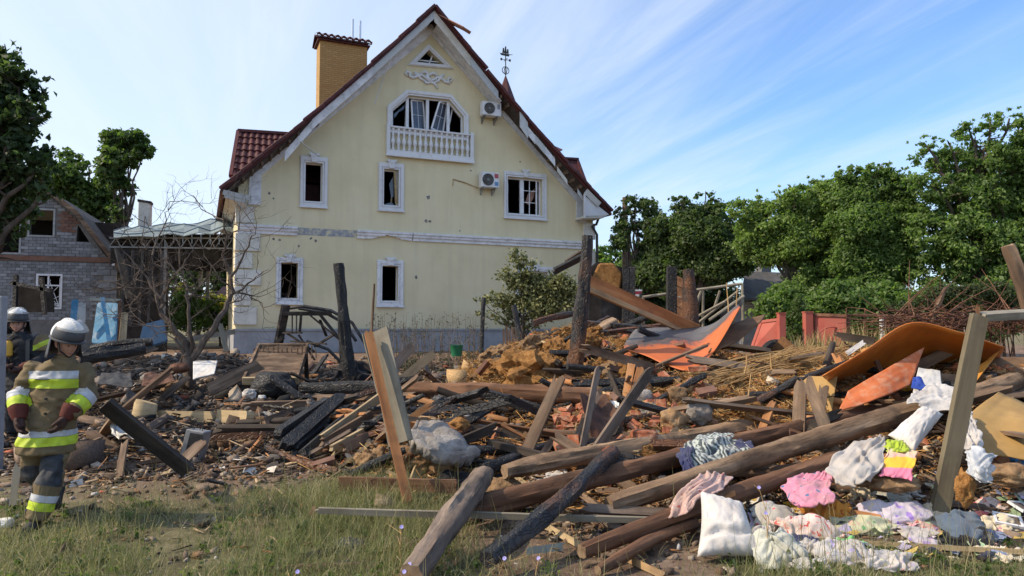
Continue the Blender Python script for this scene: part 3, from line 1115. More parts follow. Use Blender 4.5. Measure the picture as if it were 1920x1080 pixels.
sash(winF, [F3(774, 242, 0.22), F3(797, 245, 0.30), F3(793, 190, 0.30), F3(771, 188, 0.22)])
sash(winF, [F3(809, 241, 0.0), F3(830, 250, 0.30), F3(838, 196, 0.35), F3(824, 191, 0.05)])
mb = MB()
mb.bar(F3(841, 238, 0.3), F3(848, 204, 0.3), 0.07, 0.05)
mb.bar(F3(760, 240, 0.25), F3(762, 195, 0.25), 0.06, 0.05)
mb.build('sash', MATS['upvc'], winF)
for pts in (((738, 214), (758, 197), (763, 190), (757, 205), (748, 210), (740, 222)), ((864, 250), (869, 250), (869, 232), (866, 240)), ((738, 242), (762, 243), (762, 240), (740, 240))):
	shard(winF, [FP(*p, 0.2) for p in pts], 0.2)

bal = empty('balustrade')
bal.parent = house
b0, b1 = FP(723, 294)[0], FP(886, 300)[0]
bz0, bz1, bz2 = FP(805, 300)[1], FP(805, 288)[1], FP(805, 247)[1]
mb = MB()
mb.box(b0, b1, -0.16, -0.002, bz0, bz1 - 0.02)
mb.box(b0 - 0.02, b1 + 0.02, -0.2, -0.16, bz0 - 0.02, bz0 + 0.06)
mb.build('base_rail', MATS['white_trim'], bal, bevel=0.008)
mb = MB()
mb.box(b0 + 0.14, b1 - 0.14, -0.18, -0.03, bz2 - 0.03, bz2 + 0.035)
mb.build('handrail', MATS['white_trim'], bal, bevel=0.008)
for (a, b_) in ((b0, b0 + 0.13), (b1 - 0.13, b1)):
	mb = MB()
	mb.box(a, b_, -0.16, -0.002, bz1 - 0.02, bz2 + 0.10)
	mb.build('side_post', MATS['white_trim'], bal, bevel=0.008)
prof = [(.045, 0), (.06, .02), (.06, .06), (.035, .09), (.035, .16), (.05, .19), (.035, .22), (.045, .26), (.075, .33), (.078, .40), (.06, .48), (.042, .56), (.035, .66), (.05, .70), (.035, .73),
		(.04, .84), (.03, .88), (.055, .92), (.055, 1)]
hb = bz2 - 0.03 - bz1 + 0.02
mb = MB()
mb.lathe([(r * 1.05, z * hb) for r, z in prof], (0, 0, 0), 10)
first = mb.build('baluster', MATS['white_trim'], bal, smooth=True, angle=60)
nb = 15
for i in range(nb):
	u = b0 + 0.24 + (b1 - b0 - 0.48) * i / (nb - 1)
	o = first if i == 0 else share(first, bal)
	o.location = (u, -0.1, bz1 - 0.02)

# little triangular window in the gable
mb = MB()
poly_ring(mb, offset_poly(gpoly, 0.15), gpoly, -0.06, -0.002)
poly_ring(mb, offset_poly(gpoly, 0.12), offset_poly(gpoly, 0.05), -0.09, -0.06)
winG = mb.build('window', MATS['white_trim'], house)
winG['label'] = 'small triangular window in the gable'
mb = MB()
mb.bar(F3(804, 121, 0.15), F3(812, 101, 0.15), 0.04, 0.05)
mb.bar(F3(785, 113, 0.15), F3(826, 117, 0.15), 0.04, 0.04)
mb.build('sash', MATS['upvc'], winG)

# stucco scroll ornament under it
mb = MB()

def scroll(pts, r):
	q = [F3(x, y, -0.03) for x, y in pts]
	mb.tube(q, [r * (0.6 + 0.6 * math.sin(math.pi * (i + .5) / len(q))) for i in range(len(q))], 7)

scroll(((764, 143), (760, 138), (764, 134), (769, 137), (768, 143), (774, 146), (782, 143), (790, 140), (798, 146), (804, 152)), 0.05)
scroll(((845, 154), (848, 148), (843, 146), (839, 150), (842, 156), (834, 153), (828, 147), (820, 145), (812, 150), (806, 152)), 0.05)
scroll(((790, 138), (797, 134), (804, 141), (812, 137), (820, 142)), 0.055)
scroll(((795, 150), (801, 156), (808, 154), (815, 157), (820, 166)), 0.045)
scroll(((800, 140), (802, 148), (807, 154)), 0.07)
scroll(((776, 136), (782, 139), (788, 147), (797, 153)), 0.045)
scroll(((832, 140), (827, 143), (822, 152), (812, 155)), 0.045)
for k in range(16):
	x, y = random.choice(((766, 138), (776, 142), (786, 141), (800, 146), (806, 152), (814, 150), (826, 148), (842, 150), (798, 154)))
	c = Vector(F3(x + random.uniform(-4, 4), y + random.uniform(-4, 4), -0.03))
	mb.tube([c, c + Vector((0, -0.04, 0))], [0.045, 0.02], 6)
mb.build('stucco_scroll', MATS['white_trim'], house, smooth=True, angle=180)

# rake bands on the wall
def band(pin, pout):
	mb = MB()
	mb.prism([(u, -0.002, z) for u, z in pin + pout[::-1]], (0, -0.055, 0))
	return mb.build('rake_band', MATS['worn_trim'], house)

zl0 = FP(478, 384)[1]
zr0 = FP(1085, 417)[1]
uL, uR = FP(489, 384)[0], FP(1080, 400)[0]
band([(uL, zl0), (uL, zleft(uL)), (ua, BA[1])], [(FP(466, 384)[0], zl0), (FP(466, 384)[0], zleft(FP(466, 384)[0], WOFF)), (ua, BA[1] + WOFF)])
uR2 = min(HW - 0.02, FP(1098, 400)[0])
band([(uR, zr0), (uR, zright(uR)), (ua, BA[1])], [(uR2, zr0), (uR2, zright(uR2, WOFF)), (ua, BA[1] + WOFF)])

# ------------------------------------------------------------------ roof
OV = -0.75
RA, RL, RR = FP(815, 13, OV), FP(412, 357, OV), FP(1147, 399, OV)
mL = (RA[1] - RL[1]) / (RA[0] - RL[0])
mR = (RA[1] - RR[1]) / (RA[0] - RR[0])

def roof_slab(a, b, bell):
	"""a = ridge, b = eave tip (u, z); slightly bell-cast near the eave"""
	mb = MB()
	n = 14
	top = []
	for i in range(n + 1):
		t = i / n
		u = a[0] + (b[0] - a[0]) * t
		z = a[1] + (b[1] - a[1]) * t - bell * math.sin(math.pi * t)
		top.append((u, z))
	nw = 18
	th = 0.10
	vs, fs = [], []
	for j in range(nw + 1):
		w = OV + (HD + 0.6 - OV) * j / nw
		for (u, z) in top:
			vs.append((u, w, z))
	m = n + 1
	o = len(vs)
	vs += [(u, w, z - th) for (u, w, z) in vs]
	for j in range(nw):
		for i in range(n):
			q = (j * m + i, j * m + i + 1, (j + 1) * m + i + 1, (j + 1) * m + i)
			fs.append(q)
			fs.append(tuple(o + k for k in reversed(q)))
	rim = [i for i in range(m)] + [j * m + n for j in range(1, nw + 1)] + [nw * m + i for i in range(n - 1, -1, -1)] + [j * m for j in range(nw - 1, 0, -1)]
	for k in range(len(rim)):
		a_, b_ = rim[k], rim[(k + 1) % len(rim)]
		fs.append((a_, b_, b_ + o, a_ + o))
	mb.add(vs, fs)
	return mb, top

mbL, topL = roof_slab(RA, RL, 0.16)
mbR, topR = roof_slab(RA, RR, 0.20)
mbL.add(mbR.v, mbR.f)
mbL.build('roof', MATS['roof_tile'], house)

def along(top, t):
	f = t * (len(top) - 1)
	i = min(int(f), len(top) - 2)
	f -= i
	return (top[i][0] + (top[i + 1][0] - top[i][0]) * f, top[i][1] + (top[i + 1][1] - top[i][1]) * f)

# verge tiles along both rakes, a little ragged
for top in (topL, topR):
	n = 22
	for i in range(n):
		a, b = along(top, i / n), along(top, (i + 1.06) / n if i < n - 1 else 1.0)
		j = random.uniform(-0.025, 0.03)
		mb = MB()
		mb.bar((a[0], OV - 0.03, a[1] + 0.03 + j), (b[0], OV - 0.03 + random.uniform(-.02, .02), b[1] + 0.05 + j), 0.20, 0.11, (0, 0, 1))
		mb.build('verge_tile', MATS['roof_tile'], house, bevel=0.015)

# fascia lengths: torn, bent, some missing
def fascia(top, t0, t1, drop, hgt, w, mat, tilt=0.0, kick=0.0):
	a, b = along(top, t0), along(top, t1)
	mb = MB()
	n = 4
	for i in range(n):
		f0, f1 = i / n, (i + 1) / n
		p = [(a[0] + (b[0] - a[0]) * f, a[1] + (b[1] - a[1]) * f - drop - tilt * f) for f in (f0, f1)]
		q0, q1 = w - kick * f0, w - kick * f1
		mb.add([(p[0][0], q0, p[0][1]), (p[1][0], q1, p[1][1]), (p[1][0], q1 - 0.02, p[1][1] - hgt), (p[0][0], q0 - 0.02, p[0][1] - hgt),
				(p[0][0], q0 + 0.03, p[0][1]), (p[1][0], q1 + 0.03, p[1][1]), (p[1][0], q1 + 0.01, p[1][1] - hgt), (p[0][0], q0 + 0.01, p[0][1] - hgt)],
			   [(0, 1, 2, 3), (7, 6, 5, 4), (0, 4, 5, 1), (3, 2, 6, 7), (0, 3, 7, 4), (1, 5, 6, 2)])
	mb.build('fascia_board', MATS[mat], house)

fascia(topL, 0.0, 0.315, 0.12, 0.30, OV + 0.04, 'pale_metal')
fascia(topL, 0.315, 0.60, 0.10, 0.34, OV + 0.02, 'worn_trim', 0.02)
fascia(topL, 0.60, 0.72, 0.14, 0.34, OV + 0.05, 'worn_trim', 0.28, -0.1)
fascia(topR, 0.0, 0.19, 0.12, 0.40, OV + 0.04, 'cream_plaster')
fascia(topR, 0.19, 0.34, 0.14, 0.36, OV + 0.02, 'pale_metal', 0.05)
fascia(topR, 0.455, 0.50, 0.02, 0.62, OV - 0.06, 'pale_metal', 0.1)
fascia(topR, 0.50, 0.545, 0.22, 0.34, OV, 'worn_trim', 0.03)
fascia(topR, 0.545, 0.605, 0.22, 0.32, OV, 'pale_metal', 0.02)
fascia(topR, 0.605, 0.66, 0.24, 0.30, OV, 'worn_trim', 0.05)
fascia(topR, 0.68, 0.74, 0.40, 0.2, OV + 0.12, 'cream_plaster', 0.1)
fascia(topR, 0.80, 0.84, 0.42, 0.2, OV + 0.1, 'pale_metal', 0.1)
# rafters and battens showing where the lining is torn away
for top, ts in ((topL, (0.66, 0.70, 0.74, 0.78, 0.82, 0.86, 0.90)), (topR, (0.36, 0.40, 0.66, 0.70, 0.74, 0.78, 0.82))):
	for t in ts:
		a = along(top, t)
		mb = MB()
		mb.bar((a[0], OV + 0.08, a[1] - 0.2), (a[0], 0.0, a[1] - 0.2), 0.07, 0.13)
		mb.build('rafter_end', MATS['old_wood'], house)
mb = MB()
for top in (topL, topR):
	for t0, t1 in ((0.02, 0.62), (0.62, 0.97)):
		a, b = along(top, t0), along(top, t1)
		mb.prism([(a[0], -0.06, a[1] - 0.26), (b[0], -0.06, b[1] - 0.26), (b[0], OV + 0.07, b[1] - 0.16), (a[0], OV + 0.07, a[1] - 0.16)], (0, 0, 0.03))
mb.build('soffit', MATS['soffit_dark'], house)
mb = MB()
for top, t0, t1 in ((topL, 0.02, 0.56), (topR, 0.02, 0.36)):
	a, b = along(top, t0), along(top, t1)
	mb.prism([(a[0], -0.07, a[1] - 0.46), (b[0], -0.07, b[1] - 0.46), (b[0], OV + 0.06, b[1] - 0.40), (a[0], OV + 0.06, a[1] - 0.40)], (0, 0, 0.02))
mb.build('soffit_lining', MATS['worn_trim'], house)

# boxed eaves
mb = MB()
tip = along(topL, 0.985)
zb = FP(455, 383, OV)[1]
ub = FP(447, 380, OV)[0] + 0.25
mb.prism([(tip[0] + 0.1, OV + 0.06, tip[1] - 0.12), (ub, OV + 0.06, zb - 0.05), (ub, OV + 0.06, zb + 0.02), (tip[0] + 0.16, OV + 0.06, tip[1] - 0.05)], (0, HD, 0))
mb.build('eave_soffit', MATS['cream_plaster'], house)
mb = MB()
c0, c1 = F3(470, 333, OV), F3(470, 380, OV)
mb.bar(c0, c1, 0.07, 0.05)
mb.bar(F3(418, 360, OV - 0.02), F3(470, 372, OV - 0.02), 0.16, 0.03, (0, 1, 0))
mb.bar(F3(420, 368, OV - 0.05), F3(462, 379, OV - 0.08), 0.08, 0.03, (0, 1, 0))
mb.bar(F3(440, 372, OV - 0.05), F3(456, 392, OV - 0.02), 0.04, 0.03, (0, 1, 0))
mb.build('broken_eave_panel', MATS['pale_metal'], house)
mb = MB()
ch = [F3(1096, 366, OV + 0.03), F3(1142, 402, OV + 0.03), F3(1131, 408, OV + 0.03), F3(1096, 408, OV + 0.03)]
mb.prism(ch, (0, 0.03, 0))
mb.bar(F3(1096, 364, OV), F3(1096, 409, OV), 0.09, 0.05)
mb.build('eave_cheek', MATS['white_trim'], house)
mb = MB()
mb.prism([F3(1094, 409, OV + 0.03), F3(1131, 409, OV + 0.03), F3(1140, 403, OV + 0.03), F3(1094, 405, OV + 0.03)], (0, HD, 0))
mb.build('eave_soffit', MATS['cream_plaster'], house)
mb = MB()
mb.bar(F3(1098, 358, OV - 0.03), F3(1124, 384, OV - 0.05), 0.22, 0.03, (0, 1, 0.3))
mb.build('fascia_board', MATS['pale_metal'], house)
# rain pipe at the right corner
mb = MB()
mb.tube([F3(1122, 410, -0.1), F3(1118, 421, -0.1), F3(1110, 424, -0.1), (HW + 0.12, -0.1, FP(1112, 440)[1]), (HW + 0.12, -0.1, 0.2)], 0.055, 8)
mb.build('rain_pipe', MATS['dark_metal'], house)

# torn trim strips hanging down
def hanging(pts, w, label):
	mb = MB()
	for a, b in zip(pts[:-1], pts[1:]):
		mb.bar(a, b, 0.025, w, (0, 1, 0))
	o = mb.build('hanging_trim', MATS['pale_metal'], house)
	o['label'] = label

hanging([F3(732, 112, OV), F3(716, 155, OV + 0.25), F3(702, 195, OV + 0.3)], 0.07, 'thin trim strip hanging from the left rake')
hanging([F3(563, 265, OV), F3(583, 281, OV + 0.1), F3(596, 293, OV + 0.2)], 0.08, 'bent trim strip dangling over the upper left window')
mb = MB()
mb.bar(F3(822, 30, OV + 0.2), F3(872, 55, OV - 0.5), 0.36, 0.03, (0.2, 0, 1))
mb.bar(F3(868, 53, OV - 0.48), F3(882, 62, OV - 0.5), 0.20, 0.03, (0.2, 0, 1))
mb.build('loose_flashing', MATS['rusty_flashing'], house)

# pantiles for the visible dormer slope and the chimney cap
def pantile_mesh():
	mb = MB()
	n = 6
	for i in range(n):
		t0, t1 = i / n, (i + 1) / n
		f = lambda t: 0.035 * math.sin(math.pi * min(t / 0.7, 1)) - 0.012 * (t > 0.7)
		mb.add([(t0, 0, f(t0) + .05), (t1, 0, f(t1) + .05), (t1, 1, f(t1)), (t0, 1, f(t0)), (t0, 0, f(t0) - 0.01), (t1, 0, f(t1) - 0.01)],
			   [(0, 1, 2, 3), (4, 5, 1, 0)])
	return mb

_pt = pantile_mesh().build('tile', MATS['roof_tile'], house)

def tile_slope(A, B, C, D, nu, nv):
	"""quad: A,B lower edge left-right, D,C upper edge; covered by single pantiles"""
	global _pt
	A, B, C, D = map(Vector, (A, B, C, D))
	first = True
	for j in range(nv):
		for i in range(nu):
			def q(s, t):
				return A.lerp(B, s).lerp(D.lerp(C, s), t)
			o0 = q(i / nu, j / nv)
			xu = q((i + 1) / nu, j / nv) - o0
			yv = q(i / nu, (j + 1.08) / nv) - o0
			nz = xu.cross(yv).normalized()
			if tile_slope.first:
				o = _pt
				tile_slope.first = False
			else:
				o = share(_pt, house)
			jx = random.uniform(-0.008, 0.008)
			o.matrix_local = Matrix(((xu.x, yv.x, nz.x, o0.x + nz.x * jx), (xu.y, yv.y, nz.y, o0.y + nz.y * jx), (xu.z, yv.z, nz.z, o0.z + nz.z * (0.03 + jx)), (0, 0, 0, 1)))

tile_slope.first = True
# left dormer: ridge runs out over the left eave
w1, w2 = 3.2, 1.4
D0, D1 = F3(448, 248, w1), F3(575, 256, w1)
E0, E1 = F3(434, 332, w2), F3(600, 343, w2)
mb = MB()
bk0, bk1 = (E0[0], 2 * w1 - w2, E0[2]), (E1[0], 2 * w1 - w2, E1[2])
mb.prism([D0, E0, bk0], (0.02, 0, 0.001))
mb.add([D0, E0, E1, D1, bk0, bk1], [(0, 1, 2, 3), (3, 5, 4, 0)])
mb.bar((D0[0] - 0.05, D0[1], D0[2] + 0.06), (D1[0], D1[1], D1[2] + 0.06), 0.2, 0.1)
mb.bar((D0[0] - 0.03, D0[1], D0[2] + 0.03), (E0[0] - 0.03, E0[1], E0[2] + 0.03), 0.12, 0.14)
mb.box(E0[0] + 0.15, E1[0], w2 + 0.2, 2 * w1 - w2 - 0.2, E0[2] - 1.2, E0[2] - 0.02)
mb.build('dormer', MATS['roof_tile'], house)
tile_slope(E0, E1, D1, D0, 12, 7)
# right dormer: two small dark peaks over the right rake
w1 = 4.0
D0, D1 = F3(1050, 298, w1), F3(1082, 300, w1)
E0, E1 = F3(1040, 330, w1 - 1.2), F3(1103, 357, w1 - 1.2)
mb = MB()
mb.add([D0, E0, E1, D1], [(0, 1, 2, 3)])
mb.add([D1, E1, (E1[0], w1 + 1.2, E1[2])], [(0, 1, 2)])
mb.add([D0, D1, (E1[0], w1 + 1.2, E1[2]), (E0[0], w1 + 1.2, E0[2])], [(0, 1, 2, 3)])
mb.bar((D0[0], D0[1], D0[2] + 0.04), (D1[0] + 0.05, D1[1], D1[2] + 0.04), 0.18, 0.1)
mb.bar((D1[0], D1[1], D1[2]), E1, 0.14, 0.12)
mb.build('dormer', MATS['roof_tile'], house)
mb = MB()
mb.bar(F3(1020, 270, 1.0), F3(1050, 283, 0.6), 0.6, 0.05, (-0.5, 0, 1))
mb.build('lifted_tile_sheet', MATS['roof_tile'], house)

# chimney
ch = empty('chimney')
ch.parent = house
wc = 4.5
r = FR(599, 82, 688, 215, wc)
mb = MB()
mb.box(r[0], r[1], wc, wc + 0.95, r[2] - 1.5, r[3])
mb.build('shaft', MATS['chimney_brick'], ch)
mb = MB()
mb.box(r[0] - 0.1, r[1] + 0.1, wc - 0.14, wc + 1.1, r[3], r[3] + 0.05)
mb.prism([(r[0] - 0.16, wc - 0.2, r[3] + 0.05), (r[1] + 0.16, wc - 0.2, r[3] + 0.05), (r[1] + 0.16, wc + 0.48, r[3] + 0.36), (r[0] - 0.16, wc + 0.48, r[3] + 0.36)], (0, 0.02, 0.04))
mb.prism([(r[0] - 0.16, wc + 1.15, r[3] + 0.05), (r[1] + 0.16, wc + 1.15, r[3] + 0.05), (r[1] + 0.16, wc + 0.5, r[3] + 0.36), (r[0] - 0.16, wc + 0.5, r[3] + 0.36)], (0, -0.02, 0.04))
mb.build('cap', MATS['roof_tile'], ch)
nt_ = 9
for i in range(nt_):
	a = r[0] - 0.16 + (r[1] - r[0] + 0.32) * i / nt_
	o = share(_pt, ch)
	wd = (r[1] - r[0] + 0.32) / nt_
	o0 = Vector((a, wc - 0.24, r[3] + 0.11))
	yv = Vector((0, 0.72, 0.33))
	nz = Vector((0, -0.33, 0.72)).normalized() * 1.6
	o.matrix_local = Matrix(((wd, 0, nz.x, o0.x), (0, yv.y, nz.y, o0.y), (0, yv.z, nz.z, o0.z), (0, 0, 0, 1)))
for px, top in ((661, 36), (675, 39)):
	u, z = FP(px, 75, wc + 0.5)
	mb = MB()
	mb.tube([(u, wc + 0.5, z - 0.3), (u, wc + 0.5, FP(px, top, wc + 0.5)[1])], 0.05, 8)
	mb.build('flue_pipe', MATS['silver_pipe'], ch, smooth=True)

# small turret spire with a ship weathervane
ws = 3.0
u, z0 = FP(948, 200, ws)
zt = FP(948, 143, ws)[1]
mb = MB()
n = 6
mb.tube([(u, ws, z0 - 1.2), (u, ws, zt)], [0.95, 0.03], n)
mb.build('spire', MATS['roof_tile'], house)
vane = empty('weathervane')
vane.parent = house
zv = FP(948, 92, ws)[1]
mb = MB()
mb.tube([(u, ws, zt - 0.1), (u, ws, zv)], 0.022, 6)
zc_ = FP(948, 132, ws)[1]
mb.tube([(u + 0.16 * math.cos(a), ws, zc_ + 0.16 * math.sin(a)) for a in np.linspace(0, 2 * math.pi, 17)], 0.018, 5, False)
mb.tube([(u, ws + 0.16 * math.cos(a), zc_ + 0.16 * math.sin(a)) for a in np.linspace(0, 2 * math.pi, 17)], 0.018, 5, False)
za_ = FP(948, 112, ws)[1]
mb.bar((u - 0.2, ws, za_), (u + 0.2, ws, za_), 0.02, 0.02)
mb.bar((u, ws - 0.2, za_), (u, ws + 0.2, za_), 0.02, 0.02)
for du in (-0.2, 0.2):
	mb.box(u + du - 0.04, u + du + 0.04, ws - 0.01, ws + 0.01, za_ - 0.05, za_ + 0.05)
mb.build('vane_stem', MATS['dark_metal'], vane)
zs = FP(948, 104, ws)[1]
mb = MB()
mb.prism([(u - 0.2, ws, zs), (u + 0.16, ws, zs - 0.02), (u + 0.2, ws, zs + 0.08), (u - 0.26, ws, zs + 0.08)], (0, 0.03, 0))
for du, hh in ((-0.1, 0.22), (0.0, 0.3), (0.1, 0.2)):
	mb.prism([(u + du - 0.05, ws, zs + 0.1), (u + du + 0.05, ws, zs + 0.1), (u + du + 0.03, ws, zs + 0.1 + hh), (u + du - 0.02, ws, zs + 0.1 + hh)], (0, 0.03, 0))
mb.bar((u + 0.15, ws, zs + 0.05), (u + 0.32, ws, zs + 0.08), 0.02, 0.02)
mb.build('ship_figure', MATS['dark_metal'], vane)

# ------------------------------------------------------------------ air conditioners on the wall (things of their own)
def to_world(p):
	return Vector((HO.x + p[0] * UX - p[1] * UY, HO.y + p[0] * UY + p[1] * UX, HO.z + p[2]))

def aircon(px, label, sticker):
	r = FR(*px, -0.3)
	w, h = r[1] - r[0], r[3] - r[2]
	root = empty('air_conditioner', to_world((r[0], -0.1, r[2])), TH)
	T(root, label, 'air conditioner', 'outdoor air conditioner units on the yellow wall')
	mb = MB()
	mb.box(0, w, -0.32, 0.02, 0, h)
	mb.build('casing', MATS['upvc'], root, bevel=0.02)
	mb = MB()
	c = (w * 0.36, h * 0.5)
	n = 20
	rr = h * 0.40
	mb.tube([(c[0], -0.322, c[1]), (c[0], -0.34, c[1])], [rr, rr * 0.98], n)
	g = mb.build('fan_grille', MATS['dark_metal'], root)
	mb = MB()
	for k in range(4):
		q = rr * (0.25 + 0.24 * k)
		mb.tube([(c[0] + q * math.cos(a), -0.35, c[1] + q * math.sin(a)) for a in np.linspace(0, 2 * math.pi, 19)], 0.006, 4, False)
	mb.tube([(c[0], -0.34, c[1]), (c[0], -0.355, c[1])], rr * 0.16, 10)
	for k in range(6):
		a = math.pi * k / 6
		mb.bar((c[0] - rr * math.cos(a), -0.348, c[1] - rr * math.sin(a)), (c[0] + rr * math.cos(a), -0.348, c[1] + rr * math.sin(a)), 0.006, 0.006)
	mb.build('wire_guard', MATS['grey_metal'], g)
	for s in (0.15, 0.8):
		mb = MB()
		mb.bar((w * s, 0.1, -0.03), (w * s, -0.36, -0.03), 0.04, 0.05)
		mb.bar((w * s, 0.08, -0.03), (w * s, 0.08, -0.25), 0.04, 0.04)
		mb.bar((w * s, -0.30, -0.03), (w * s, 0.08, -0.22), 0.03, 0.03)
		mb.build('bracket', MATS['grey_metal'], root)
	if sticker:
		for z0, z1, mname, cc in ((0.62, 0.92, 'sticker_red', (0.42, 0.09, 0.09)), (0.12, 0.38, 'sticker_blue', (0.14, 0.27, 0.45))):
			mb = MB()
			mb.box(w * 0.73, w * 0.95, -0.324, -0.321, h * z0, h * z1)
			mb.build('sticker', plain(mname, cc), root)
		mb = MB()
		mb.tube([(0, 0.06, 0.02), (-0.45, 0.07, 0.16), (-0.98, 0.08, 0.27), (-1.0, 0.08, 0.02)], 0.02, 6)
		mb.build('pipe', MATS['tan_board'], root)
	else:
		mb = MB()
		mb.box(w * 0.78, w * 0.92, -0.324, -0.321, h * 0.5, h * 0.85)
		mb.build('sticker', plain('sticker_grey', (0.25, 0.26, 0.3)), root)

aircon((903, 192, 938, 218), 'white air conditioner on the wall tucked under the right rake', False)
aircon((901, 324, 934, 352), 'white air conditioner with red and blue stickers beside the double window', True)
# ------------------------------------------------------------------ background materials
M('white_brick', [(0.3, (0.17, 0.175, 0.185)), (0.7, (0.28, 0.285, 0.295))], 3, 0.9, 0.3, 40, 0.006, dirt=(0.10, 0.095, 0.09), dirt_amt=0.75, dirt_scale=1.2, randv=0.22)  # lowered tones and heavier blotches also carry the tree shade on this wall
M('mortar', [(0.3, (0.12, 0.115, 0.11)), (0.7, (0.19, 0.18, 0.17))], 4, 0.95, 0.3, 40, randv=0)
M('dull_brick', [(0.3, (0.14, 0.07, 0.05)), (0.7, (0.24, 0.13, 0.09))], 5, 0.92, 0.4, 40, dirt=(0.11, 0.09, 0.08), dirt_amt=0.6, randv=0.2)
M('cinder_block', [(0.3, (0.16, 0.165, 0.175)), (0.7, (0.26, 0.265, 0.28))], 5, 0.95, 0.5, 40, randv=0.15)
M('slate_roof', [(0.3, (0.06, 0.058, 0.06)), (0.7, (0.13, 0.125, 0.12))], 3, 0.85, 0.3, 20, dirt=(0.09, 0.085, 0.05), dirt_amt=0.5)
M('soot_wall', [(0.3, (0.015, 0.013, 0.012)), (0.6, (0.05, 0.044, 0.04)), (0.75, (0.13, 0.115, 0.10))], 2, 0.95, 0.4, 20)
M('blue_paint', [(0.3, (0.04, 0.17, 0.31)), (0.7, (0.075, 0.26, 0.44))], 3, 0.6, 0.3, 30, 0.004, dirt=(0.45, 0.47, 0.47), dirt_amt=0.55, dirt_scale=4, randv=0.05)
M('blue_dark', [(0.3, (0.05, 0.10, 0.16)), (0.7, (0.10, 0.17, 0.25))], 3, 0.7, 0.3, 30, 0.004, dirt=(0.08, 0.08, 0.08), dirt_amt=0.6, dirt_scale=3)
M('fibre_sheet', [(0.3, (0.15, 0.19, 0.195)), (0.7, (0.25, 0.30, 0.305))], 1.5, 0.5, 0.2, 20, 0.01, dirt=(0.17, 0.2, 0.2), dirt_amt=0.6, dirt_scale=1.2)
M('red_paint', [(0.3, (0.33, 0.075, 0.055)), (0.7, (0.46, 0.13, 0.095))], 3, 0.65, 0.25, 30, 0.004, dirt=(0.22, 0.08, 0.06), dirt_amt=0.5, dirt_scale=3)
M('white_post', [(0.3, (0.55, 0.55, 0.53)), (0.7, (0.72, 0.72, 0.7))], 4, 0.85, 0.3, dirt=(0.3, 0.29, 0.27), dirt_amt=0.6)
M('bark', [(0.3, (0.045, 0.035, 0.028)), (0.7, (0.13, 0.105, 0.085))], 8, 0.95, 0.9, 25, 0.02, (1, 1, 0.2))
M('dead_bark', [(0.3, (0.07, 0.052, 0.042)), (0.7, (0.19, 0.15, 0.12))], 8, 0.95, 0.7, 30, 0.01, (1, 1, 0.25), dirt=(0.03, 0.026, 0.024), dirt_amt=0.6)
M_col('leaf', 0.5, 3.0, 0.35, 0, 0.5, 0.35, (1.4, 1.7, 0.8))
M_col('dry_leaf', 0.7, 6.0, 0.3, 0, 0.2, 0.2)

class Frame:
	"""a vertical wall plane with its own local axes: u along, w behind, z up"""

	def __init__(s, px, py, y, yaw):
		p = P(px, py, y)
		s.o, s.a = p, R(yaw)
		s.ux, s.uy = math.cos(s.a), math.sin(s.a)

	def fp(s, px, py, w=0.0):
		d = ray(px, py)
		nx_, ny_ = -s.uy, s.ux
		t = (w + s.o.x * nx_ + s.o.y * ny_) / (d[0] * nx_ + d[1] * ny_)
		return ((d[0] * t - s.o.x) * s.ux + (d[1] * t - s.o.y) * s.uy, CAMZ + d[2] * t - s.o.z)

	def f3(s, px, py, w=0.0):
		u, z = s.fp(px, py, w)
		return (u, w, z)

	def fr(s, x0, y0, x1, y1, w=0.0):
		ym, xm = (y0 + y1) / 2, (x0 + x1) / 2
		return s.fp(x0, ym, w)[0], s.fp(x1, ym, w)[0], s.fp(xm, y1, w)[1], s.fp(xm, y0, w)[1]

	def root(s, name):
		return empty(name, s.o, s.a)

# ------------------------------------------------------------------ burnt white-brick house on the left
fl = Frame(216, 590, 29.0, 17.8)
bh = fl.root('brick_house')
T(bh, 'burnt out white brick house with a sloping grey gambrel roof behind the blue panels', 'house')
LU0 = fl.fp(-150, 500)[0]
zt = lambda py, px=120: fl.fp(px, py)[1]
gl = [fl.fp(*p) for p in ((212, 487), (203, 487), (140, 400), (96, 366), (-20, 356))]
wallp = [(LU0, -1.5), (0, -1.5), (0, gl[0][1]), gl[1], gl[2], gl[3], gl[4], (LU0, gl[2][1])]
bw = {'up': (55, 393, 101, 442), 'low': (70, 516, 114, 577), 'left': (-30, 385, 38, 474)}
bholes = []
for k, r in bw.items():
	r = fl.fr(*r)
	bholes.append([(r[0], r[2]), (r[1], r[2]), (r[1], r[3]), (r[0], r[3])])
tri = [fl.fp(*p) for p in ((143, 453), (168, 454), (146, 421))]
bholes.append(tri)
wall_with_holes('wall', wallp, bholes, 0.3, [MATS['mortar'], MATS['room_dark']], bh)

def inpoly(p, u, z):
	c = False
	n = len(p)
	for i in range(n):
		a, b = p[i], p[i - 1]
		if (a[1] > z) != (b[1] > z) and u < (b[0] - a[0]) * (z - a[1]) / (b[1] - a[1]) + a[0]:
			c = not c
	return c

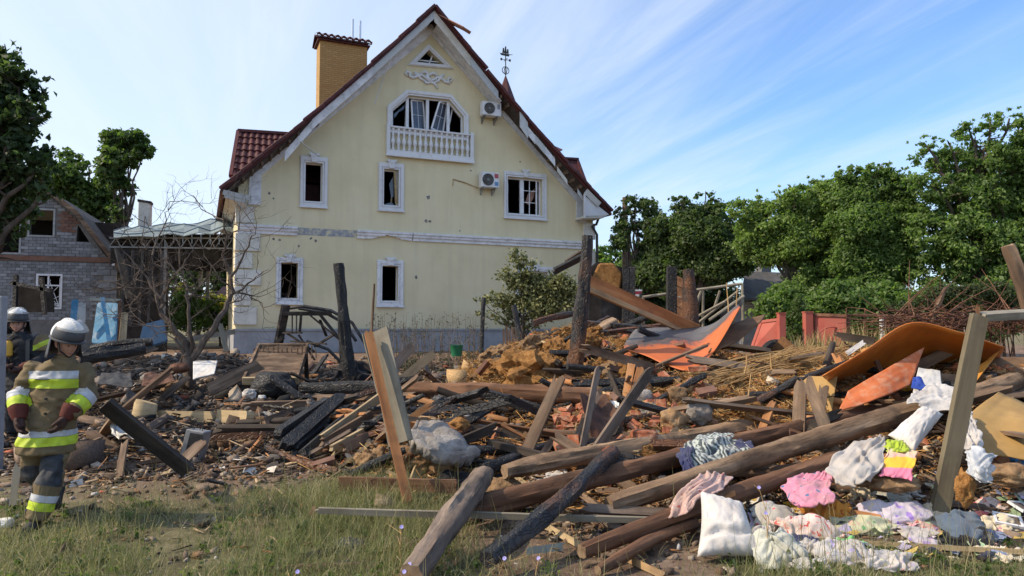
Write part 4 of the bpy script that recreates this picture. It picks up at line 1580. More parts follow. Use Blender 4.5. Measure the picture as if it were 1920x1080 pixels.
bwid, bhgt = 0.268, 0.118
brick_w = MB()
brick_w.box(-bwid / 2 + 0.008, bwid / 2 - 0.008, -0.018, 0.0, 0.01, bhgt - 0.006)
brick_src = {}
rows = []
zb0 = zt(600)
redz0, redz1 = zt(437), zt(398)
bandz0, bandz1 = zt(490), zt(481)
ub0, ub1 = fl.fp(-40, 500)[0], 0.0
blocku = fl.fp(180, 540)[0]
blockz = zt(505)
cells = []
j = 0
z = zb0
while z < gl[4][1]:
	u = ub0 + (bwid / 2 if j % 2 else 0)
	while u < ub1:
		ok = inpoly(wallp, u, z + 0.02) and inpoly(wallp, u, z + bhgt) and inpoly(wallp, u + bwid * 0.3, z + bhgt)
		for h in bholes:
			us = [p[0] for p in h]
			zs = [p[1] for p in h]
			if min(us) - bwid * 0.45 < u < max(us) + bwid * 0.45 and min(zs) - 0.09 < z < max(zs) + 0.02:
				ok = False
		if bandz0 - 0.1 < z < bandz1 or (u > blocku and z < blockz) or u > -bwid * 0.5:
			ok = False
		if ok:
			mat = 'dull_brick' if (redz0 < z < redz1 and u > fl.fp(40, 420)[0]) else 'white_brick'
			cells.append((u, z, mat))
		u += bwid
	z += bhgt
	j += 1
# the 300 nearest the middle of the visible wall as single bricks, the rest joined
um, zm = fl.fp(150, 500)
cells.sort(key=lambda c: (c[0] - um) ** 2 + (c[1] - zm) ** 2)
for i, (u, z, mat) in enumerate(cells[:300]):
	if mat not in brick_src:
		o = brick_w.build('brick', MATS[mat], bh)
		brick_src[mat] = o
	else:
		o = share(brick_src[mat], bh)
	o.location = (u, random.uniform(-0.004, 0.003), z)
mb = MB()
for (u, z, mat) in cells[300:]:
	d = random.uniform(-0.004, 0.003)
	mb.box(u - bwid / 2 + 0.008, u + bwid / 2 - 0.008, -0.018 + d, 0.0, z + 0.01, z + bhgt - 0.006, 0 if mat == 'white_brick' else 1)
o = mb.build('brick_courses', [MATS['white_brick'], MATS['dull_brick']], bh)
o['kind'] = 'stuff'
# concrete blocks in the lower right corner
z = zb0 - 0.2
j = 0
while z < blockz:
	u = blocku + (0.25 if j % 2 else 0)
	while u < -0.1:
		mb = MB()
		mb.box(u + 0.012, min(u + 0.49, 0.03), -0.03, 0.0, z + 0.012, z + 0.235)
		mb.build('concrete_block', MATS['cinder_block'], bh)
		u += 0.5
	z += 0.245
	j += 1
mb = MB()
mb.box(ub0, 0.03, -0.05, 0, bandz0, bandz1)
mb.build('band_course', MATS['dull_brick'], bh)
for k, r in bw.items():
	r = fl.fr(*r)
	mb = MB()
	ring(mb, grow(r, 0.05), grow(r, -0.02), -0.03, 0.05)
	w_ = mb.build('window', MATS['grey_metal'] if k != 'low' else MATS['white_trim'], bh)
	if k == 'low':
		mb = MB()
		um_ = r[0] + (r[1] - r[0]) * 0.45
		mb.box(um_ - 0.03, um_ + 0.03, 0.0, 0.04, r[2], r[3])
		mb.box(r[0], r[1], 0.0, 0.04, r[3] - 0.42, r[3] - 0.37)
		mb.build('mullion', MATS['white_trim'], w_)
		for i in range(9):
			a = math.pi * (0.06 + 0.88 * i / 8)
			c = Vector((r[1] - 0.05, 0.03, r[2] + 0.05)) if i < 5 else Vector((r[0] + 0.05, 0.03, r[2] + 0.05))
			mb = MB()
			L = min(1.1, abs((r[3] - r[2] - .1) / max(0.05, math.sin(a))))
			L = min(L, abs((r[1] - r[0] - .1) / max(0.05, abs(math.cos(a)))))
			mb.bar(c, c + Vector((-abs(math.cos(a)) if i < 5 else abs(math.cos(a)), 0, math.sin(a))) * L, 0.018, 0.018)
			mb.build('grille_bar', MATS['white_trim'], w_)
# roof: near slope runs back to the right
mb = MB()
DEP = 9.0
prof = [gl[0], (gl[1][0] + 0.15, gl[1][1] - 0.25), gl[2], gl[3], gl[4], (LU0, gl[2][1])]
prof = [(0.28, gl[0][1] - 0.45), (gl[2][0] + 0.12, gl[2][1] + 0.05), (gl[3][0] + 0.05, gl[3][1] + 0.12), (gl[4][0], gl[4][1] + 0.16), (LU0 - 0.2, gl[2][1])]
for a, b in zip(prof[:-1], prof[1:]):
	n = 12
	mb.add([(a[0], -0.3, a[1]), (b[0], -0.3, b[1]), (b[0], DEP, b[1]), (a[0], DEP, a[1]), (a[0], -0.3, a[1] - 0.09), (b[0], -0.3, b[1] - 0.09), (b[0], DEP, b[1] - 0.09), (a[0], DEP, a[1] - 0.09)],
		   [(3, 2, 1, 0), (4, 5, 6, 7), (0, 1, 5, 4), (2, 3, 7, 6)])
mb.build('roof', MATS['slate_roof'], bh)
for a, b in zip(prof[:-1], prof[1:]):
	mb = MB()
	mb.bar((a[0], -0.33, a[1] - 0.06), (b[0], -0.33, b[1] - 0.06), 0.05, 0.16)
	mb.build('barge_board', MATS['old_wood'], bh)
mb = MB()
mb.box(-0.3, -0.002, 0.303, DEP - 0.2, -1.5, gl[0][1])
mb.build('side_wall', MATS['cinder_block'], bh)
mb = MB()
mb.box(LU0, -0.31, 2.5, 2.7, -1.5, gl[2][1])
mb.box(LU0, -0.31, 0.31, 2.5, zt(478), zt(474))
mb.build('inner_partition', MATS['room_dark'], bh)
mb = MB()
mb.bar(fl.f3(212, 465, -0.35), fl.f3(213, 498, -0.35), 0.12, 0.1)
mb.build('rain_pipe', MATS['white_trim'], bh)

# ------------------------------------------------------------------ shed chimney and crumpled canopy
fc = Frame(330, 560, 27.0, 17.8)
cp = fc.root('carport')
T(cp, 'open carport with a crumpled pale blue sheet roof on a white lattice truss', 'carport')
top_px = [(213, 435), (235, 430), (262, 426), (290, 424), (318, 421), (345, 419), (372, 420), (395, 412), (418, 409), (443, 412)]
bot_px = [(213, 446), (235, 444), (262, 441), (290, 444), (318, 438), (345, 441), (372, 436), (395, 440), (418, 428), (443, 437)]
rowsn = 7
vs, fs = [], []
n = len(top_px)
for j in range(rowsn):
	t = j / (rowsn - 1)
	for i in range(n):
		a = Vector(fc.f3(*bot_px[i], -0.4))
		b = Vector(fc.f3(*top_px[i], 3.2))
		p = a.lerp(b, t)
		p.z += 0.09 * math.sin(i * 2.1 + j * 1.3) * (1 if 0 < j < rowsn - 1 else 0.3) + 0.1 * math.sin(math.pi * t)
		vs.append(p)
for j in range(rowsn - 1):
	for i in range(n - 1):
		fs.append((j * n + i, j * n + i + 1, (j + 1) * n + i + 1, (j + 1) * n + i))
mb = MB()
mb.add(vs, fs)
o = mb.build('roof_sheet', MATS['fibre_sheet'], cp)
o.modifiers.new('thick', 'SOLIDIFY').thickness = 0.03
for j in range(1, rowsn - 1, 2):
	mb = MB()
	mb.tube([v + Vector((0, 0, 0.02)) for v in vs[j * n:(j + 1) * n]], 0.02, 5)
	mb.build('sheet_rib', MATS['blue_dark'], cp)
mb = MB()
a, b = Vector(fc.f3(205, 463, 0)), Vector(fc.f3(446, 466, 0))
a2, b2 = Vector(fc.f3(205, 446, 0)), Vector(fc.f3(446, 447, 0))
mb.bar(a, b, 0.05, 0.05)
mb.build('lower_chord', MATS['grey_metal'], cp)
mb = MB()
mb.bar(a2, b2, 0.05, 0.05)
mb.build('upper_chord', MATS['grey_metal'], cp)
nz_ = 11
for i in range(nz_):
	p = a.lerp(b, i / nz_)
	q = a2.lerp(b2, (i + 0.5) / nz_)
	r_ = a.lerp(b, (i + 1) / nz_)
	for s_, e_ in ((p, q), (q, r_)):
		mb = MB()
		mb.bar(s_ + Vector((0, 0, 0.03)), e_ - Vector((0, 0, 0.03)), 0.03, 0.03)
		mb.build('lattice_bar', MATS['grey_metal'], cp)
# dark underside of purlins and boards, sagging
mb = MB()
u0, u1 = fc.fp(206, 480)[0], fc.fp(446, 480)[0]
zc0, zc1 = fc.fp(300, 505)[1], fc.fp(300, 452)[1]
for i in range(9):
	u = u0 + (u1 - u0) * (i + 0.5) / 9
	mb.bar((u, 0.2, zc1 - 0.1), (u, 4.6, zc1 - 0.25), 0.08, 0.16)
mb.box(u0, u1, 3.2, 3.3, zc0 + 0.2, zc1)
mb.build('purlin', MATS['char_grey'], cp)
mb = MB()
vs2, n2 = [], 12
for i in range(n2 + 1):
	u = u0 + (u1 - u0) * i / n2
	vs2 += [(u, 0.15, zc1 - 0.03), (u, 4.8, zc1 - 0.15)]
mb.add(vs2, [(2 * i, 2 * i + 2, 2 * i + 3, 2 * i + 1) for i in range(n2)])
mb.build('ceiling_lining', MATS['soot_wall'], cp).modifiers.new('thick', 'SOLIDIFY').thickness = 0.05
for i in range(14):  # dark boards added behind the truss to fill the dark band under the roof
	x0, x1 = 207 + i * 17, 207 + (i + 1) * 17 - 0.4
	mb = MB()
	yb = 497 + random.uniform(-9, 9)
	mb.prism([fc.f3(x0, yb, 0.35), fc.f3(x1, yb + random.uniform(-5, 5), 0.35), fc.f3(x1, 439, 0.35), fc.f3(x0, 439, 0.35)], (0, 0.03, 0))
	mb.build('dark_fill_board', MATS['soot_wall'], cp)
for px in (444, 311):
	u, z = fc.fp(px, 460, 0.1)
	mb = MB()
	mb.bar((u, 0.1, -1.2), (u, 0.1, z + 0.1), 0.10, 0.10)
	mb.build('post', MATS['grey_metal'], cp)
for px in (377, 391):
	u, z = fc.fp(px, 470, 4.5)
	mb = MB()
	mb.bar((u, 4.5, -1.2), (u, 4.5, z), 0.14, 0.14)
	mb.build('post', MATS['white_post'], cp)

fs_ = Frame(216, 600, 26.0, 17.8)
sh = fs_.root('burnt_shed')
T(sh, 'blackened shed wall with a torn sloping roof between brick house and carport', 'shed')
u0, u1 = fs_.fp(222, 560)[0], fs_.fp(311, 560)[0]
mb = MB()
mb.prism([(u0, 0.5, -1.2), (u1, 0.5, -1.2), (u1, 0.5, fs_.fp(311, 470)[1]), (u0, 0.5, fs_.fp(222, 455)[1])], (0, 0.15, 0))
mb.build('wall', MATS['soot_wall'], sh)
mb = MB()
A, B, C, D = fs_.f3(216, 465, 0), fs_.f3(238, 560, 0.0), fs_.f3(292, 548, 1.0), fs_.f3(262, 462, 2.4)
mb.add([A, B, C, D], [(0, 1, 2, 3)])
mb.build('roof_sheet', MATS['slate_roof'], sh).modifiers.new('thick', 'SOLIDIFY').thickness = 0.05
for i in range(5):
	x = 232 + i * 18
	mb = MB()
	mb.bar(fs_.f3(x, 470, 0.2), fs_.f3(x + random.uniform(-10, 10), 610, 0.2), 0.08, 0.08)
	mb.build('charred_stud', MATS['char_grey'], sh)

fk = Frame(270, 560, 31.0, 17.8)
ck = fk.root('chimney_stack')
T(ck, 'lone plastered chimney rising behind the crumpled carport roof', 'chimney')
r = fk.fr(258, 376, 281, 470)
mb = MB()
mb.box(r[0], r[1], 0, 0.5, -1.5, r[3] - 0.05)
mb.build('shaft', MATS['cream_plaster'], ck, bevel=0.02)
mb = MB()
mb.prism([(r[0] - 0.03, -0.03, r[3] - 0.05), (r[1] + 0.03, -0.03, r[3] - 0.12), (r[1] + 0.03, -0.03, r[3] - 0.02), (r[0] - 0.03, -0.03, r[3] + 0.05)], (0, 0.56, 0))
mb.build('cap', MATS['dark_wood'], ck)

# distant roof seen under the carport
fd = Frame(400, 600, 40.0, 17.8)
dh = fd.root('garden_house')
T(dh, 'low cream garden house with brown metal roof seen under the carport', 'house')
r = fd.fr(396, 571, 470, 610)
mb = MB()
mb.box(r[0], r[1], 0, 3, r[2] - 1.5, r[3])
mb.build('wall', MATS['cream_plaster'], dh)
mb = MB()
mb.prism([fd.f3(390, 570, -0.4), fd.f3(480, 570, -0.4), fd.f3(480, 540, 1.5), fd.f3(418, 540, 1.5)], (0, 0.03, 0.1))
mb.build('roof', MATS['roof_tile'], dh)

# ------------------------------------------------------------------ trees
def leaf_cloud(name, clumps, per, size, c_lo, c_hi, parent, seed, mat='leaf', up=0.35, flat=0.55):
	"""clumps: list of (centre, radius). many small bent leaf faces around them"""
	rng = np.random.default_rng(seed)
	C = np.array([c for c, r in clumps])
	Rr = np.array([r for c, r in clumps])
	k = len(clumps)
	cnt = np.maximum(3, (per * (Rr / Rr.mean()) ** 2).astype(int))
	idx = np.repeat(np.arange(k), cnt)
	n = len(idx)
	d = rng.normal(size=(n, 3))
	d /= np.linalg.norm(d, axis=1)[:, None]
	rad = Rr[idx] * np.minimum(np.abs(rng.normal(0.0, 0.85, n) + 0.2), 1.75)
	p = C[idx] + d * rad[:, None] * np.array([1.15, 1.15, 0.75])
	nrm = d * 0.8 + rng.normal(size=(n, 3)) * 0.75 + np.array([0, 0, up])
	nrm /= np.linalg.norm(nrm, axis=1)[:, None]
	t = rng.normal(size=(n, 3)) + np.array([0, 0, -0.5])
	t -= nrm * (t * nrm).sum(1)[:, None]
	t /= np.linalg.norm(t, axis=1)[:, None]
	b = np.cross(nrm, t)
	L = size * rng.uniform(0.6, 1.35, n)[:, None]
	W = L * flat
	v = np.stack([p - t * L * 0.5, p + b * W * 0.5 + nrm * L * 0.08, p + t * L * 0.5 - nrm * L * 0.1, p - b * W * 0.5 + nrm * L * 0.08], 1).reshape(-1, 3)
	q = np.arange(n * 4).reshape(-1, 4)
	f = np.clip(rng.normal(0.45, 0.3, k)[idx] * 0.75 + rng.random(n) * 0.3, 0, 1.15)
	c = np.array(c_lo) * (1 - f[:, None]) + np.array(c_hi) * f[:, None]
	return fastmesh(name, v, q, 4, MATS[mat], np.repeat(c, 4, axis=0), parent, loc=(0, 0, 0))

def limb(mb, p0, p1, r0, r1, rng, wob=0.08, n=6, sides=7):
	p0, p1 = Vector(p0), Vector(p1)
	L = (p1 - p0).length
	pts, rs = [], []
	for i in range(n + 1):
		t = i / n
		p = p0.lerp(p1, t)
		if 0 < i:
			p += Vector(rng.normal(size=3)) * wob * L * 0.25 * (1 if i < n else 0.3)
		p.z += 0.12 * L * math.sin(math.pi * t) * 0.4
		pts.append(p)
		rs.append(r0 + (r1 - r0) * t)
	mb.tube(pts, rs, sides, True)
	return pts

def tree(name, label, base_px, y, ells, nclump, per, leaf, c_lo, c_hi, seed, trunk_r=0.18, group=None, mat='leaf', depth_scale=0.9, clump_r=0.30, base=None, cat='tree', bark='bark', flat=0.55):
	"""ells: crown masses as (px, py, rx, ry[, dy]) seen at distance y"""
	rng = np.random.default_rng(seed)
	if base is None:
		bx = (base_px - 960) / FPX * y
		base = Vector((bx, y, H(bx, y) - 0.05))
	root = empty(name, base)
	T(root, label, cat, group)
	clumps, limbs = [], []
	tot = sum(e[2] * e[3] for e in ells)
	for e in ells:
		dy = e[4] if len(e) > 4 else rng.normal() * pxm(e[2], y) * 0.3
		c = P(e[0], e[1], y + dy)
		rx, rz = pxm(e[2], y), pxm(e[3], y)
		ry = (rx + rz) / 2 * depth_scale
		k = max(4, int(nclump * e[2] * e[3] / tot))
		d = rng.normal(size=(k, 3))
		d /= np.linalg.norm(d, axis=1)[:, None]
		rr = rng.uniform(0.35, 1.0, k) ** 0.6
		for i in range(k):
			q = Vector((c.x + d[i, 0] * rx * rr[i], c.y + d[i, 1] * ry * rr[i], c.z + d[i, 2] * rz * rr[i]))
			clumps.append((np.array(q - base), clump_r * min(rx, rz) * rng.uniform(0.7, 1.4)))
		for i in range(max(2, k // 6)):
			a = rng.uniform(-0.3, np.pi + 0.3)
			g_ = rng.uniform(1.0, 1.28)
			q = Vector((c.x + np.cos(a) * rx * g_, c.y + rng.normal() * ry * 0.5, c.z + abs(np.sin(a)) * rz * g_))
			clumps.append((np.array(q - base), clump_r * min(rx, rz) * rng.uniform(0.3, 0.55)))
		limbs.append((c - base, (rx + rz) / 2))
	leaf_cloud('crown', clumps, per, leaf, c_lo, c_hi, root, seed, mat, flat=flat)
	mb = MB()
	lim = sorted(limbs, key=lambda l: l[0].z)
	topc = lim[-1][0]
	tp = []
	zlow = max(0.4, lim[0][0].z * 0.8)
	n = 9
	mid = sum((l[0] for l in limbs), Vector()) / len(limbs)
	for i in range(n + 1):
		t = i / n
		p = Vector((0, 0, 0)).lerp(Vector((mid.x, mid.y, 0)), t * 0.5) + Vector((0, 0, topc.z * 0.85 * t))
		if i:
			p += Vector((rng.normal(), rng.normal(), 0)) * trunk_r * 0.5
		tp.append(p)
	mb.tube(tp, [trunk_r * (1.35 if i == 0 else 1 - 0.8 * i / n) for i in range(n + 1)], 9)
	mb.build('trunk', MATS[bark], root, smooth=True)
	mb = MB()
	for c, rad in lim:
		z = min(c.z * 0.6, topc.z * 0.7)
		f = z / (topc.z * 0.85)
		i = min(int(f * n), n - 1)
		s = tp[i]
		pts = limb(mb, s, c, trunk_r * 0.5 * (1 - 0.5 * f), trunk_r * 0.12, rng)
		for k in range(5):
			a = pts[rng.integers(2, len(pts))]
			d = Vector(rng.normal(size=3))
			d.z = abs(d.z) * 0.7
			limb(mb, a, Vector(a) + d.normalized() * rad * 0.9, trunk_r * 0.14, trunk_r * 0.03, rng, n=4, sides=5)
	mb.build('limbs', MATS[bark], root, smooth=True)
	return root

DK = ((0.036, 0.058, 0.027), (0.085, 0.122, 0.054))
DM = ((0.055, 0.085, 0.036), (0.125, 0.17, 0.068))
MD = ((0.05, 0.085, 0.026), (0.115, 0.165, 0.052))
LT = ((0.125, 0.185, 0.056), (0.26, 0.34, 0.11))
LT2 = ((0.09, 0.15, 0.046), (0.205, 0.285, 0.092))
tree('walnut_tree', 'dark leafy tree filling the left edge in front of the brick house', -60, 16.0,
	 [(12, 108, 30, 26), (35, 165, 48, 42), (5, 150, 50, 50), (45, 225, 42, 45), (-5, 240, 65, 65), (35, 300, 60, 45), (65, 322, 45, 38), (-40, 320, 80, 70), (5, 375, 70, 50), (80, 352, 35, 26), (20, 425, 28, 40), (-70, 220, 90, 120), (-120, 330, 100, 120)],
	 620, 60, 0.17, *DK, 11, 0.26, 'trees around the yard', clump_r=0.20)
tree('maple_tree', 'broken crowned tree standing right behind the grey gambrel roof', 150, 40.0,
	 [(127, 300, 22, 18), (118, 330, 38, 26), (165, 312, 12, 12), (152, 330, 14, 14), (150, 362, 45, 30), (190, 375, 30, 30), (205, 400, 22, 22), (165, 395, 50, 25), (60, 360, 60, 40)],
	 260, 60, 0.30, *MD, 12, 0.3, 'trees around the yard', clump_r=0.3)
tree('maple_tree', 'tall lopsided tree with a bare trunk left of the lone chimney', 230, 38.0,
	 [(222, 268, 32, 20), (252, 262, 22, 16), (270, 288, 16, 14), (212, 300, 24, 22), (205, 325, 20, 25), (240, 305, 18, 12), (218, 345, 18, 16), (245, 352, 9, 16), (226, 400, 14, 22)],
	 200, 55, 0.28, *MD, 13, 0.24, 'trees around the yard', clump_r=0.34)
# shrubs seen under the carport
tree('lilac_bush', 'bright green rounded bush growing under the carport opening', 355, 31.0,
	 [(345, 580, 32, 30), (375, 590, 38, 28), (330, 600, 28, 22), (410, 598, 30, 22), (360, 560, 26, 20)], 150, 60, 0.16, *LT2, 14, 0.06, clump_r=0.4, cat='bush')
tree('forsythia_bush', 'yellow flowering bush by the house corner under the carport', 415, 33.0,
	 [(418, 575, 14, 20), (400, 562, 14, 12), (330, 545, 18, 12), (425, 600, 14, 14)], 60, 50, 0.14, (0.13, 0.14, 0.03), (0.34, 0.31, 0.05), 15, 0.05, clump_r=0.4, cat='bush')
tree('far_tree', 'dark tree standing far behind the carport opening', 370, 50.0,
	 [(340, 520, 40, 25), (400, 515, 45, 28), (440, 540, 30, 30)], 90, 60, 0.32, *DK, 16, 0.2, 'trees around the yard', clump_r=0.4)
# right side
tree('far_tree', 'distant pale green tree just right of the yellow house', 1140, 60.0,
	 [(1130, 478, 16, 18), (1150, 490, 18, 20), (1125, 500, 20, 20), (1190, 500, 30, 26)], 70, 60, 0.4, *LT2, 17, 0.25, 'trees around the yard', clump_r=0.4)
tree('poplar_tree', 'slim dark tree wrapped around the utility pole', 1185, 27.0,
	 [(1160, 400, 10, 14), (1168, 428, 18, 16), (1192, 378, 22, 12), (1185, 400, 12, 14), (1212, 385, 18, 14), (1165, 455, 18, 18), (1222, 402, 16, 22), (1232, 430, 22, 30), (1228, 470, 28, 30), (1195, 428, 14, 14), (1222, 510, 32, 30)],
	 260, 80, 0.15, *DM, 18, 0.14, 'trees around the yard', clump_r=0.33)
tree('plum_tree', 'dark green bushy tree right of the slim pole tree', 1310, 26.0,
	 [(1275, 376, 18, 12), (1325, 372, 24, 12), (1290, 400, 32, 24), (1340, 398, 28, 22), (1310, 440, 48, 40), (1360, 432, 26, 34), (1265, 455, 30, 40), (1290, 500, 50, 40), (1350, 492, 44, 44), (1245, 520, 30, 35), (1390, 470, 30, 45)],
	 500, 110, 0.14, *DM, 19, 0.17, 'trees around the yard', clump_r=0.27)
tree('elm_tree', 'broad light green tree over the grey roofed shed', 1490, 23.0,
	 [(1395, 395, 30, 24), (1420, 376, 22, 14), (1440, 410, 40, 34), (1488, 362, 34, 20), (1500, 395, 44, 38), (1548, 352, 36, 22), (1560, 390, 46, 44), (1430, 462, 44, 40), (1490, 452, 50, 46), (1550, 460, 50, 50), (1520, 520, 48, 44), (1585, 525, 55, 46), (1410, 440, 30, 40)],
	 760, 150, 0.105, *LT, 20, 0.18, 'trees around the yard', clump_r=0.24)
tree('elm_tree', 'round light green tree behind the red gate', 1650, 22.0,
	 [(1598, 330, 32, 18), (1625, 322, 28, 14), (1650, 316, 26, 14), (1600, 370, 44, 40), (1655, 350, 44, 32), (1690, 350, 26, 30), (1615, 425, 50, 48), (1675, 415, 46, 50), (1610, 490, 48, 46), (1670, 490, 50, 48), (1630, 545, 60, 34)],
	 760, 150, 0.105, *LT2, 21, 0.18, 'trees around the yard', clump_r=0.24)
tree('ash_tree', 'tallest green tree at the right edge behind the fence', 1830, 21.0,
	 [(1733, 268, 20, 18), (1750, 300, 36, 26), (1780, 268, 18, 12), (1820, 252, 34, 24), (1858, 232, 34, 22), (1892, 222, 28, 18), (1912, 250, 30, 30), (1790, 310, 40, 34), (1850, 300, 54, 40), (1910, 310, 44, 44), (1750, 350, 40, 30), (1760, 390, 50, 36), (1830, 370, 54, 44), (1900, 380, 54, 50), (1750, 440, 46, 42), (1820, 450, 56, 50), (1890, 455, 56, 50), (1760, 505, 48, 38), (1840, 515, 56, 40), (1905, 525, 48, 36), (1975, 330, 60, 120), (1985, 470, 70, 80)],
	 1000, 150, 0.108, *LT2, 22, 0.22, 'trees around the yard', clump_r=0.22)
tree('elder_bush', 'low dull green bush behind the heap of branches', 1800, 17.5,
	 [(1780, 560, 48, 24), (1840, 548, 40, 22), (1735, 575, 34, 16), (1885, 560, 34, 26), (1690, 580, 26, 14)], 200, 60, 0.08, (0.05, 0.065, 0.03), (0.11, 0.13, 0.065), 23, 0.04, clump_r=0.36, cat='bush')
tree('ivy_bush', 'dense green climber hanging over the wire fence by the gate', 1625, 17.0,
	 [(1610, 610, 20, 24), (1630, 625, 26, 22), (1490, 620, 14, 26), (1492, 580, 16, 24), (1760, 625, 36, 14), (1840, 625, 40, 16)], 170, 60, 0.07, *MD, 24, 0.03, clump_r=0.4, cat='bush')
tree('birch_sapling', 'sparse young shrub with olive leaves against the yellow wall', 985, 18.5,
	 [(968, 480, 14, 16), (985, 500, 20, 16), (950, 515, 16, 12), (975, 535, 30, 18), (1010, 540, 30, 20), (1045, 535, 30, 22), (930, 560, 24, 14), (970, 570, 34, 20), (1020, 575, 36, 22), (1062, 560, 22, 24), (945, 596, 26, 14), (985, 606, 34, 14), (905, 590, 14, 8), (890, 562, 10, 4)],
	 300, 30, 0.085, (0.11, 0.125, 0.05), (0.27, 0.265, 0.125), 25, 0.045, clump_r=0.55, cat='shrub', mat='dry_leaf', flat=0.62, depth_scale=0.6)
for i, (lb, px, y, w, col) in enumerate((('thick low bush under the slim pole tree', 1215, 27.5, 50, DK), ('thick low bush between the dark plum tree and the shed', 1330, 28, 70, DK), ('low bush behind the left end of the red gate', 1480, 22, 50, LT2),
										 ('low bush behind the red gate', 1570, 20, 60, LT2), ('low bush behind the wire fence left of the branch heap', 1660, 20, 60, LT2), ('low bush behind the branch heap', 1760, 19.5, 66, LT2), ('low bush behind the right end of the branch heap', 1880, 19, 70, LT2))):
	tree('hedge_bush', lb, px, y, [(px - w * .5, 585, w * .6, 30), (px + w * .4, 580, w * .6, 34), (px, 560, w * .6, 30), (px - w * .2, 610, w * .8, 24)], 170, 60, 0.14, *col, 60 + i, 0.05, 'bushes behind the fence', clump_r=0.36, cat='bush')

# ------------------------------------------------------------------ bare burnt tree
def bare_tree():
	rng = np.random.default_rng(5)
	y = 15.0
	b = P(357, 738, y)
	b.z = H(b.x, y) - 0.05
	root = empty('burnt_tree', b)
	T(root, 'bare burnt fruit tree with spreading leafless branches left of the yellow house', 'tree')
	q = lambda px, py, dy=0.0: P(px, py, y + dy) - b
	mb = MB()
	mb.tube([(0, 0, 0), q(357, 715), q(354, 690), q(352, 668)], [0.15, 0.105, 0.095, 0.10], 9)
	mb.build('trunk', MATS['dead_bark'], root, smooth=True)
	main = [
		([(352, 668), (345, 640), (325, 612), (305, 590), (300, 570), (285, 558), (262, 545), (246, 535), (230, 520)], 0.075),
		([(302, 578), (306, 550), (318, 530), (330, 515), (345, 490), (362, 470)], 0.045),
		([(350, 672), (330, 640), (322, 610)], 0.05),
		([(354, 672), (362, 645), (352, 600), (352, 555), (348, 530), (338, 500), (336, 440)], 0.05),
		([(357, 675), (385, 640), (410, 605), (428, 570), (438, 545), (430, 515), (420, 480), (424, 440), (418, 400)], 0.075),
		([(438, 548), (460, 535), (480, 520), (505, 505)], 0.03),
		([(436, 545), (470, 555), (490, 570), (505, 590)], 0.025),
		([(432, 520), (455, 480), (470, 450), (480, 430)], 0.03),
		([(298, 575), (290, 540), (285, 500), (280, 470)], 0.035),
		([(352, 560), (375, 535), (400, 500), (430, 470)], 0.028),
		([(345, 650), (338, 690), (333, 715)], 0.03),
		([(270, 550), (250, 565), (238, 580)], 0.025),
		([(300, 560), (275, 520), (240, 480), (215, 455)], 0.03),
		([(330, 515), (300, 470), (285, 440), (272, 405)], 0.022),
		([(285, 480), (300, 440), (312, 400), (318, 378)], 0.02),
		([(424, 450), (445, 430), (455, 410)], 0.018),
	]
	for pts, r in main:
		mb = MB()
		n = len(pts)
		P3 = [q(px, py, 0.5 * math.sin(i * 0.8 + r * 60) * (i / n)) for i, (px, py) in enumerate(pts)]
		fine = []
		for i in range(n - 1):
			for k in range(3):
				fine.append(P3[i].lerp(P3[i + 1], k / 3) + Vector(rng.normal(size=3)) * 0.02)
		fine.append(P3[-1])
		mb.tube(fine, [r * (1 - 0.85 * i / (len(fine) - 1)) for i in range(len(fine))], 6)

		def twig(p, d, L, rr, dep):
			pts_ = [p]
			d = d.normalized()
			for k in range(4):
				d = (d + Vector(rng.normal(size=3)) * 0.28 + Vector((0, 0, 0.08))).normalized()
				pts_.append(pts_[-1] + d * L / 4)
			mb.tube(pts_, [rr * (1 - 0.7 * k / 4) for k in range(5)], 4, False)
			if dep:
				for k in range(3):
					twig(pts_[rng.integers(1, 5)], d + Vector(rng.normal(size=3)) * 0.8, L * 0.55, rr * 0.55, dep - 1)
		for k in range(5):
			i = rng.integers(len(fine) // 3, len(fine))
			d = Vector((rng.normal(), rng.normal() * 0.6, rng.normal() * 0.7 + 0.25))
			twig(fine[i], d, rng.uniform(0.5, 1.1), max(0.008, r * 0.25), 2)
		mb.build('branch', MATS['dead_bark'], root, smooth=True)

bare_tree()

# ------------------------------------------------------------------ right-hand background
# utility pole and wires
b = P(1172, 600, 30.0)
pole = empty('utility_pole', (b.x, b.y, H(b.x, b.y) - 0.1))
T(pole, 'weathered wooden utility pole with a second raking leg among the dark trees', 'pole')
mb = MB()
mb.tube([(0, 0, 0), P(1172, 370, 30.0) - pole.location], [0.14, 0.11], 9)
mb.build('pole_shaft', MATS['old_wood'], pole, smooth=True)
mb = MB()
mb.tube([P(1181, 610, 30.2) - pole.location, P(1178, 440, 30.1) - pole.location], [0.11, 0.09], 8)
mb.build('brace', MATS['old_wood'], pole, smooth=True)
for i, (p0, p1, sag) in enumerate(((P(1172, 386, 30), P(2100, 318, 24), 0.5), (P(1172, 379, 30), P(2100, 300, 24), 0.5), (P(1172, 392, 30), P(1118, 470, 27), 0.2))):
	mb = MB()
	pts = [p0.lerp(p1, t) - Vector((0, 0, sag * 4 * t * (1 - t))) for t in np.linspace(0, 1, 24)]
	mb.tube(pts, 0.012, 4)
	mb.build('wire', MATS['dark_metal'], pole, loc=pole.location)

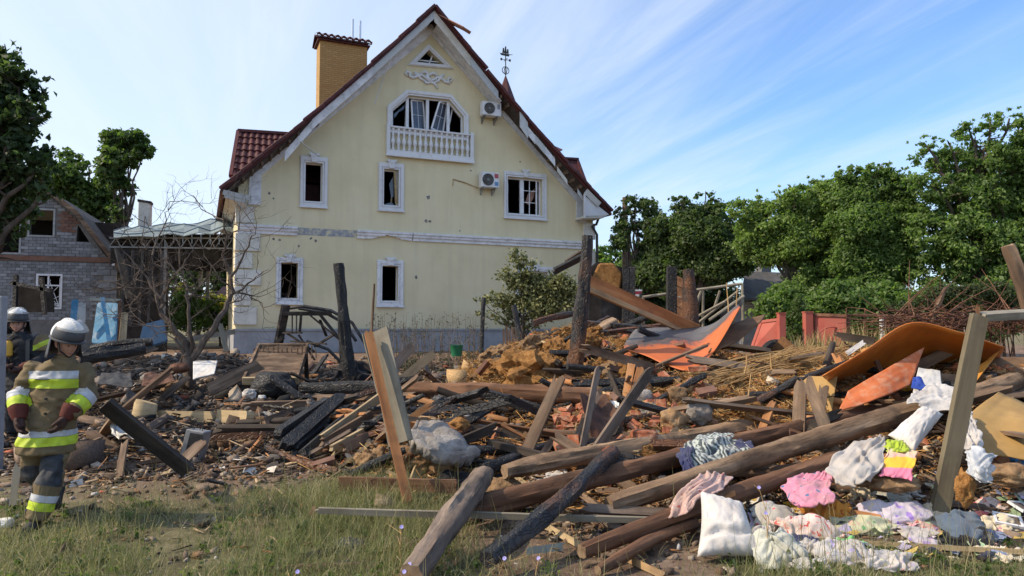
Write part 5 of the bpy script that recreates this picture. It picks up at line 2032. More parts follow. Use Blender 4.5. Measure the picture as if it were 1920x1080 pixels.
# grey-roofed shed
fq = Frame(1440, 600, 26.0, 10)
sg = fq.root('garden_shed')
T(sg, 'small block shed with a dark felt roof half hidden by the light green tree', 'shed')
u0, u1 = fq.fp(1392, 580)[0], fq.fp(1500, 580)[0]
mb = MB()
mb.box(u0, u1, 0, 3.5, -1.2, fq.fp(1440, 562)[1])
mb.build('wall', MATS['cinder_block'], sg)
mb = MB()
mb.prism([fq.f3(1388, 563, -0.3), fq.f3(1488, 563, -0.3), fq.f3(1470, 515, 1.8), fq.f3(1398, 512, 1.8)], (0, 0.02, 0.08))
mb.build('roof', MATS['slate_roof'], sg)
for i in range(5):
	mb = MB()
	z = fq.fp(1440, 566 + i * 5)[1]
	mb.box(u0, u0 + 1.3, -0.04, -0.002, z - 0.07, z)
	mb.build('plank', MATS['grey_board'], sg)
mb = MB()
r = fq.fr(1428, 486, 1446, 515, 1.9)
mb.box(r[0], r[1], 1.9, 2.4, r[2] - 0.3, r[3])
mb.build('chimney', MATS['cinder_block'], sg)

# red fence panel, red post, red gate, wire fence
def pipe_thing(name, label, cat, segs, r, mat, group=None, part='rail'):
	c = sum((Vector(a) + Vector(b) for a, b in segs), Vector()) / (2 * len(segs))
	root = empty(name, (c.x, c.y, min(min(a.z, b.z) for a, b in segs)))
	T(root, label, cat, group)
	for a, b in segs:
		mb = MB()
		mb.tube([a, b], r, 7)
		mb.build(part, MATS[mat], root, loc=root.location, smooth=True)
		root.children
	for ch in root.children:
		ch.location = (0, 0, 0)
	return root

Yf = 15.5
def panel_thing(name, label, cat, quad, th, mat, frame_mat=None, group=None):
	"""a framed sheet: quad of world points (bottom-left, bottom-right, top-right, top-left)"""
	A, B, C, D = map(Vector, quad)
	base = (A + B) / 2
	root = empty(name, base)
	T(root, label, cat, group)
	nrm = (B - A).cross(D - A).normalized()
	mb = MB()
	mb.prism([p - base for p in (A, B, C, D)], nrm * th)
	mb.build('sheet', MATS[mat], root)
	if frame_mat:
		for p, q in ((A, B), (B, C), (C, D), (D, A)):
			mb = MB()
			mb.bar(p - base + nrm * 0.015, q - base + nrm * 0.015, 0.06, 0.06, nrm)
			mb.build('frame_bar', MATS[frame_mat], root)
	return root

panel_thing('red_fence', 'dented red sheet fence panel with torn spikes along its top', 'fence panel',
			(P(1408, 660, 16), P(1462, 652, 15.6), P(1460, 600, 15.6), P(1428, 604, 16)), 0.02, 'red_paint', 'red_paint')
for px, py0, py1, lb, w_ in ((1466, 588, 655, 'square red fence post beside the dented panel', 13), (1516, 586, 662, 'square red gate post holding the red gate', 15)):
	b = P(px, py1, 15.4)
	rt = empty('fence_post', (b.x, b.y, b.z - 0.3))
	T(rt, lb, 'post')
	w = pxm(w_, 15.4) / 2
	mb = MB()
	mb.box(-w, w, -w, w, 0, P(px, py0, 15.4).z - b.z + 0.3)
	mb.build('shaft', MATS['red_paint'], rt, bevel=0.01)
	mb = MB()
	h_ = P(px, py0, 15.4).z - b.z + 0.3
	mb.box(-w - .01, w + .01, -w - .01, w + .01, h_, h_ + 0.02)
	mb.build('cap', MATS['red_paint'], rt)
g_ = panel_thing('gate', 'red sheet metal gate in an orange pipe frame', 'gate', (P(1526, 662, 15.4), P(1590, 660, 15.0), P(1591, 592, 15.0), P(1526, 590, 15.4)), 0.015, 'red_paint', 'rust')
mb = MB()
cc = P(1560, 645, 15.15)
mb.tube([cc - g_.location + Vector((0.35 * math.cos(a), -0.03, 0.35 * math.sin(a))) for a in np.linspace(0.2, 3.0, 14)], 0.015, 5)
mb.build('scroll', MATS['red_paint'], g_)
pipe_thing('fence_rail', 'long rusty rail running along the wire fence right of the gate', 'rail', [(P(1588, 591, 15.0), P(1760, 592, 14.6)), (P(1760, 592, 14.6), P(1935, 596, 14.2))], 0.025, 'rust')
for px, y0, y1, w_, lb in ((1656, 592, 640, 9, 'short white fence post at the left of the branch heap'), (1818, 588, 640, 13, 'white fence post just left of the leaning timber frame')):
	b = P(px, y1, 14.7)
	zg = H(b.x, b.y)
	mb = MB()
	w = pxm(w_, 14.7) / 2
	mb.box(b.x - w, b.x + w, b.y - w, b.y + w, min(zg, b.z), P(px, y0, 14.7).z)
	T(mb.build('white_fence_post', MATS['white_post'], None, (b.x, b.y, zg), bevel=0.01), lb, 'post')
for px, lb in ((1587, 'rusty spike standing on the rail above the gate corner'), (1622, 'rusty spike standing on the rail over the ivy')):
	mb = MB()
	a = P(px, 592, 14.95)
	mb.tube([a - Vector((0, 0, 1.2)), P(px, 578, 14.95)], [0.02, 0.015], 6)
	T(mb.build('iron_spike', MATS['rust'], None, tuple(a - Vector((0, 0, 1.2)))), lb, 'spike')

# heap of cut branches along the fence
def branch_heap():
	rng = np.random.default_rng(9)
	mb = MB()
	for i in range(260):
		px = rng.uniform(1660, 1930)
		py = rng.normal(600, 9)
		y = 14.0 + rng.uniform(-0.6, 0.6)
		a = P(px, py, y)
		L = rng.uniform(0.4, 1.3)
		d = Vector((rng.normal(), rng.normal() * 0.4, rng.normal() * 0.28)).normalized() * L
		m_ = a + d * 0.5 + Vector(rng.normal(size=3)) * 0.06
		mb.tube([a, m_, a + d], [rng.uniform(0.008, 0.018), 0.009, 0.004], 4)
	for px in np.linspace(1670, 1920, 40):
		a = P(px, 640, 14.0 + rng.uniform(-.4, .4))
		a.z = H(a.x, a.y)
		mb.tube([a, P(px + rng.normal() * 20, 600, 14.0)], 0.012, 4)
	o = mb.build('branch_heap', MATS['rust'])
	T(o, 'tangled heap of cut reddish brown branches along the wire fence', 'branch heap', kind='stuff')
	pts = [P(1745, 615, 14.0), P(1752, 585, 14), P(1765, 558, 14), P(1772, 540, 14.1), P(1780, 537, 14.2)]
	mb = MB()
	mb.tube(pts, [0.06, 0.055, 0.05, 0.03, 0.01], 7)
	T(mb.build('stub_branch', MATS['old_wood'], None, tuple(pts[0]), smooth=True), 'thick broken branch sticking up from the branch heap', 'branch')

branch_heap()

# pipe frame behind the straw mound
fr = [(P(1205, 557, 18), P(1392, 532, 17.5)), (P(1392, 532, 17.5), P(1394, 640, 17.5)), (P(1318, 640, 18), P(1318, 545, 18)), (P(1206, 557, 18), P(1208, 640, 18)),
	  (P(1310, 605, 17.8), P(1385, 545, 17.4)), (P(1300, 580, 18), P(1315, 545, 18)), (P(1340, 575, 18), P(1350, 545, 18)), (P(1330, 600, 17), P(1395, 555, 17.2)), (P(1310, 592, 17.8), P(1360, 565, 17.5))]
pipe_thing('pipe_frame', 'rectangular pale pipe frame of a wrecked greenhouse behind the orange sheet', 'frame', fr, 0.035, 'grey_board', part='pipe')
# burnt wall remnant: studs with boards
root = empty('wall_remnant', P(1270, 640, 16.5))
T(root, 'scorched corner of a plank wall still standing behind the orange sheet', 'wall')
o_ = root.location
mb = MB()
mb.bar(P(1258, 640, 16.5) - o_, P(1259, 500, 16.5) - o_, 0.20, 0.2)
mb.build('stud', MATS['char'], root)
mb = MB()
mb.tube([P(1296, 640, 16.2) - o_, P(1294, 560, 16.2) - o_, P(1291, 505, 16.2) - o_], [0.20, 0.17, 0.12], 9)
mb.build('post', MATS['char_brown'], root, smooth=True)
for i in range(6):
	a = P(1262, 522 + i * 19, 16.5) - o_
	b = P(1290, 536 + i * 20, 16.25) - o_
	mb = MB()
	mb.bar(a, b, 0.05, 0.19)
	mb.build('plank', MATS['brown_log'], root)
# corrugated red-white barrier far back
root = empty('barrier', P(1190, 600, 21))
T(root, 'small red barrier with a white cap beyond the fallen beam', 'barrier')
o_ = root.location
mb = MB()
mb.box(*(lambda r: (r[0], r[1], 0, 0.3, r[2], r[3]))((P(1176, 550, 21).x - o_.x, P(1203, 550, 21).x - o_.x, P(1190, 552, 21).z - o_.z, P(1190, 546, 21).z - o_.z)))
mb.build('board', plain('barrier_red', (0.45, 0.04, 0.05)), root)
for (y0, y1) in ((543, 546), (552, 556)):
	mb = MB()
	mb.box(P(1174, 550, 21).x - o_.x, P(1204, 550, 21).x - o_.x, -0.02, 0.32, P(1190, y1, 21).z - o_.z, P(1190, y0, 21).z - o_.z)
	mb.build('rail', MATS['white_post'], root)
for px in (1177, 1201):
	mb = MB()
	mb.bar(P(px, 550, 21) - o_, Vector((P(px, 550, 21).x - o_.x, 0.1, -0.8)), 0.08, 0.08)
	mb.build('leg', MATS['dark_metal'], root)
# rear dark burnt outbuilding mass behind mound
root = empty('burnt_hut', P(1130, 620, 17.5))
T(root, 'charred hut wall with a straw coloured hole behind the tall burnt post', 'hut')
o_ = root.location
mb = MB()
mb.prism([P(1090, 640, 17.5) - o_, P(1188, 640, 17.5) - o_, P(1186, 505, 17.5) - o_, P(1120, 490, 17.5) - o_, P(1095, 510, 17.5) - o_], (0, 0.3, 0))
mb.build('wall', MATS['soot_wall'], root)
mb = MB()
pts = [P(1112, 545, 17.45) - o_, P(1160, 550, 17.45) - o_, P(1166, 515, 17.45) - o_, P(1150, 494, 17.45) - o_, P(1122, 494, 17.45) - o_, P(1110, 520, 17.45) - o_]
mb.prism(pts, (0, -0.12, 0))
mb.build('clay_panel', MATS['straw_clay'], root, bevel=0.04)
for px in (1098, 1172, 1184):
	mb = MB()
	mb.bar(P(px, 640, 17.35) - o_, P(px + 1, 500, 17.35) - o_, 0.14, 0.14)
	mb.build('stud', MATS['char'], root)
# ------------------------------------------------------------------ builders for the wreckage
def frame_mat4(p0, p1, roll=0.0):
	"""X along p0->p1, Z towards the photographer's side, then rolled about X"""
	d = (p1 - p0).normalized()
	v = ((p0 + p1) / 2 - Vector((0, 0, CAMZ))).normalized()
	z = -(v - d * v.dot(d))
	z = z.normalized() if z.length > 1e-3 else Vector((0, 0, 1))
	z = Matrix.Rotation(roll, 3, d) @ z
	y = z.cross(d)
	m = Matrix((d, y, z)).transposed().to_4x4()
	m.translation = p0
	return m

def place_mesh(name, mb, mats, mat4, smooth=False, bevel=0, angle=40):
	o = mb.build(name, mats, None, (0, 0, 0), smooth, bevel, angle)
	o.matrix_world = mat4
	return o

M('end_grain', [(0.3, (0.16, 0.10, 0.06)), (0.7, (0.34, 0.24, 0.15))], 14, 0.9, 0.4, 30, 0.008, dirt=(0.08, 0.055, 0.04), dirt_amt=0.6)

def log(name, label, a, b, wa, wb, mat, da=None, db=None, cat='log', group=None, bend=0.05, seed=0, end='end_grain', rough=0.13, roll=0.0, sides=20):
	"""a, b: photo pixels of the axis ends; wa, wb: thickness there in pixels; da, db: distances (else lying on the ground)"""
	pa = P(a[0], a[1], da) if da else G(a[0], a[1], pxm(wa, 8) * 0.45)
	pb = P(b[0], b[1], db) if db else G(b[0], b[1], pxm(wb, 8) * 0.45)
	ra, rb = pxm(wa, pa.y) / 2.55, pxm(wb, pb.y) / 2.45
	return log3(name, label, pa, pb, ra, rb, mat, cat, group, bend, seed, end, rough, roll, sides)

def log3(name, label, pa, pb, ra, rb, mat, cat='log', group=None, bend=0.05, seed=0, end='end_grain', rough=0.09, roll=0.0, sides=14):
	rng = np.random.default_rng(seed + 100)
	L = (pb - pa).length
	n = max(10, int(L / 0.09))
	mb = MB()
	ph = rng.uniform(0, 6.28, 6)
	for i in range(n + 1):
		t = i / n
		x = L * t
		cy = bend * L * 0.22 * math.sin(math.pi * t + 0.4 * math.sin(ph[0])) + 0.12 * ra * math.sin(5 * t + ph[1])
		cz = bend * L * 0.2 * math.sin(2.3 * math.pi * t + ph[2])
		r = ra + (rb - ra) * t
		r *= 1 + 0.05 * math.sin(9 * t + ph[3]) + 0.03 * math.sin(23 * t + ph[4])
		if i in (0, n):
			r *= 0.93
		for k in range(sides):
			an = 2 * math.pi * k / sides
			nz_ = noise.noise(Vector((x * 1.2, 2.2 * math.cos(an) + seed * 3.7, 2.2 * math.sin(an)))) + 0.6 * noise.noise(Vector((x * 6, 5 * math.cos(an) + seed, 5 * math.sin(an))))
			ck = noise.noise(Vector((x * 0.7 + seed * 9, an * 2.6, seed)))
			kn = noise.noise(Vector((x * 2.1 - seed, math.cos(an) * 1.3, math.sin(an) * 1.3 + 7)))
			rr = r * (1 + rough * 1.6 * nz_ - 0.16 * max(0, 0.22 - abs(ck)) / 0.22 + 0.5 * max(0, kn - 0.45))
			xe = x + (0.18 * ra * noise.noise(Vector((3 * math.cos(an), 3 * math.sin(an), seed + i))) if i in (0, n) else 0)
			mb.v.append((xe, cy + rr * math.cos(an), cz + rr * math.sin(an)))
	for i in range(n):
		for k in range(sides):
			mb.f.append((i * sides + (k + 1) % sides, i * sides + k, (i + 1) * sides + k, (i + 1) * sides + (k + 1) % sides))
			mb.m.append(0)
	mb.f.append(tuple(range(sides)))
	mb.f.append(tuple(n * sides + k for k in reversed(range(sides))))
	mb.m += [1, 1]
	o = place_mesh(name, mb, [MATS[mat], MATS[end]], frame_mat4(pa, pb, roll), True, 0, 50)
	T(o, label, cat, group)
	return o

def plank_mb(L, w, t, seed, splinter=(0.0, 0.0), cup=0.0):
	"""plank along X with slightly wavy faces; splintered ends"""
	rng = np.random.default_rng(seed + 500)
	n = max(3, int(L / 0.16))
	k = 5
	mb = MB()
	e0, e1 = rng.uniform(0, 1, k) * splinter[0], rng.uniform(0, 1, k) * splinter[1]
	tw = rng.normal() * 0.03
	for side in (1, -1):
		for i in range(n + 1):
			s = i / n
			for j in range(k):
				v = j / (k - 1) - 0.5
				x = L * s
				if i == 0:
					x += e0[j]
				if i == n:
					x -= e1[j]
				a = tw * s
				y = v * w * (1 + 0.03 * math.sin(7 * s + seed))
				z = side * t / 2 + cup * w * (v * v) + a * v * w + 0.004 * math.sin(4.3 * s * L + seed)
				mb.v.append((x, y, z))
	m = (n + 1) * k
	for i in range(n):
		for j in range(k - 1):
			a, b, c, d = i * k + j, (i + 1) * k + j, (i + 1) * k + j + 1, i * k + j + 1
			mb.f += [(a, b, c, d), (d + m, c + m, b + m, a + m)]
	for i in range(n):
		a, b = i * k, (i + 1) * k
		mb.f += [(b, a, a + m, b + m), (a + k - 1, b + k - 1, b + k - 1 + m, a + k - 1 + m)]
	for j in range(k - 1):
		mb.f += [(j, j + 1, j + 1 + m, j + m), (n * k + j + 1, n * k + j, n * k + j + m, n * k + j + 1 + m)]
	mb.m = [0] * len(mb.f)
	return mb

def plank(name, label, a, b, wpx, th, mat, da=None, db=None, roll=0, cat='plank', group=None, seed=0, spl=(0.04, 0.04), w_m=None, cup=0.0, lift=0.03):
	pa = P(a[0], a[1], da) if da else G(a[0], a[1], lift)
	pb = P(b[0], b[1], db) if db else G(b[0], b[1], lift)
	w = w_m or pxm(wpx, (pa.y + pb.y) / 2)
	L = (pb - pa).length
	o = place_mesh(name, plank_mb(L, w, th, seed, spl, cup), [MATS[mat]], frame_mat4(pa, pb, R(roll)))
	T(o, label, cat, group)
	return o

def grid_surface(ctrl, nu=36, nv=28, smooth=3):
	"""control rows of 3D points -> smooth dense grid"""
	C = np.array([[tuple(p) for p in row] for row in ctrl])
	r, c = C.shape[:2]

	def up(A, axis, n):
		m = A.shape[axis]
		x = np.linspace(0, m - 1, n)
		i = np.clip(np.floor(x).astype(int), 0, m - 2)
		f = x - i
		t = lambda k: np.take(A, np.clip(i + k, 0, m - 1), axis)
		p0, p1, p2, p3 = t(-1), t(0), t(1), t(2)
		if m > 2:
			lo, hi = (i == 0), (i == m - 2)
			sh = [1] * A.ndim
			sh[axis] = n
			lo, hi = lo.reshape(sh), hi.reshape(sh)
			p0 = np.where(lo, 2 * p1 - p2, p0)
			p3 = np.where(hi, 2 * p2 - p1, p3)
		else:
			p0, p3 = 2 * p1 - p2, 2 * p2 - p1
		sh = [1] * A.ndim
		sh[axis] = n
		f = f.reshape(sh)
		return 0.5 * ((2 * p1) + (-p0 + p2) * f + (2 * p0 - 5 * p1 + 4 * p2 - p3) * f ** 2 + (-p0 + 3 * p1 - 3 * p2 + p3) * f ** 3)
	return up(up(C, 0, nv), 1, nu)

def surf_object(name, Gd, mat, thick, parent=None, loc=None, smooth=True):
	nv, nu = Gd.shape[:2]
	v = Gd.reshape(-1, 3)
	i = np.arange(nv - 1)[:, None] * nu + np.arange(nu - 1)[None, :]
	q = np.stack([i, i + 1, i + nu + 1, i + nu], 2).reshape(-1, 4)
	c = v.mean(0)
	l = loc or (c[0], c[1], v[:, 2].min())
	o = fastmesh(name, v, q, 4, MATS[mat] if isinstance(mat, str) else mat, None, parent, smooth, None, l)
	if thick:
		s = o.modifiers.new('thick', 'SOLIDIFY')
		s.thickness = thick
		s.offset = 0
	return o

def normals(Gd):
	du = np.gradient(Gd, axis=1)
	dv = np.gradient(Gd, axis=0)
	n = np.cross(du, dv)
	return n / (np.linalg.norm(n, axis=2)[..., None] + 1e-9)

def sheet(name, label, cat, rows, mat, thick=0.008, warp=0.01, seed=0, group=None, nu=30, nv=20):
	"""rows of (px, py, distance)"""
	Gd = grid_surface([[P(*p) for p in row] for row in rows], nu, nv)
	nv_, nu_ = Gd.shape[:2]
	U, V = np.meshgrid(np.linspace(0, 3, nu_), np.linspace(0, 3, nv_))
	Gd = Gd + normals(Gd) * (warp * fbm(U + seed * 3.1, V + seed, 3, seed))[..., None]
	o = surf_object(name, Gd, mat, thick)
	T(o, label, cat, group)
	return o

def cloth(name, label, cat, rows, mat, fold=0.04, freq=5, seed=0, thick=0.012, group=None, world=False, nu=64, nv=48, raggd=0.03, stretch=1.0):
	"""crumpled cloth over control rows of (px, py, distance) or world points"""
	pts = rows if world else [[P(*p) for p in row] for row in rows]
	Gd = grid_surface(pts, nu, nv)
	U, V = np.meshgrid(np.linspace(0, 1, nu), np.linspace(0, 1, nv))
	nz = normals(Gd)
	th = seed * 1.7
	ct, st_ = math.cos(th), math.sin(th)
	A_, B_ = U * ct + V * st_, V * ct - U * st_
	ax = fbm(U * 2.2 + seed, V * 2.2, 2, seed)
	f1 = vnoise(A_ * freq * 1.5 + 0.8 * ax + 9, B_ * freq * 0.38 + 0.5 * ax + seed, seed + 7)
	f2 = vnoise(A_ * freq * 0.6 - 0.6 * ax, B_ * freq * 2.0 + 3 + 0.9 * ax, seed + 8)
	rid = 0.75 * (1 - np.abs(f1) * 2.0) + 0.45 * (1 - np.abs(f2) * 2.0)
	Gd = Gd + nz * (fold * rid * 0.8 + 0.10 * fold * fbm(U * freq * 3, V * freq * 3, 2, seed + 3))[..., None]
	# ragged outline: slide the rim in its own plane
	rim = np.minimum(np.minimum(U, 1 - U), np.minimum(V, 1 - V))
	k = np.exp(-rim * 14) * raggd
	Gd[..., 0] += k * fbm(U * 6 + 3, V * 6, 2, seed + 21)
	Gd[..., 1] += k * fbm(U * 6 - 5, V * 6, 2, seed + 22)
	# never below the soil
	g = hz(Gd[..., 0], Gd[..., 1]) + 0.012
	Gd[..., 2] = np.maximum(Gd[..., 2], g)
	o = surf_object(name, Gd, mat, thick)
	T(o, label, cat, group)
	return o

def heap(name, label, cat, x0, x1, yb, yt, mat, seed=0, fold=0.045, freq=5, rise=None, skew=0.0, group=None, thick=0.012, depth=None):
	"""a rag lying on the ground: pixel extents x0..x1, front edge yb, top yt"""
	g0 = G((x0 + x1) / 2, yb, 0.01)
	w = pxm(x1 - x0, g0.y)
	dep = depth or w * 0.55
	ztop = P((x0 + x1) / 2, yt, g0.y + dep * 0.7).z
	rng = np.random.default_rng(seed + 900)
	rows = []
	for j, (f, h) in enumerate(((0, 0.0), (0.12, 0.45), (0.45, 0.85), (0.75, 1.0), (1.0, 0.15))):
		row = []
		for i in range(6):
			s = i / 5
			x = g0.x - w / 2 + w * s + rng.normal() * w * 0.03 + skew * f * w
			y = g0.y + dep * f + rng.normal() * dep * 0.04 + (0.10 * dep if i in (0, 5) else 0)
			zg = H(x, y)
			side = 0.25 + 0.75 * math.sin(math.pi * (0.12 + 0.76 * s)) ** 0.7
			z = zg + 0.015 + max(0.02, (ztop - zg)) * h * side * 0.85 * rng.uniform(0.75, 1.15)
			row.append(Vector((x, y, z)))
		rows.append(row)
	return cloth(name, label, cat, rows, mat, fold * 0.8, freq * 0.8, seed, thick, group, True)

def pillow(name, label, c4, thick, mat, seed=0, cat='pillow', group=None):
	"""c4: four corner points in world space (a, b, c, d around)"""
	a, b, c, d = [np.array(tuple(p)) for p in c4]
	n = 34
	U, V = np.meshgrid(np.linspace(-1, 1, n), np.linspace(-1, 1, n))
	s, t = (U + 1) / 2, (V + 1) / 2
	base = ((1 - s) * (1 - t))[..., None] * a + (s * (1 - t))[..., None] * b + (s * t)[..., None] * c + ((1 - s) * t)[..., None] * d
	cen = (a + b + c + d) / 4
	pinch = 0.10 * (1 - U ** 2) * V ** 2 + 0.10 * (1 - V ** 2) * U ** 2
	base = base + (cen - base) * pinch[..., None]
	nn = np.cross(b - a, d - a)
	nn = nn / np.linalg.norm(nn)
	prof = (np.clip(1 - np.abs(U) ** 2.6, 0, 1) * np.clip(1 - np.abs(V) ** 2.6, 0, 1)) ** 0.55
	if seed == 1:
		prof = prof * (1 - 0.45 * np.exp(-((V + 0.42 - 0.12 * U + 0.05 * np.sin(5 * U)) / 0.10) ** 2))
	vs, qs = [], []
	for sg in (1, -1):
		wr = 1 + 0.10 * fbm(U * 2 + seed, V * 2 + sg, 3, seed)
		edge = np.exp(-(1 - np.maximum(np.abs(U), np.abs(V))) * 5)
		rip = 0.010 * edge * np.sin(16 * (U + V) + 3 * fbm(U * 2, V * 2, 2, seed)) + 0.012 * (1 - 2 * np.abs(vnoise(U * 3.2 + 0.5 * V, V * 1.4, seed + 1))) * (0.3 + edge) + 0.006 * fbm(U * 6, V * 6, 2, seed + 1)
		g = base + nn * (sg * (thick * prof * wr + rip * (prof > 0.02)))[..., None]
		vs.append(g.reshape(-1, 3))
		i = np.arange(n - 1)[:, None] * n + np.arange(n - 1)[None, :]
		q = np.stack([i, i + 1, i + n + 1, i + n], 2).reshape(-1, 4)
		qs.append((q if sg == 1 else q[:, ::-1]) + (0 if sg == 1 else n * n))
	v = np.concatenate(vs)
	l = (cen[0], cen[1], v[:, 2].min())
	o = fastmesh(name, v, np.concatenate(qs), 4, MATS[mat], None, None, True, None, l)
	w = o.modifiers.new('weld', 'WELD')
	w.merge_threshold = 0.002
	T(o, label, cat, group)
	return o

def rock_mesh(name, mat, seed, sub=3, flat=(1, 1, 0.6), amp=0.35, freq=1.5, sharp=False):
	bm = bmesh.new()
	bmesh.ops.create_icosphere(bm, subdivisions=sub, radius=1)
	for v in bm.verts:
		p = v.co.copy()
		d = noise.noise(p * freq + Vector((seed * 5.1, seed, 0))) + 0.5 * noise.noise(p * freq * 2.3 + Vector((0, seed * 2.2, 1))) + 0.25 * noise.noise(p * freq * 5 + Vector((0, seed, 3)))
		if sharp:
			m = max(abs(p.x), abs(p.y), abs(p.z))
			p = p * (0.55 + 0.45 / max(m, 0.4) * 0.8)
		p *= 1 + amp * d
		v.co = Vector((p.x * flat[0], p.y * flat[1], p.z * flat[2]))
	me = bpy.data.meshes.new(name)
	bm.to_mesh(me)
	bm.free()
	me.materials.append(MATS[mat])
	return me

def rock(name, label, px, py, wpx, hpx, mat, seed, d=None, cat='rubble lump', group=None, dz=0.0, rz=0.0, tilt=(0, 0), sub=4, amp=0.3, freq=1.6, sharp=False, deep=0.8):
	"""lump whose picture box is about wpx x hpx, centred at (px, py)"""
	c = P(px, py, d) if d else G(px, py + hpx * 0.25, 0)
	if not d:
		c = P(px, py, c.y)
	rx, rz_ = pxm(wpx, c.y) / 2, pxm(hpx, c.y) / 2
	me = rock_mesh(name, mat, seed, sub, (rx, rx * deep, rz_), amp, freq, sharp)
	o = finish(name, me, None, c, True, 0, 35 if sharp else 180)
	o.rotation_euler = (tilt[0], tilt[1], rz)
	T(o, label, cat, group)
	return o

# ------------------------------------------------------------------ cloth and sheet materials
def cloth_mat(name, base, spots=(), scale=6, thr=0.34, wr=0.6, rough=0.9, dirt=(0.27, 0.21, 0.155), damt=0.6):
	m, nt, b = new_mat(name)
	v, _ = coords(nt, 'Object')
	f = noise_n(nt, v, 4, 5)
	c = ramp(nt, f, [(0.3, tuple(x * 0.85 for x in base)), (0.7, tuple(min(1, x * 1.1) for x in base))])
	for k, s in enumerate(spots):
		vo = nt.nodes.new('ShaderNodeTexVoronoi')
		vo.inputs['Scale'].default_value = scale * (1.7 + 0.5 * k)
		ad = nt.nodes.new('ShaderNodeVectorMath')
		ad.operation = 'ADD'
		ad.inputs[1].default_value = (k * 3.3, k * 1.7, k * 5.1)
		nt.links.new(v, ad.inputs[0])
		n2 = nt.nodes.new('ShaderNodeTexNoise')
		n2.inputs['Scale'].default_value = scale * 2.2
		nt.links.new(ad.outputs[0], n2.inputs['Vector'])
		mxv = nt.nodes.new('ShaderNodeMixRGB')
		mxv.inputs[0].default_value = 0.10
		nt.links.new(ad.outputs[0], mxv.inputs[1])
		nt.links.new(n2.outputs['Color'], mxv.inputs[2])
		nt.links.new(mxv.outputs[0], vo.inputs['Vector'])
		lt = math_n(nt.nodes, nt.links, 'LESS_THAN', vo.outputs['Distance'], thr * (0.78 - 0.1 * k))
		mx = nt.nodes.new('ShaderNodeMixRGB')
		nt.links.new(lt, mx.inputs[0])
		nt.links.new(c, mx.inputs[1])
		mx.inputs[2].default_value = (*s, 1)
		c = mx.outputs[0]
	f2 = noise_n(nt, v, 3.3, 6, 0.65)
	mr = nt.nodes.new('ShaderNodeMapRange')
	mr.inputs[1].default_value, mr.inputs[2].default_value, mr.inputs[4].default_value = 0.5, 0.72, damt
	nt.links.new(f2, mr.inputs[0])
	mx = nt.nodes.new('ShaderNodeMixRGB')
	nt.links.new(mr.outputs[0], mx.inputs[0])
	nt.links.new(c, mx.inputs[1])
	mx.inputs[2].default_value = (*dirt, 1)
	nt.links.new(mx.outputs[0], b.inputs['Base Color'])
	b.inputs['Roughness'].default_value = rough
	b.inputs['Specular IOR Level'].default_value = 0.15
	b.inputs['Sheen Weight'].default_value = 0.15
	h = noise_n(nt, v, 14, 6, 0.7)
	bump_n(nt, b, h, wr, 0.02)
	MATS[name] = m

cloth_mat('pillow_white', (0.60, 0.57, 0.54), damt=0.55, dirt=(0.40, 0.31, 0.25), wr=0.5)
cloth_mat('sheet_white', (0.50, 0.475, 0.45))
cloth_mat('sheet_grey', (0.44, 0.405, 0.37))
cloth_mat('bag_white', (0.48, 0.48, 0.41), damt=0.45, rough=0.45, wr=0.8)
cloth_mat('pink_floral', (0.52, 0.34, 0.29), ((0.42, 0.08, 0.07), (0.62, 0.48, 0.42)), 7, 0.26)
cloth_mat('pink_cloth', (0.62, 0.24, 0.33), ((0.06, 0.16, 0.30), (0.72, 0.42, 0.50), (0.55, 0.06, 0.10)), 6, 0.26)
cloth_mat('red_floral', (0.62, 0.50, 0.44), ((0.50, 0.09, 0.08), (0.60, 0.22, 0.18)), 8, 0.36)
cloth_mat('green_floral', (0.50, 0.50, 0.32), ((0.12, 0.30, 0.12), (0.62, 0.40, 0.30), (0.30, 0.42, 0.16)), 7, 0.3)
cloth_mat('lilac_cloth', (0.50, 0.45, 0.50), ((0.30, 0.20, 0.52), (0.42, 0.34, 0.58), (0.55, 0.5, 0.3)), 5, 0.28)
cloth_mat('pale_print', (0.47, 0.44, 0.42), ((0.42, 0.36, 0.56), (0.60, 0.28, 0.25), (0.62, 0.62, 0.3)), 6, 0.24)
cloth_mat('orange_cloth', (0.56, 0.22, 0.03), ((0.34, 0.09, 0.02),), 8, 0.3)
cloth_mat('floral_grey', (0.44, 0.41, 0.36), ((0.18, 0.24, 0.33), (0.55, 0.10, 0.12), (0.6, 0.55, 0.5)), 6, 0.3)
cloth_mat('navy_cloth', (0.035, 0.04, 0.10), damt=0.2)
cloth_mat('black_cloth', (0.014, 0.014, 0.016), damt=0.2, dirt=(0.08, 0.07, 0.06))
cloth_mat('slate_cloth', (0.09, 0.12, 0.16), damt=0.3)
cloth_mat('green_bag', (0.20, 0.52, 0.18), rough=0.4, damt=0.15)
cloth_mat('lime_cloth', (0.36, 0.46, 0.04), damt=0.2)
cloth_mat('blue_cloth', (0.04, 0.25, 0.55), ((0.35, 0.55, 0.55),), 5, 0.3, damt=0.2)
cloth_mat('cream_rag', (0.58, 0.50, 0.36), damt=0.4)
cloth_mat('yellow_rag', (0.62, 0.38, 0.04), damt=0.3)
cloth_mat('clear_film', (0.66, 0.68, 0.70), rough=0.22, wr=1.0, damt=0.1)
MATS['clear_film'].node_tree.nodes['Principled BSDF'].inputs['Alpha'].default_value = 0.72

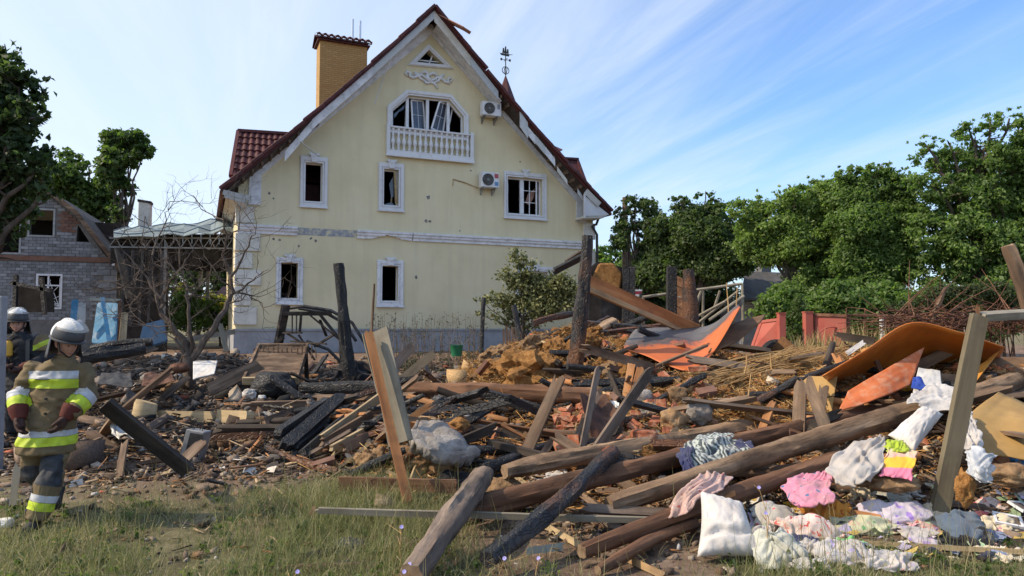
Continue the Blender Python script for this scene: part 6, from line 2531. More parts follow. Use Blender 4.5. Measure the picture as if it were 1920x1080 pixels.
def blanket_mat():
	m, nt, b = new_mat('print_blanket')
	v, _ = coords(nt, 'Object', None, False)
	w = nt.nodes.new('ShaderNodeTexWave')
	w.inputs['Scale'].default_value = 5.5
	w.inputs['Distortion'].default_value = 16
	w.inputs['Detail'].default_value = 4
	w.inputs['Detail Scale'].default_value = 1.1
	nt.links.new(v, w.inputs['Vector'])
	c = ramp(nt, w.outputs['Fac'], [(0.0, (0.035, 0.042, 0.05)), (0.42, (0.09, 0.115, 0.11)), (0.6, (0.25, 0.28, 0.255)), (0.9, (0.44, 0.47, 0.42))])
	nt.links.new(c, b.inputs['Base Color'])
	b.inputs['Roughness'].default_value = 0.95
	b.inputs['Sheen Weight'].default_value = 0.3
	bump_n(nt, b, noise_n(nt, v, 22, 5), 0.5, 0.015)
	MATS['print_blanket'] = m
	# striped towel: bands along its own height
	m, nt, b = new_mat('towel_bands')
	t = nt.nodes.new('ShaderNodeTexCoord')
	sp = nt.nodes.new('ShaderNodeSeparateXYZ')
	nt.links.new(t.outputs['Generated'], sp.inputs[0])
	f = noise_n(nt, t.outputs['Generated'], 3, 3)
	a = math_n(nt.nodes, nt.links, 'MULTIPLY_ADD', f, 0.10, sp.outputs[2])
	c = ramp(nt, a, [(0.0, (0.66, 0.20, 0.30)), (0.38, (0.66, 0.20, 0.30)), (0.40, (0.75, 0.42, 0.04)), (0.66, (0.75, 0.42, 0.04)), (0.69, (0.70, 0.40, 0.34)), (0.86, (0.66, 0.55, 0.30)), (1, (0.36, 0.45, 0.06))])
	nt.links.new(c, b.inputs['Base Color'])
	b.inputs['Roughness'].default_value = 0.95
	bump_n(nt, b, noise_n(nt, t.outputs['Object'], 30, 5), 0.5, 0.01)
	MATS['towel_bands'] = m
	# orange lacquered sheet, scorched grey towards its rear edge
	m, nt, b = new_mat('orange_scorched')
	t = nt.nodes.new('ShaderNodeTexCoord')
	sp = nt.nodes.new('ShaderNodeSeparateXYZ')
	nt.links.new(t.outputs['Generated'], sp.inputs[0])
	f = noise_n(nt, t.outputs['Object'], 3.2, 8, 0.7)
	k = math_n(nt.nodes, nt.links, 'MULTIPLY_ADD', f, 0.55, sp.outputs[1])
	k = math_n(nt.nodes, nt.links, 'MULTIPLY_ADD', sp.outputs[0], -0.25, k)
	c = ramp(nt, k, [(0.58, (0.52, 0.125, 0.025)), (0.68, (0.40, 0.105, 0.032)), (0.74, (0.085, 0.07, 0.065)), (0.9, (0.115, 0.108, 0.105))])
	f2 = noise_n(nt, t.outputs['Object'], 9, 6, 0.7)
	mr = nt.nodes.new('ShaderNodeMapRange')
	mr.inputs[1].default_value, mr.inputs[2].default_value, mr.inputs[4].default_value = 0.55, 0.72, 0.4
	nt.links.new(f2, mr.inputs[0])
	mx = nt.nodes.new('ShaderNodeMixRGB')
	nt.links.new(mr.outputs[0], mx.inputs[0])
	nt.links.new(c, mx.inputs[1])
	mx.inputs[2].default_value = (0.40, 0.20, 0.10, 1)
	nt.links.new(mx.outputs[0], b.inputs['Base Color'])
	b.inputs['Roughness'].default_value = 0.55
	bump_n(nt, b, noise_n(nt, t.outputs['Object'], 30, 5), 0.15, 0.005)
	MATS['orange_scorched'] = m

blanket_mat()
M('orange_sheet', [(0.3, (0.50, 0.13, 0.02)), (0.5, (0.64, 0.19, 0.026)), (0.7, (0.70, 0.25, 0.04))], 3, 0.4, 0.12, 30, 0.004, (1, 1, 0.3), spec=0.5, dirt=(0.30, 0.10, 0.03), dirt_amt=0.5, dirt_scale=2)
M('red_sheet', [(0.3, (0.44, 0.105, 0.035)), (0.7, (0.56, 0.17, 0.065))], 5, 0.6, 0.2, 40, 0.004, dirt=(0.55, 0.36, 0.24), dirt_amt=0.6, dirt_scale=7)
M('amber_sheet', [(0.3, (0.50, 0.20, 0.03)), (0.7, (0.62, 0.30, 0.06))], 4, 0.5, 0.1, 30, 0.003, dirt=(0.4, 0.2, 0.06), dirt_amt=0.4)
M('tan_sheet', [(0.3, (0.34, 0.205, 0.07)), (0.7, (0.44, 0.28, 0.105))], 2.5, 0.7, 0.12, 40, 0.003, dirt=(0.27, 0.16, 0.07), dirt_amt=0.6, dirt_scale=3)
M('brown_sheet', [(0.3, (0.09, 0.05, 0.025)), (0.7, (0.18, 0.10, 0.05))], 4, 0.8, 0.3, 30, 0.006, dirt=(0.25, 0.16, 0.09), dirt_amt=0.4)
M('enamel', [(0.3, (0.66, 0.66, 0.60)), (0.7, (0.78, 0.78, 0.72))], 5, 0.3, 0.05, spec=0.5, dirt=(0.35, 0.25, 0.12), dirt_amt=0.5)
M('rubber', [(0.3, (0.012, 0.012, 0.013)), (0.7, (0.03, 0.03, 0.031))], 5, 0.7, 0.3, 40)

# ------------------------------------------------------------------ the big timbers
LG = 'round wall logs spilled down the rubble slope'
log('log', 'thick grey brown log tipped toward the camera from the clay heap to the grass', (908, 888), (768, 1078), 56, 66, 'grey_log', 6.9, 4.95, group=LG, seed=1, bend=0.03)
log('charred_log', 'black charred log slanting down beside the thick grey log', (1152, 845), (915, 1050), 38, 46, 'char_brown', 7.5, 5.15, group=LG, seed=2, bend=0.05, end='char')
log('log', 'long brown log ending at its left tip behind the charred slanting log', (945, 888), (1530, 776), 43, 36, 'clay_log', 7.3, 9.6, group=LG, seed=3, bend=0.02)
log('log', 'long brown log that passes under the dark patterned blanket', (872, 952), (1668, 772), 52, 44, 'brown_log', 6.55, 9.2, group=LG, seed=4, bend=0.015)
log('log', 'longest muddy log running up from the batten to the tan panel', (1140, 948), (1902, 714), 50, 46, 'clay_log', 6.55, 9.4, group=LG, seed=5, bend=0.012)
log('log', 'dark log that runs behind the big white pillow and under the pink rag', (1088, 1036), (1572, 862), 38, 44, 'brown_log', None, 7.7, group=LG, seed=6, bend=0.03)
log('log', 'brown scorched log lying level across the middle of the rubble', (708, 724), (1122, 747), 34, 44, 'brown_log', 11.3, 9.5, seed=7, bend=0.02, group=LG)
log('charred_beam', 'black burnt beam lying level left of the leaning grey board', (566, 726), (730, 728), 26, 30, 'char', 12.6, 12.3, seed=8, cat='beam', bend=0.0, end='char')
log('charred_log', 'charcoal log slanting down over the pale concrete slab', (818, 750), (975, 842), 34, 40, 'char_grey', 10.2, 8.6, seed=9, end='char', group=LG)
log('charred_log', 'short black log poking out behind the thick grey log', (905, 880), (1035, 838), 34, 24, 'char', 7.6, 8.4, seed=10, end='char', group=LG)
log('charred_log', 'pitch black log bundle heaped behind the walking firefighter', (150, 676), (272, 652), 40, 26, 'char', 10.5, 11.0, seed=11, end='char', bend=0.06)
log('charred_log', 'black log lying on top of the burnt bundle behind the firefighter', (170, 655), (285, 640), 22, 18, 'char', 11.0, 11.2, seed=12, end='char', bend=0.1)
log('post', 'tall scorched post standing on the straw mound by the orange sheet', (1079, 722), (1101, 442), 40, 26, 'char_brown', 11.0, 11.0, seed=13, cat='post', bend=0.01, end='char')
log('charred_post', 'thick charcoal post standing in front of the yellow wall', (656, 705), (634, 494), 32, 24, 'char', 15.0, 15.0, seed=14, cat='post', bend=0.02, end='char', rough=0.12)
log('stake', 'slim dark post at the left foot of the straw mound', (902, 668), (908, 558), 12, 10, 'char', 14.5, 14.5, seed=15, cat='post', bend=0.01, end='char', sides=8)
log('stake', 'short dark post leaning left beside the slat fence remnant', (984, 662), (962, 572), 17, 13, 'char_grey', 14.2, 14.2, seed=16, cat='post', bend=0.03, end='char', sides=8)
log('stake', 'thin twisted stake with a hook before the lower middle window', (697, 640), (702, 532), 7, 5, 'old_wood', 13.0, 13.0, seed=17, cat='stake', bend=0.03, sides=7)
log('charred_beam', 'short burnt beam lying on the straw mound near the sapling', (998, 606), (1072, 588), 17, 15, 'char_brown', 13.6, 14.0, seed=18, cat='beam', end='char')
log('log', 'straw covered log end resting on the mound right of the tall post', (1095, 640), (1152, 604), 24, 26, 'clay_log', 13.0, 13.6, seed=19, group=LG)
log('charred_beam', 'black beam stub jutting left of the tall scorched post', (1042, 664), (1095, 640), 20, 18, 'char', 12.4, 12.8, seed=20, cat='beam', end='char')
log('log', 'small weathered round log lying left of the stump', (278, 806), (312, 784), 22, 20, 'grey_log', seed=21, group=LG)
log('post', 'splintered timber leaning in at the right edge against the trees', (1945, 620), (1890, 460), 34, 30, 'old_wood', 9.0, 9.0, seed=22, cat='post', bend=0.01, rough=0.15)
log('log', 'thin dark branch like log under the leaning timber frame', (1120, 1066), (1300, 985), 26, 30, 'brown_log', seed=24, group=LG, bend=0.08)

# stump slice
st = G(270, 782, 0)
mb = MB()
r_ = pxm(42, st.y) / 2
pts = []
for k, z in enumerate((0, 0.10, 0.20, 0.235)):
	pts.append(Vector((0.01 * k, 0.005 * k, z)))
mb.tube(pts, [r_ * 1.05, r_, r_ * 0.98, r_ * 0.9], 14)
o = mb.build('stump', [MATS['tan_board']], None, (0, 0, 0), True)
o.location = st
T(o, 'pale sawn stump standing on the bare soil near the burnt tree', 'stump')

# planks and beams by hand
plank('beam', 'square rusty orange edged timber leaning steeply in the middle foreground', (766, 946), (690, 620), 16, 0.045, 'orange_wood', 6.9, 7.7, 10, 'beam', seed=1)
plank('board', 'wide grey board leaning beside the orange edged timber', (752, 832), (706, 620), 46, 0.03, 'grey_board', 7.35, 7.82, -22, 'board', seed=2, spl=(0.01, 0.01))
plank('board', 'narrower grey board behind the leaning timber on its left', (722, 735), (693, 622), 30, 0.03, 'grey_board', 7.95, 7.95, 15, 'board', seed=3, spl=(0.01, 0.01))
plank('plank', 'pale fresh plank pointing up right behind the leaning boards', (738, 724), (822, 656), 16, 0.05, 'fresh_wood', 11.0, 12.2, 0, seed=4, spl=(0.02, 0.35))
plank('batten', 'long pale batten lying across the foreground under the logs', (590, 957), (1238, 976), 11, 0.035, 'grey_board', 6.35, 6.25, 20, 'batten', seed=5, lift=0.1)
plank('beam', 'dark square beam propped in the open left of the meter box', (196, 757), (354, 884), 25, 0.09, 'dark_wood', 7.2, 7.6, 25, 'beam', seed=6, spl=(0.01, 0.01))
WB = 'weathered planks fanned out left of the leaning board'
for i, (a, b, w, mt, lb) in enumerate((
		((604, 826), (742, 726), 20, 'tan_board', 'pale weathered plank on top of the fanned bundle'),
		((598, 838), (758, 742), 20, 'old_wood', 'brown weathered plank in the middle of the fanned bundle'),
		((620, 846), (764, 766), 18, 'tan_board', 'weathered plank at the right of the fanned bundle'),
		((640, 842), (770, 786), 18, 'old_wood', 'lowest weathered plank of the fanned bundle'))):
	plank('plank', lb, a, b, w, 0.05, mt, 8.8 - 0.1 * i, 10.6 - 0.2 * i, random.uniform(-25, 35), group=WB, seed=10 + i, spl=(0.12, 0.1))
CB = 'charred planks stacked slanting at the left of the bundle'
for i, (a, b, w, lb) in enumerate((
		((518, 818), (618, 750), 20, 'leftmost charred plank of the slanting black stack'),
		((530, 840), (642, 742), 22, 'second charred plank of the slanting black stack'),
		((548, 846), (652, 764), 20, 'third charred plank of the slanting black stack'),
		((566, 858), (672, 766), 22, 'rightmost charred plank of the slanting black stack'))):
	plank('charred_plank', lb, a, b, w, 0.10, 'char', (9.0, 8.8, 8.9, 8.6)[i], (10.7, 10.4, 10.6, 10.2)[i], (35, -20, 50, 10)[i], group=CB, seed=20 + i, spl=(0.1, 0.15))
plank('plank', 'split light brown plank at the lower end of the black stack', (546, 886), (645, 826), 26, 0.07, 'tan_board', 8.5, 9.2, 15, seed=30, spl=(0.2, 0.1))
plank('plank', 'brown plank lying level behind the foot of the leaning timber', (632, 906), (862, 912), 24, 0.05, 'brown_log', 7.35, 7.2, 10, seed=31)
plank('batten', 'thin brown lath lying in the grass left of the timber foot', (660, 934), (760, 936), 7, 0.02, 'brown_log', seed=32, cat='batten')
plank('plank', 'pale broken beam piece lying level on the soil behind the meter box', (300, 780), (405, 782), 20, 0.12, 'tan_board', seed=33, lift=0.08, spl=(0.03, 0.03))
plank('plank', 'pale broken beam piece right of the one behind the meter box', (412, 780), (470, 784), 24, 0.12, 'tan_board', seed=34, lift=0.08, spl=(0.03, 0.03))
plank('plank', 'brown beam piece lying just left of the black stack', (492, 797), (572, 768), 24, 0.12, 'old_wood', seed=35, lift=0.08)
plank('board', 'flat dark grey board sloping down left of the soil tray', (390, 732), (488, 684), 26, 0.04, 'dark_wood', 13.2, 14.0, -25, 'board', seed=36)
plank('board', 'grey slanted board before the plinth near the tall weeds', (738, 688), (775, 648), 18, 0.03, 'grey_log', 14.5, 15.0, 0, 'board', seed=37)
plank('beam', 'split beam sloping down right from the tall scorched post', (1097, 524), (1308, 618), 20, 0.11, 'orange_wood', 11.5, 12.6, -10, 'beam', seed=38)
plank('batten', 'pale lower edge board fixed along the sloping split beam', (1098, 540), (1285, 622), 10, 0.05, 'fresh_wood', 11.4, 12.45, -30, 'batten', seed=39)
plank('gutter', 'black bracket board nailed to the top of the tall scorched post', (1036, 510), (1100, 478), 13, 0.05, 'char', 11.5, 11.6, 40, 'board', seed=40)
plank('gutter', 'upper dark bracket board behind the tall scorched post', (1058, 494), (1096, 470), 9, 0.04, 'dark_wood', 11.9, 11.8, 30, 'board', seed=41)
plank('beam', 'square pale edged timber leaning at the right beside the tan panel', (1760, 968), (1836, 592), 31, 0.07, 'olive_board', None, 7.25, 30, 'beam', seed=42, spl=(0.01, 0.01))
plank('beam', 'level timber resting on the top of the right hand leaning timber', (1838, 594), (1945, 587), 14, 0.10, 'grey_board', 7.3, 7.6, 20, 'beam', seed=43, spl=(0.01, 0.01))
plank('stake', 'splinter of rusty wood at the top of the right hand timber', (1834, 592), (1832, 566), 7, 0.02, 'brown_log', 7.3, 7.3, 0, 'splinter', seed=44, spl=(0, 0.2))
plank('plank', 'upright pale plank stub at the left below the orange sheet', (1172, 752), (1184, 682), 14, 0.03, 'orange_wood', 9.75, 10.0, 0, seed=45)
plank('plank', 'upright pale plank stub leaning right below the orange sheet', (1184, 756), (1202, 686), 13, 0.03, 'orange_wood', 9.65, 9.9, 10, seed=46)
plank('plank', 'thin plank edge with debris on it below the reed bundle', (1344, 750), (1514, 734), 13, 0.03, 'orange_wood', 9.6, 9.9, -30, seed=47)
plank('board', 'dark pointed board sticking out left behind the orange arch', (1640, 640), (1558, 628), 15, 0.03, 'dark_wood', 11.0, 11.4, 0, 'board', seed=48, spl=(0, 0.3))
plank('batten', 'white trim piece propped behind the left edge of the orange arch', (1586, 664), (1622, 640), 9, 0.02, 'white_post', 11.0, 11.0, 0, 'batten', seed=49)
plank('plank', 'long thin plank lying at the grass edge under the coloured rags', (1520, 1012), (1935, 1036), 9, 0.03, 'tan_board', seed=50, lift=0.05)
plank('plank', 'pale split plank in the grass left of the white pillow', (1178, 1048), (1250, 1082), 13, 0.03, 'fresh_wood', seed=51)
plank('board', 'charred board lying in the grass under the tilted logs', (1020, 985), (1120, 1040), 12, 0.03, 'tan_board', seed=52)
plank('plank', 'splintered white stick standing in the soil behind the concrete post', (23, 955), (33, 866), 12, 0.03, 'grey_board', 6.9, 7.2, 0, cat='stick', seed=53, spl=(0.05, 0.1))
plank('plank', 'weathered plank lying at the very front under the weeds', (500, 1072), (690, 1062), 20, 0.04, 'old_wood', seed=54)
plank('plank', 'grey plank lying in the weeds at the foot of the thick log', (560, 1046), (690, 1028), 16, 0.03, 'grey_log', seed=55)
plank('plank', 'rusty brown strip lying in the grass by the thick log', (690, 1010), (762, 1000), 9, 0.03, 'rust', seed=56)
plank('plank', 'small brown board half buried left of the thick log foot', (700, 1030), (780, 1034), 9, 0.03, 'brown_log', seed=57)
for i in range(7):
	plank('slat', ('leftmost', 'second', 'third', 'middle', 'fifth', 'sixth', 'rightmost')[i] + ' upright grey slat of the broken picket row beside the sapling', (946 + i * 5.5, 668), (944 + i * 5.5, 612 + random.uniform(-3, 6)), 4.2, 0.02, 'old_wood', 16.5, 16.5, 0, 'slat', 'broken picket row beside the sapling', seed=60 + i, spl=(0, 0.02))

# ------------------------------------------------------------------ sheets and panels
sheet('metal_sheet', 'curved orange sheet with a scorched grey back lying on the straw mound', 'sheet', [
	[(1169, 656, 11.2), (1208, 668, 11.0), (1250, 684, 10.7), (1298, 692, 10.5), (1345, 648, 10.9), (1389, 577, 11.3)],
	[(1173, 642, 11.6), (1222, 645, 11.5), (1262, 650, 11.4), (1308, 652, 11.4), (1346, 618, 11.6), (1387, 575, 11.8)],
	[(1192, 618, 12.3), (1232, 614, 12.4), (1268, 613, 12.4), (1304, 613, 12.5), (1340, 604, 12.5), (1385, 572, 12.3)]], 'orange_scorched', seed=1, warp=0.02)
sheet('plywood_sheet', 'brown underside of a tilted panel right of the curved orange sheet', 'sheet', [
	[(1328, 662, 10.9), (1372, 645, 11.2), (1425, 606, 11.8)], [(1345, 628, 11.6), (1385, 603, 12.0), (1436, 590, 12.6)]], 'brown_sheet', 0.02, seed=2)
sheet('panel', 'large bright orange panel arched like a tent over the rubble', 'panel', [
	[(1542, 706, 9.0), (1626, 654, 9.2), (1706, 606, 9.3), (1790, 620, 9.35), (1884, 650, 9.5)],
	[(1552, 714, 9.5), (1640, 690, 9.9), (1722, 670, 10.2), (1800, 676, 10.2), (1878, 662, 10.0)],
	[(1560, 722, 9.9), (1645, 722, 10.4), (1728, 722, 10.7), (1800, 716, 10.7), (1868, 676, 10.4)]], 'orange_sheet', 0.012, seed=3, warp=0.01)
sheet('panel', 'red brown panel standing on edge inside the orange arch', 'panel', [
	[(1572, 770, 8.7), (1636, 752, 8.8), (1708, 722, 9.1)], [(1590, 735, 9.0), (1660, 692, 9.2), (1733, 651, 9.5)]], 'red_sheet', 0.012, seed=4, warp=0.012)
sheet('panel', 'amber panel on edge behind the right hand leaning timber', 'panel', [
	[(1782, 742, 9.2), (1830, 716, 9.3)], [(1830, 690, 9.6), (1875, 656, 9.8)]], 'amber_sheet', 0.012, seed=5, warp=0.005)
sheet('panel', 'tan fibreboard panel standing left of the red brown panel', 'panel', [
	[(1498, 768, 9.3), (1560, 774, 9.1)], [(1500, 706, 9.6), (1570, 706, 9.4)]], 'tan_sheet', 0.015, seed=6, warp=0.006)
sheet('panel', 'big creased tan panel at the right edge below the log end', 'panel', [
	[(1850, 852, 7.4), (1895, 858, 7.3), (1960, 868, 7.2)], [(1812, 790, 7.9), (1880, 800, 7.8), (1960, 800, 7.7)], [(1872, 735, 8.5), (1910, 752, 8.4), (1965, 772, 8.3)]], 'tan_sheet', 0.012, seed=7, warp=0.012)
sheet('panel', 'dark brown panel leaning at the right edge above the log end', 'panel', [
	[(1845, 735, 9.6), (1940, 730, 9.6)], [(1852, 672, 10.2), (1945, 668, 10.2)]], 'brown_sheet', 0.012, seed=8)
sheet('panel', 'brown strip of panel lying right of the log end', 'panel', [
	[(1870, 744, 9.0), (1945, 746, 9.0)], [(1876, 730, 9.3), (1945, 728, 9.3)]], 'old_wood', 0.02, seed=9)
sheet('carton', 'flattened pale carton with a blue corner behind the white cloth', 'carton', [
	[(1712, 735, 8.9), (1768, 740, 8.9)], [(1722, 690, 9.3), (1762, 696, 9.3)]], 'plaster_white', 0.01, seed=10)
sheet('carton', 'blue folder poking out under the pale carton', 'folder', [
	[(1708, 728, 8.85), (1740, 735, 8.8)], [(1712, 708, 9.0), (1728, 706, 9.0)]], plain('folder_blue', (0.03, 0.07, 0.33)), 0.008, seed=11)
sheet('metal_sheet', 'bent rusty brown sheet standing upright by the red bricks', 'sheet', [
	[(1112, 838, 8.15), (1140, 838, 8.1), (1172, 806, 8.6)], [(1098, 780, 8.3), (1128, 782, 8.7), (1160, 772, 8.8)], [(1088, 736, 8.5), (1108, 744, 9.0), (1135, 740, 9.1)]], 'rust', 0.006, seed=12, warp=0.02)
sheet('fibre_panel', 'cream scorched board propped beside the burnt tree', 'board', [
	[(362, 712, 14.2), (402, 702, 14.4)], [(362, 678, 14.8), (408, 676, 15.0)]], 'plaster_white', 0.02, seed=13)
sheet('metal_sheet', 'dull pinkish sheet lying on the rubble left of the burnt tree', 'sheet', [
	[(265, 722, 13.0), (330, 718, 13.2)], [(272, 700, 14.0), (320, 696, 14.2)]], 'rust', 0.01, seed=14, warp=0.03)
sheet('metal_sheet', 'flat charcoal sheet lying behind the walking firefighter', 'sheet', [
	[(180, 722, 12.0), (250, 728, 12.2)], [(190, 700, 13.2), (245, 698, 13.4)]], 'dark_metal', 0.01, seed=15, warp=0.03)
sheet('metal_sheet', 'crumpled whitish sheet lying behind the propped dark beam', 'sheet', [
	[(206, 812, 9.4), (236, 826, 9.2), (266, 832, 9.1)], [(204, 780, 9.6), (228, 800, 9.6), (262, 822, 9.5)], [(208, 778, 9.9), (236, 792, 10.0), (268, 816, 9.9)]], 'pale_metal', 0.006, seed=16, warp=0.06)

# blue doors and frames by the brick house
def blue_group():
	panel_thing('door', 'bright blue door leaf leaning by the brick house corner', 'door', (P(176, 642, 20), P(216, 645, 19.8), P(222, 571, 20.2), P(186, 570, 20.4)), 0.05, 'blue_paint', 'blue_paint')
	panel_thing('door', 'dark blue door leaf lying tilted under the burnt tree', 'door', (P(262, 655, 17), P(312, 640, 17), P(305, 603, 17.6), P(272, 612, 17.6)), 0.05, 'blue_dark', 'blue_dark')
	plank('post', 'teal door post standing at the left of the blue door', (205, 642), (192, 558), 7, 0.08, 'blue_paint', 19.4, 19.8, 0, 'post', seed=70)
	plank('post', 'short blue post left of the pale cabinet side', (137, 606), (141, 560), 11, 0.1, 'blue_paint', 19.6, 19.6, 0, 'post', seed=71)
	plank('post', 'brown door post right of the blue door', (224, 645), (224, 562), 6, 0.08, 'rust', 19.6, 19.8, 0, 'post', seed=72)
	plank('beam', 'pale lintel board across the top of the blue door', (168, 561), (228, 563), 5, 0.08, 'fibre_sheet', 19.9, 19.9, 0, 'beam', seed=73)
	plank('board', 'pale cabinet side standing between the blue posts', (152, 606), (153, 566), 14, 0.05, 'white_post', 19.9, 19.9, 0, 'board', seed=74)
	plank('board', 'pale splintered board leaning right of the blue door', (228, 655), (234, 585), 12, 0.03, 'tan_board', 19.4, 19.8, 10, 'board', seed=75)
	plank('board', 'pale board lying flat before the yellow bush under the carport', (330, 640), (440, 622), 10, 0.04, 'grey_board', 19.0, 22.0, 0, 'board', seed=76)
	plank('post', 'leaning pale post at the corner of the yellow house plinth', (425, 660), (412, 605), 9, 0.06, 'grey_board', 19.0, 19.0, 0, 'post', seed=77)
	# charred cupboard at far left
	rt = empty('charred_cupboard', P(55, 585, 21))
	T(rt, 'blackened broken cupboard before the barred window of the brick house', 'cupboard')
	o_ = rt.location
	for q in ((P(30, 585, 21), P(82, 585, 21), P(80, 540, 21), P(32, 532, 21)),):
		mb = MB()
		mb.prism([p - o_ for p in q], (0, 0.5, 0))
		mb.build('carcass', MATS['soot_wall'], rt)
	for a, b in (((84, 590), (78, 520)), ((28, 590), (30, 515)), ((20, 530), (95, 545))):
		mb = MB()
		mb.bar(P(a[0], a[1], 20.8) - o_, P(b[0], b[1], 20.8) - o_, 0.1, 0.1)
		mb.build('charred_post', MATS['char'], rt)

blue_group()

# concrete post at the left edge
b = G(-8, 882, 0)
h_ = P(-8, 556, b.y).z - b.z
mb = MB()
w = pxm(28, b.y)
mb.prism([(-w, -.09, -0.2), (w * 0.42, -.09, -0.2), (w * 0.30, -.09, h_), (-w, -.09, h_)], (0, 0.12, 0))
o = mb.build('concrete_post', MATS['grey_concrete'], None, bevel=0.012)
o.location = b
T(o, 'smooth grey concrete post standing upright at the left edge', 'post')

# meter box with torn cables
b = G(366, 862, 0)
rt = empty('meter_box', b)
T(rt, 'broken grey meter box with a white label at the foot of the dark beam', 'meter box')
w, h_ = pxm(40, b.y), pxm(56, b.y)
mb = MB()
mb.obox((0, 0, h_ * 0.5), (w * .42, 0.0, -.02), (0.02, 0.07, 0), (0.04, 0, h_ * .48))
mb.build('case', MATS['grey_metal'], rt, bevel=0.01)
mb = MB()
mb.obox((w * .05, -0.075, h_ * 0.52), (w * .30, 0.0, -.014), (0, 0.006, 0), (0.03, 0, h_ * .36))
mb.build('cover', MATS['dark_metal'], rt)
mb = MB()
mb.obox((w * .14, -0.087, h_ * 0.34), (w * .2, 0.0, -.01), (0, 0.003, 0), (0.01, 0, h_ * .11))
mb.build('label_plate', MATS['white_post'], rt)
for k in range(5):
	mb = MB()
	x = -w * .3 + w * .15 * k
	mb.tube([(x, 0, h_ * .95), (x + random.uniform(-.05, .05), random.uniform(-.05, .02), h_ * 1.12), (x + random.uniform(-.12, .12), random.uniform(-.1, .0), h_ * random.uniform(1.1, 1.35))], 0.006, 5)
	mb.build('cable', MATS['dark_metal'], rt)

# soil filled tray
def tray():
	c = P(520, 682, 14.3)
	rt = empty('soil_tray', c, R(8))
	rt.rotation_euler = (R(24), 0, R(8))
	T(rt, 'raised wooden frame tray full of brown soil before the yellow house', 'tray')
	w, d = pxm(96, 14.3) / 2, 0.75
	for (x0, x1, y0, y1, m_) in ((-w, w, -d, -d + .05, 'tan_board'), (-w, w, d - .05, d, 'old_wood'), (-w, -w + .05, -d + .051, d - .051, 'old_wood'), (w - .05, w, -d + .051, d - .051, 'old_wood')):
		mb = MB()
		mb.box(x0, x1, y0, y1, -0.06, 0.09)
		mb.build('side_board', MATS[m_], rt, bevel=0.006)
	n = 20
	U, V = np.meshgrid(np.linspace(-w + .05, w - .05, n), np.linspace(-d + .05, d - .05, n))
	Z = 0.05 + 0.03 * fbm(U * 3, V * 3, 4, 3)
	Gd = np.stack([U, V, Z], 2)
	surf_object('soil', Gd, 'old_wood', 0, rt, (0, 0, 0))
	for x in (-w + .06, w - .06):
		for y in (-d + .06, d - .06):
			mb = MB()
			mb.box(x - .04, x + .04, y - .04, y + .04, -0.75, -0.061)
			mb.build('leg', MATS['dark_wood'], rt)

tray()
rock('cushion', 'charred black armchair stump slumped under the soil tray', 512, 722, 84, 50, 'char', 3, 13.2, 'armchair', amp=0.2, freq=1.2)
rock('stone', 'white plaster lump left of the charred armchair', 467, 739, 26, 20, 'plaster_white', 4, 12.6, 'stone', sharp=True)
rock('stone', 'small white plaster lump under the charred armchair', 491, 746, 16, 12, 'plaster_white', 5, 12.4, 'stone', sharp=True)
rock('pot', 'dark red rounded pot lying beside the burnt tree trunk', 336, 690, 38, 20, 'rust', 6, 14.6, 'pot', amp=0.05)

# wrecked iron bed / bench frame
def bench():
	y = 15.2
	o_ = P(560, 675, y)
	o_.z = H(o_.x, o_.y)
	rt = empty('bench_frame', o_)
	T(rt, 'mangled burnt frame of a garden swing with bent dark rails', 'swing frame')
	q = lambda px, py, dy=0.0: P(px, py, y + dy) - o_
	for a, b, w in (((536, 572), (518, 665), 0.16), ((530, 588), (622, 588), 0.14), ((565, 585), (562, 625), 0.05), ((548, 590), (548, 624), 0.03), ((556, 590), (556, 624), 0.03),
					((530, 624), (566, 624), 0.06), ((534, 622), (590, 660), 0.06), ((580, 590), (650, 648), 0.05), ((590, 650), (625, 628), 0.06), ((545, 640), (612, 645), 0.05),
					((600, 600), (612, 630), 0.05), ((505, 662), (530, 632), 0.12), ((560, 628), (590, 675), 0.05)):
		mb = MB()
		mb.bar(q(*a), q(*b, random.uniform(-.3, .3)), w, w * 0.6)
		mb.build('rail', MATS['dark_wood'], rt)
	for pts in (((528, 580), (570, 574), (620, 582), (660, 605), (685, 645), (697, 690)), ((560, 578), (610, 586), (645, 606), (668, 640)), ((600, 590), (640, 640), (665, 690)), ((575, 640), (615, 655), (640, 680))):
		mb = MB()
		pp = [q(px, py, 0.3) for px, py in pts]
		mb.tube(pp, 0.035, 7)
		mb.build('bent_tube', MATS['dark_metal'], rt, smooth=True)
	for i in range(14):
		x = 476 + i * 9
		mb = MB()
		mb.bar(q(x, 672, -0.6), q(x + random.uniform(-2, 2), 650 + random.uniform(-6, 6), -0.6), 0.03, 0.02)
		mb.build('slat', MATS['old_wood'], rt)

bench()

# ------------------------------------------------------------------ masonry lumps
sheet('concrete_slab', 'big pale concrete slab tipped on the clay right of the leaning board', 'concrete slab', [
	[(772, 842, 7.75), (812, 862, 7.65), (850, 868, 7.65), (886, 862, 7.8)], [(766, 820, 7.9), (806, 828, 7.9), (852, 846, 7.85), (894, 850, 7.95)],
	[(778, 802, 8.15), (812, 800, 8.2), (850, 822, 8.1), (880, 838, 8.1)]], 'concrete', 0.13, 0.06, 11)
rock('clay_lump', 'broad brown clay lump under the pale concrete slab', 808, 862, 140, 62, 'clay', 12, 8.2, amp=0.45, sub=5)
rock('clay_lump', 'brown clay lump standing left of the leaning timber foot', 700, 866, 60, 48, 'clay', 13, 8.2, amp=0.45, sub=5)
rock('clay_lump', 'ochre clay lump behind the pale concrete slab', 862, 797, 38, 26, 'straw_clay', 14, 8.5, amp=0.3)
rock('clay_lump', 'clay lump between the two slanting logs', 945, 915, 70, 40, 'clay', 15, 7.4, amp=0.35)
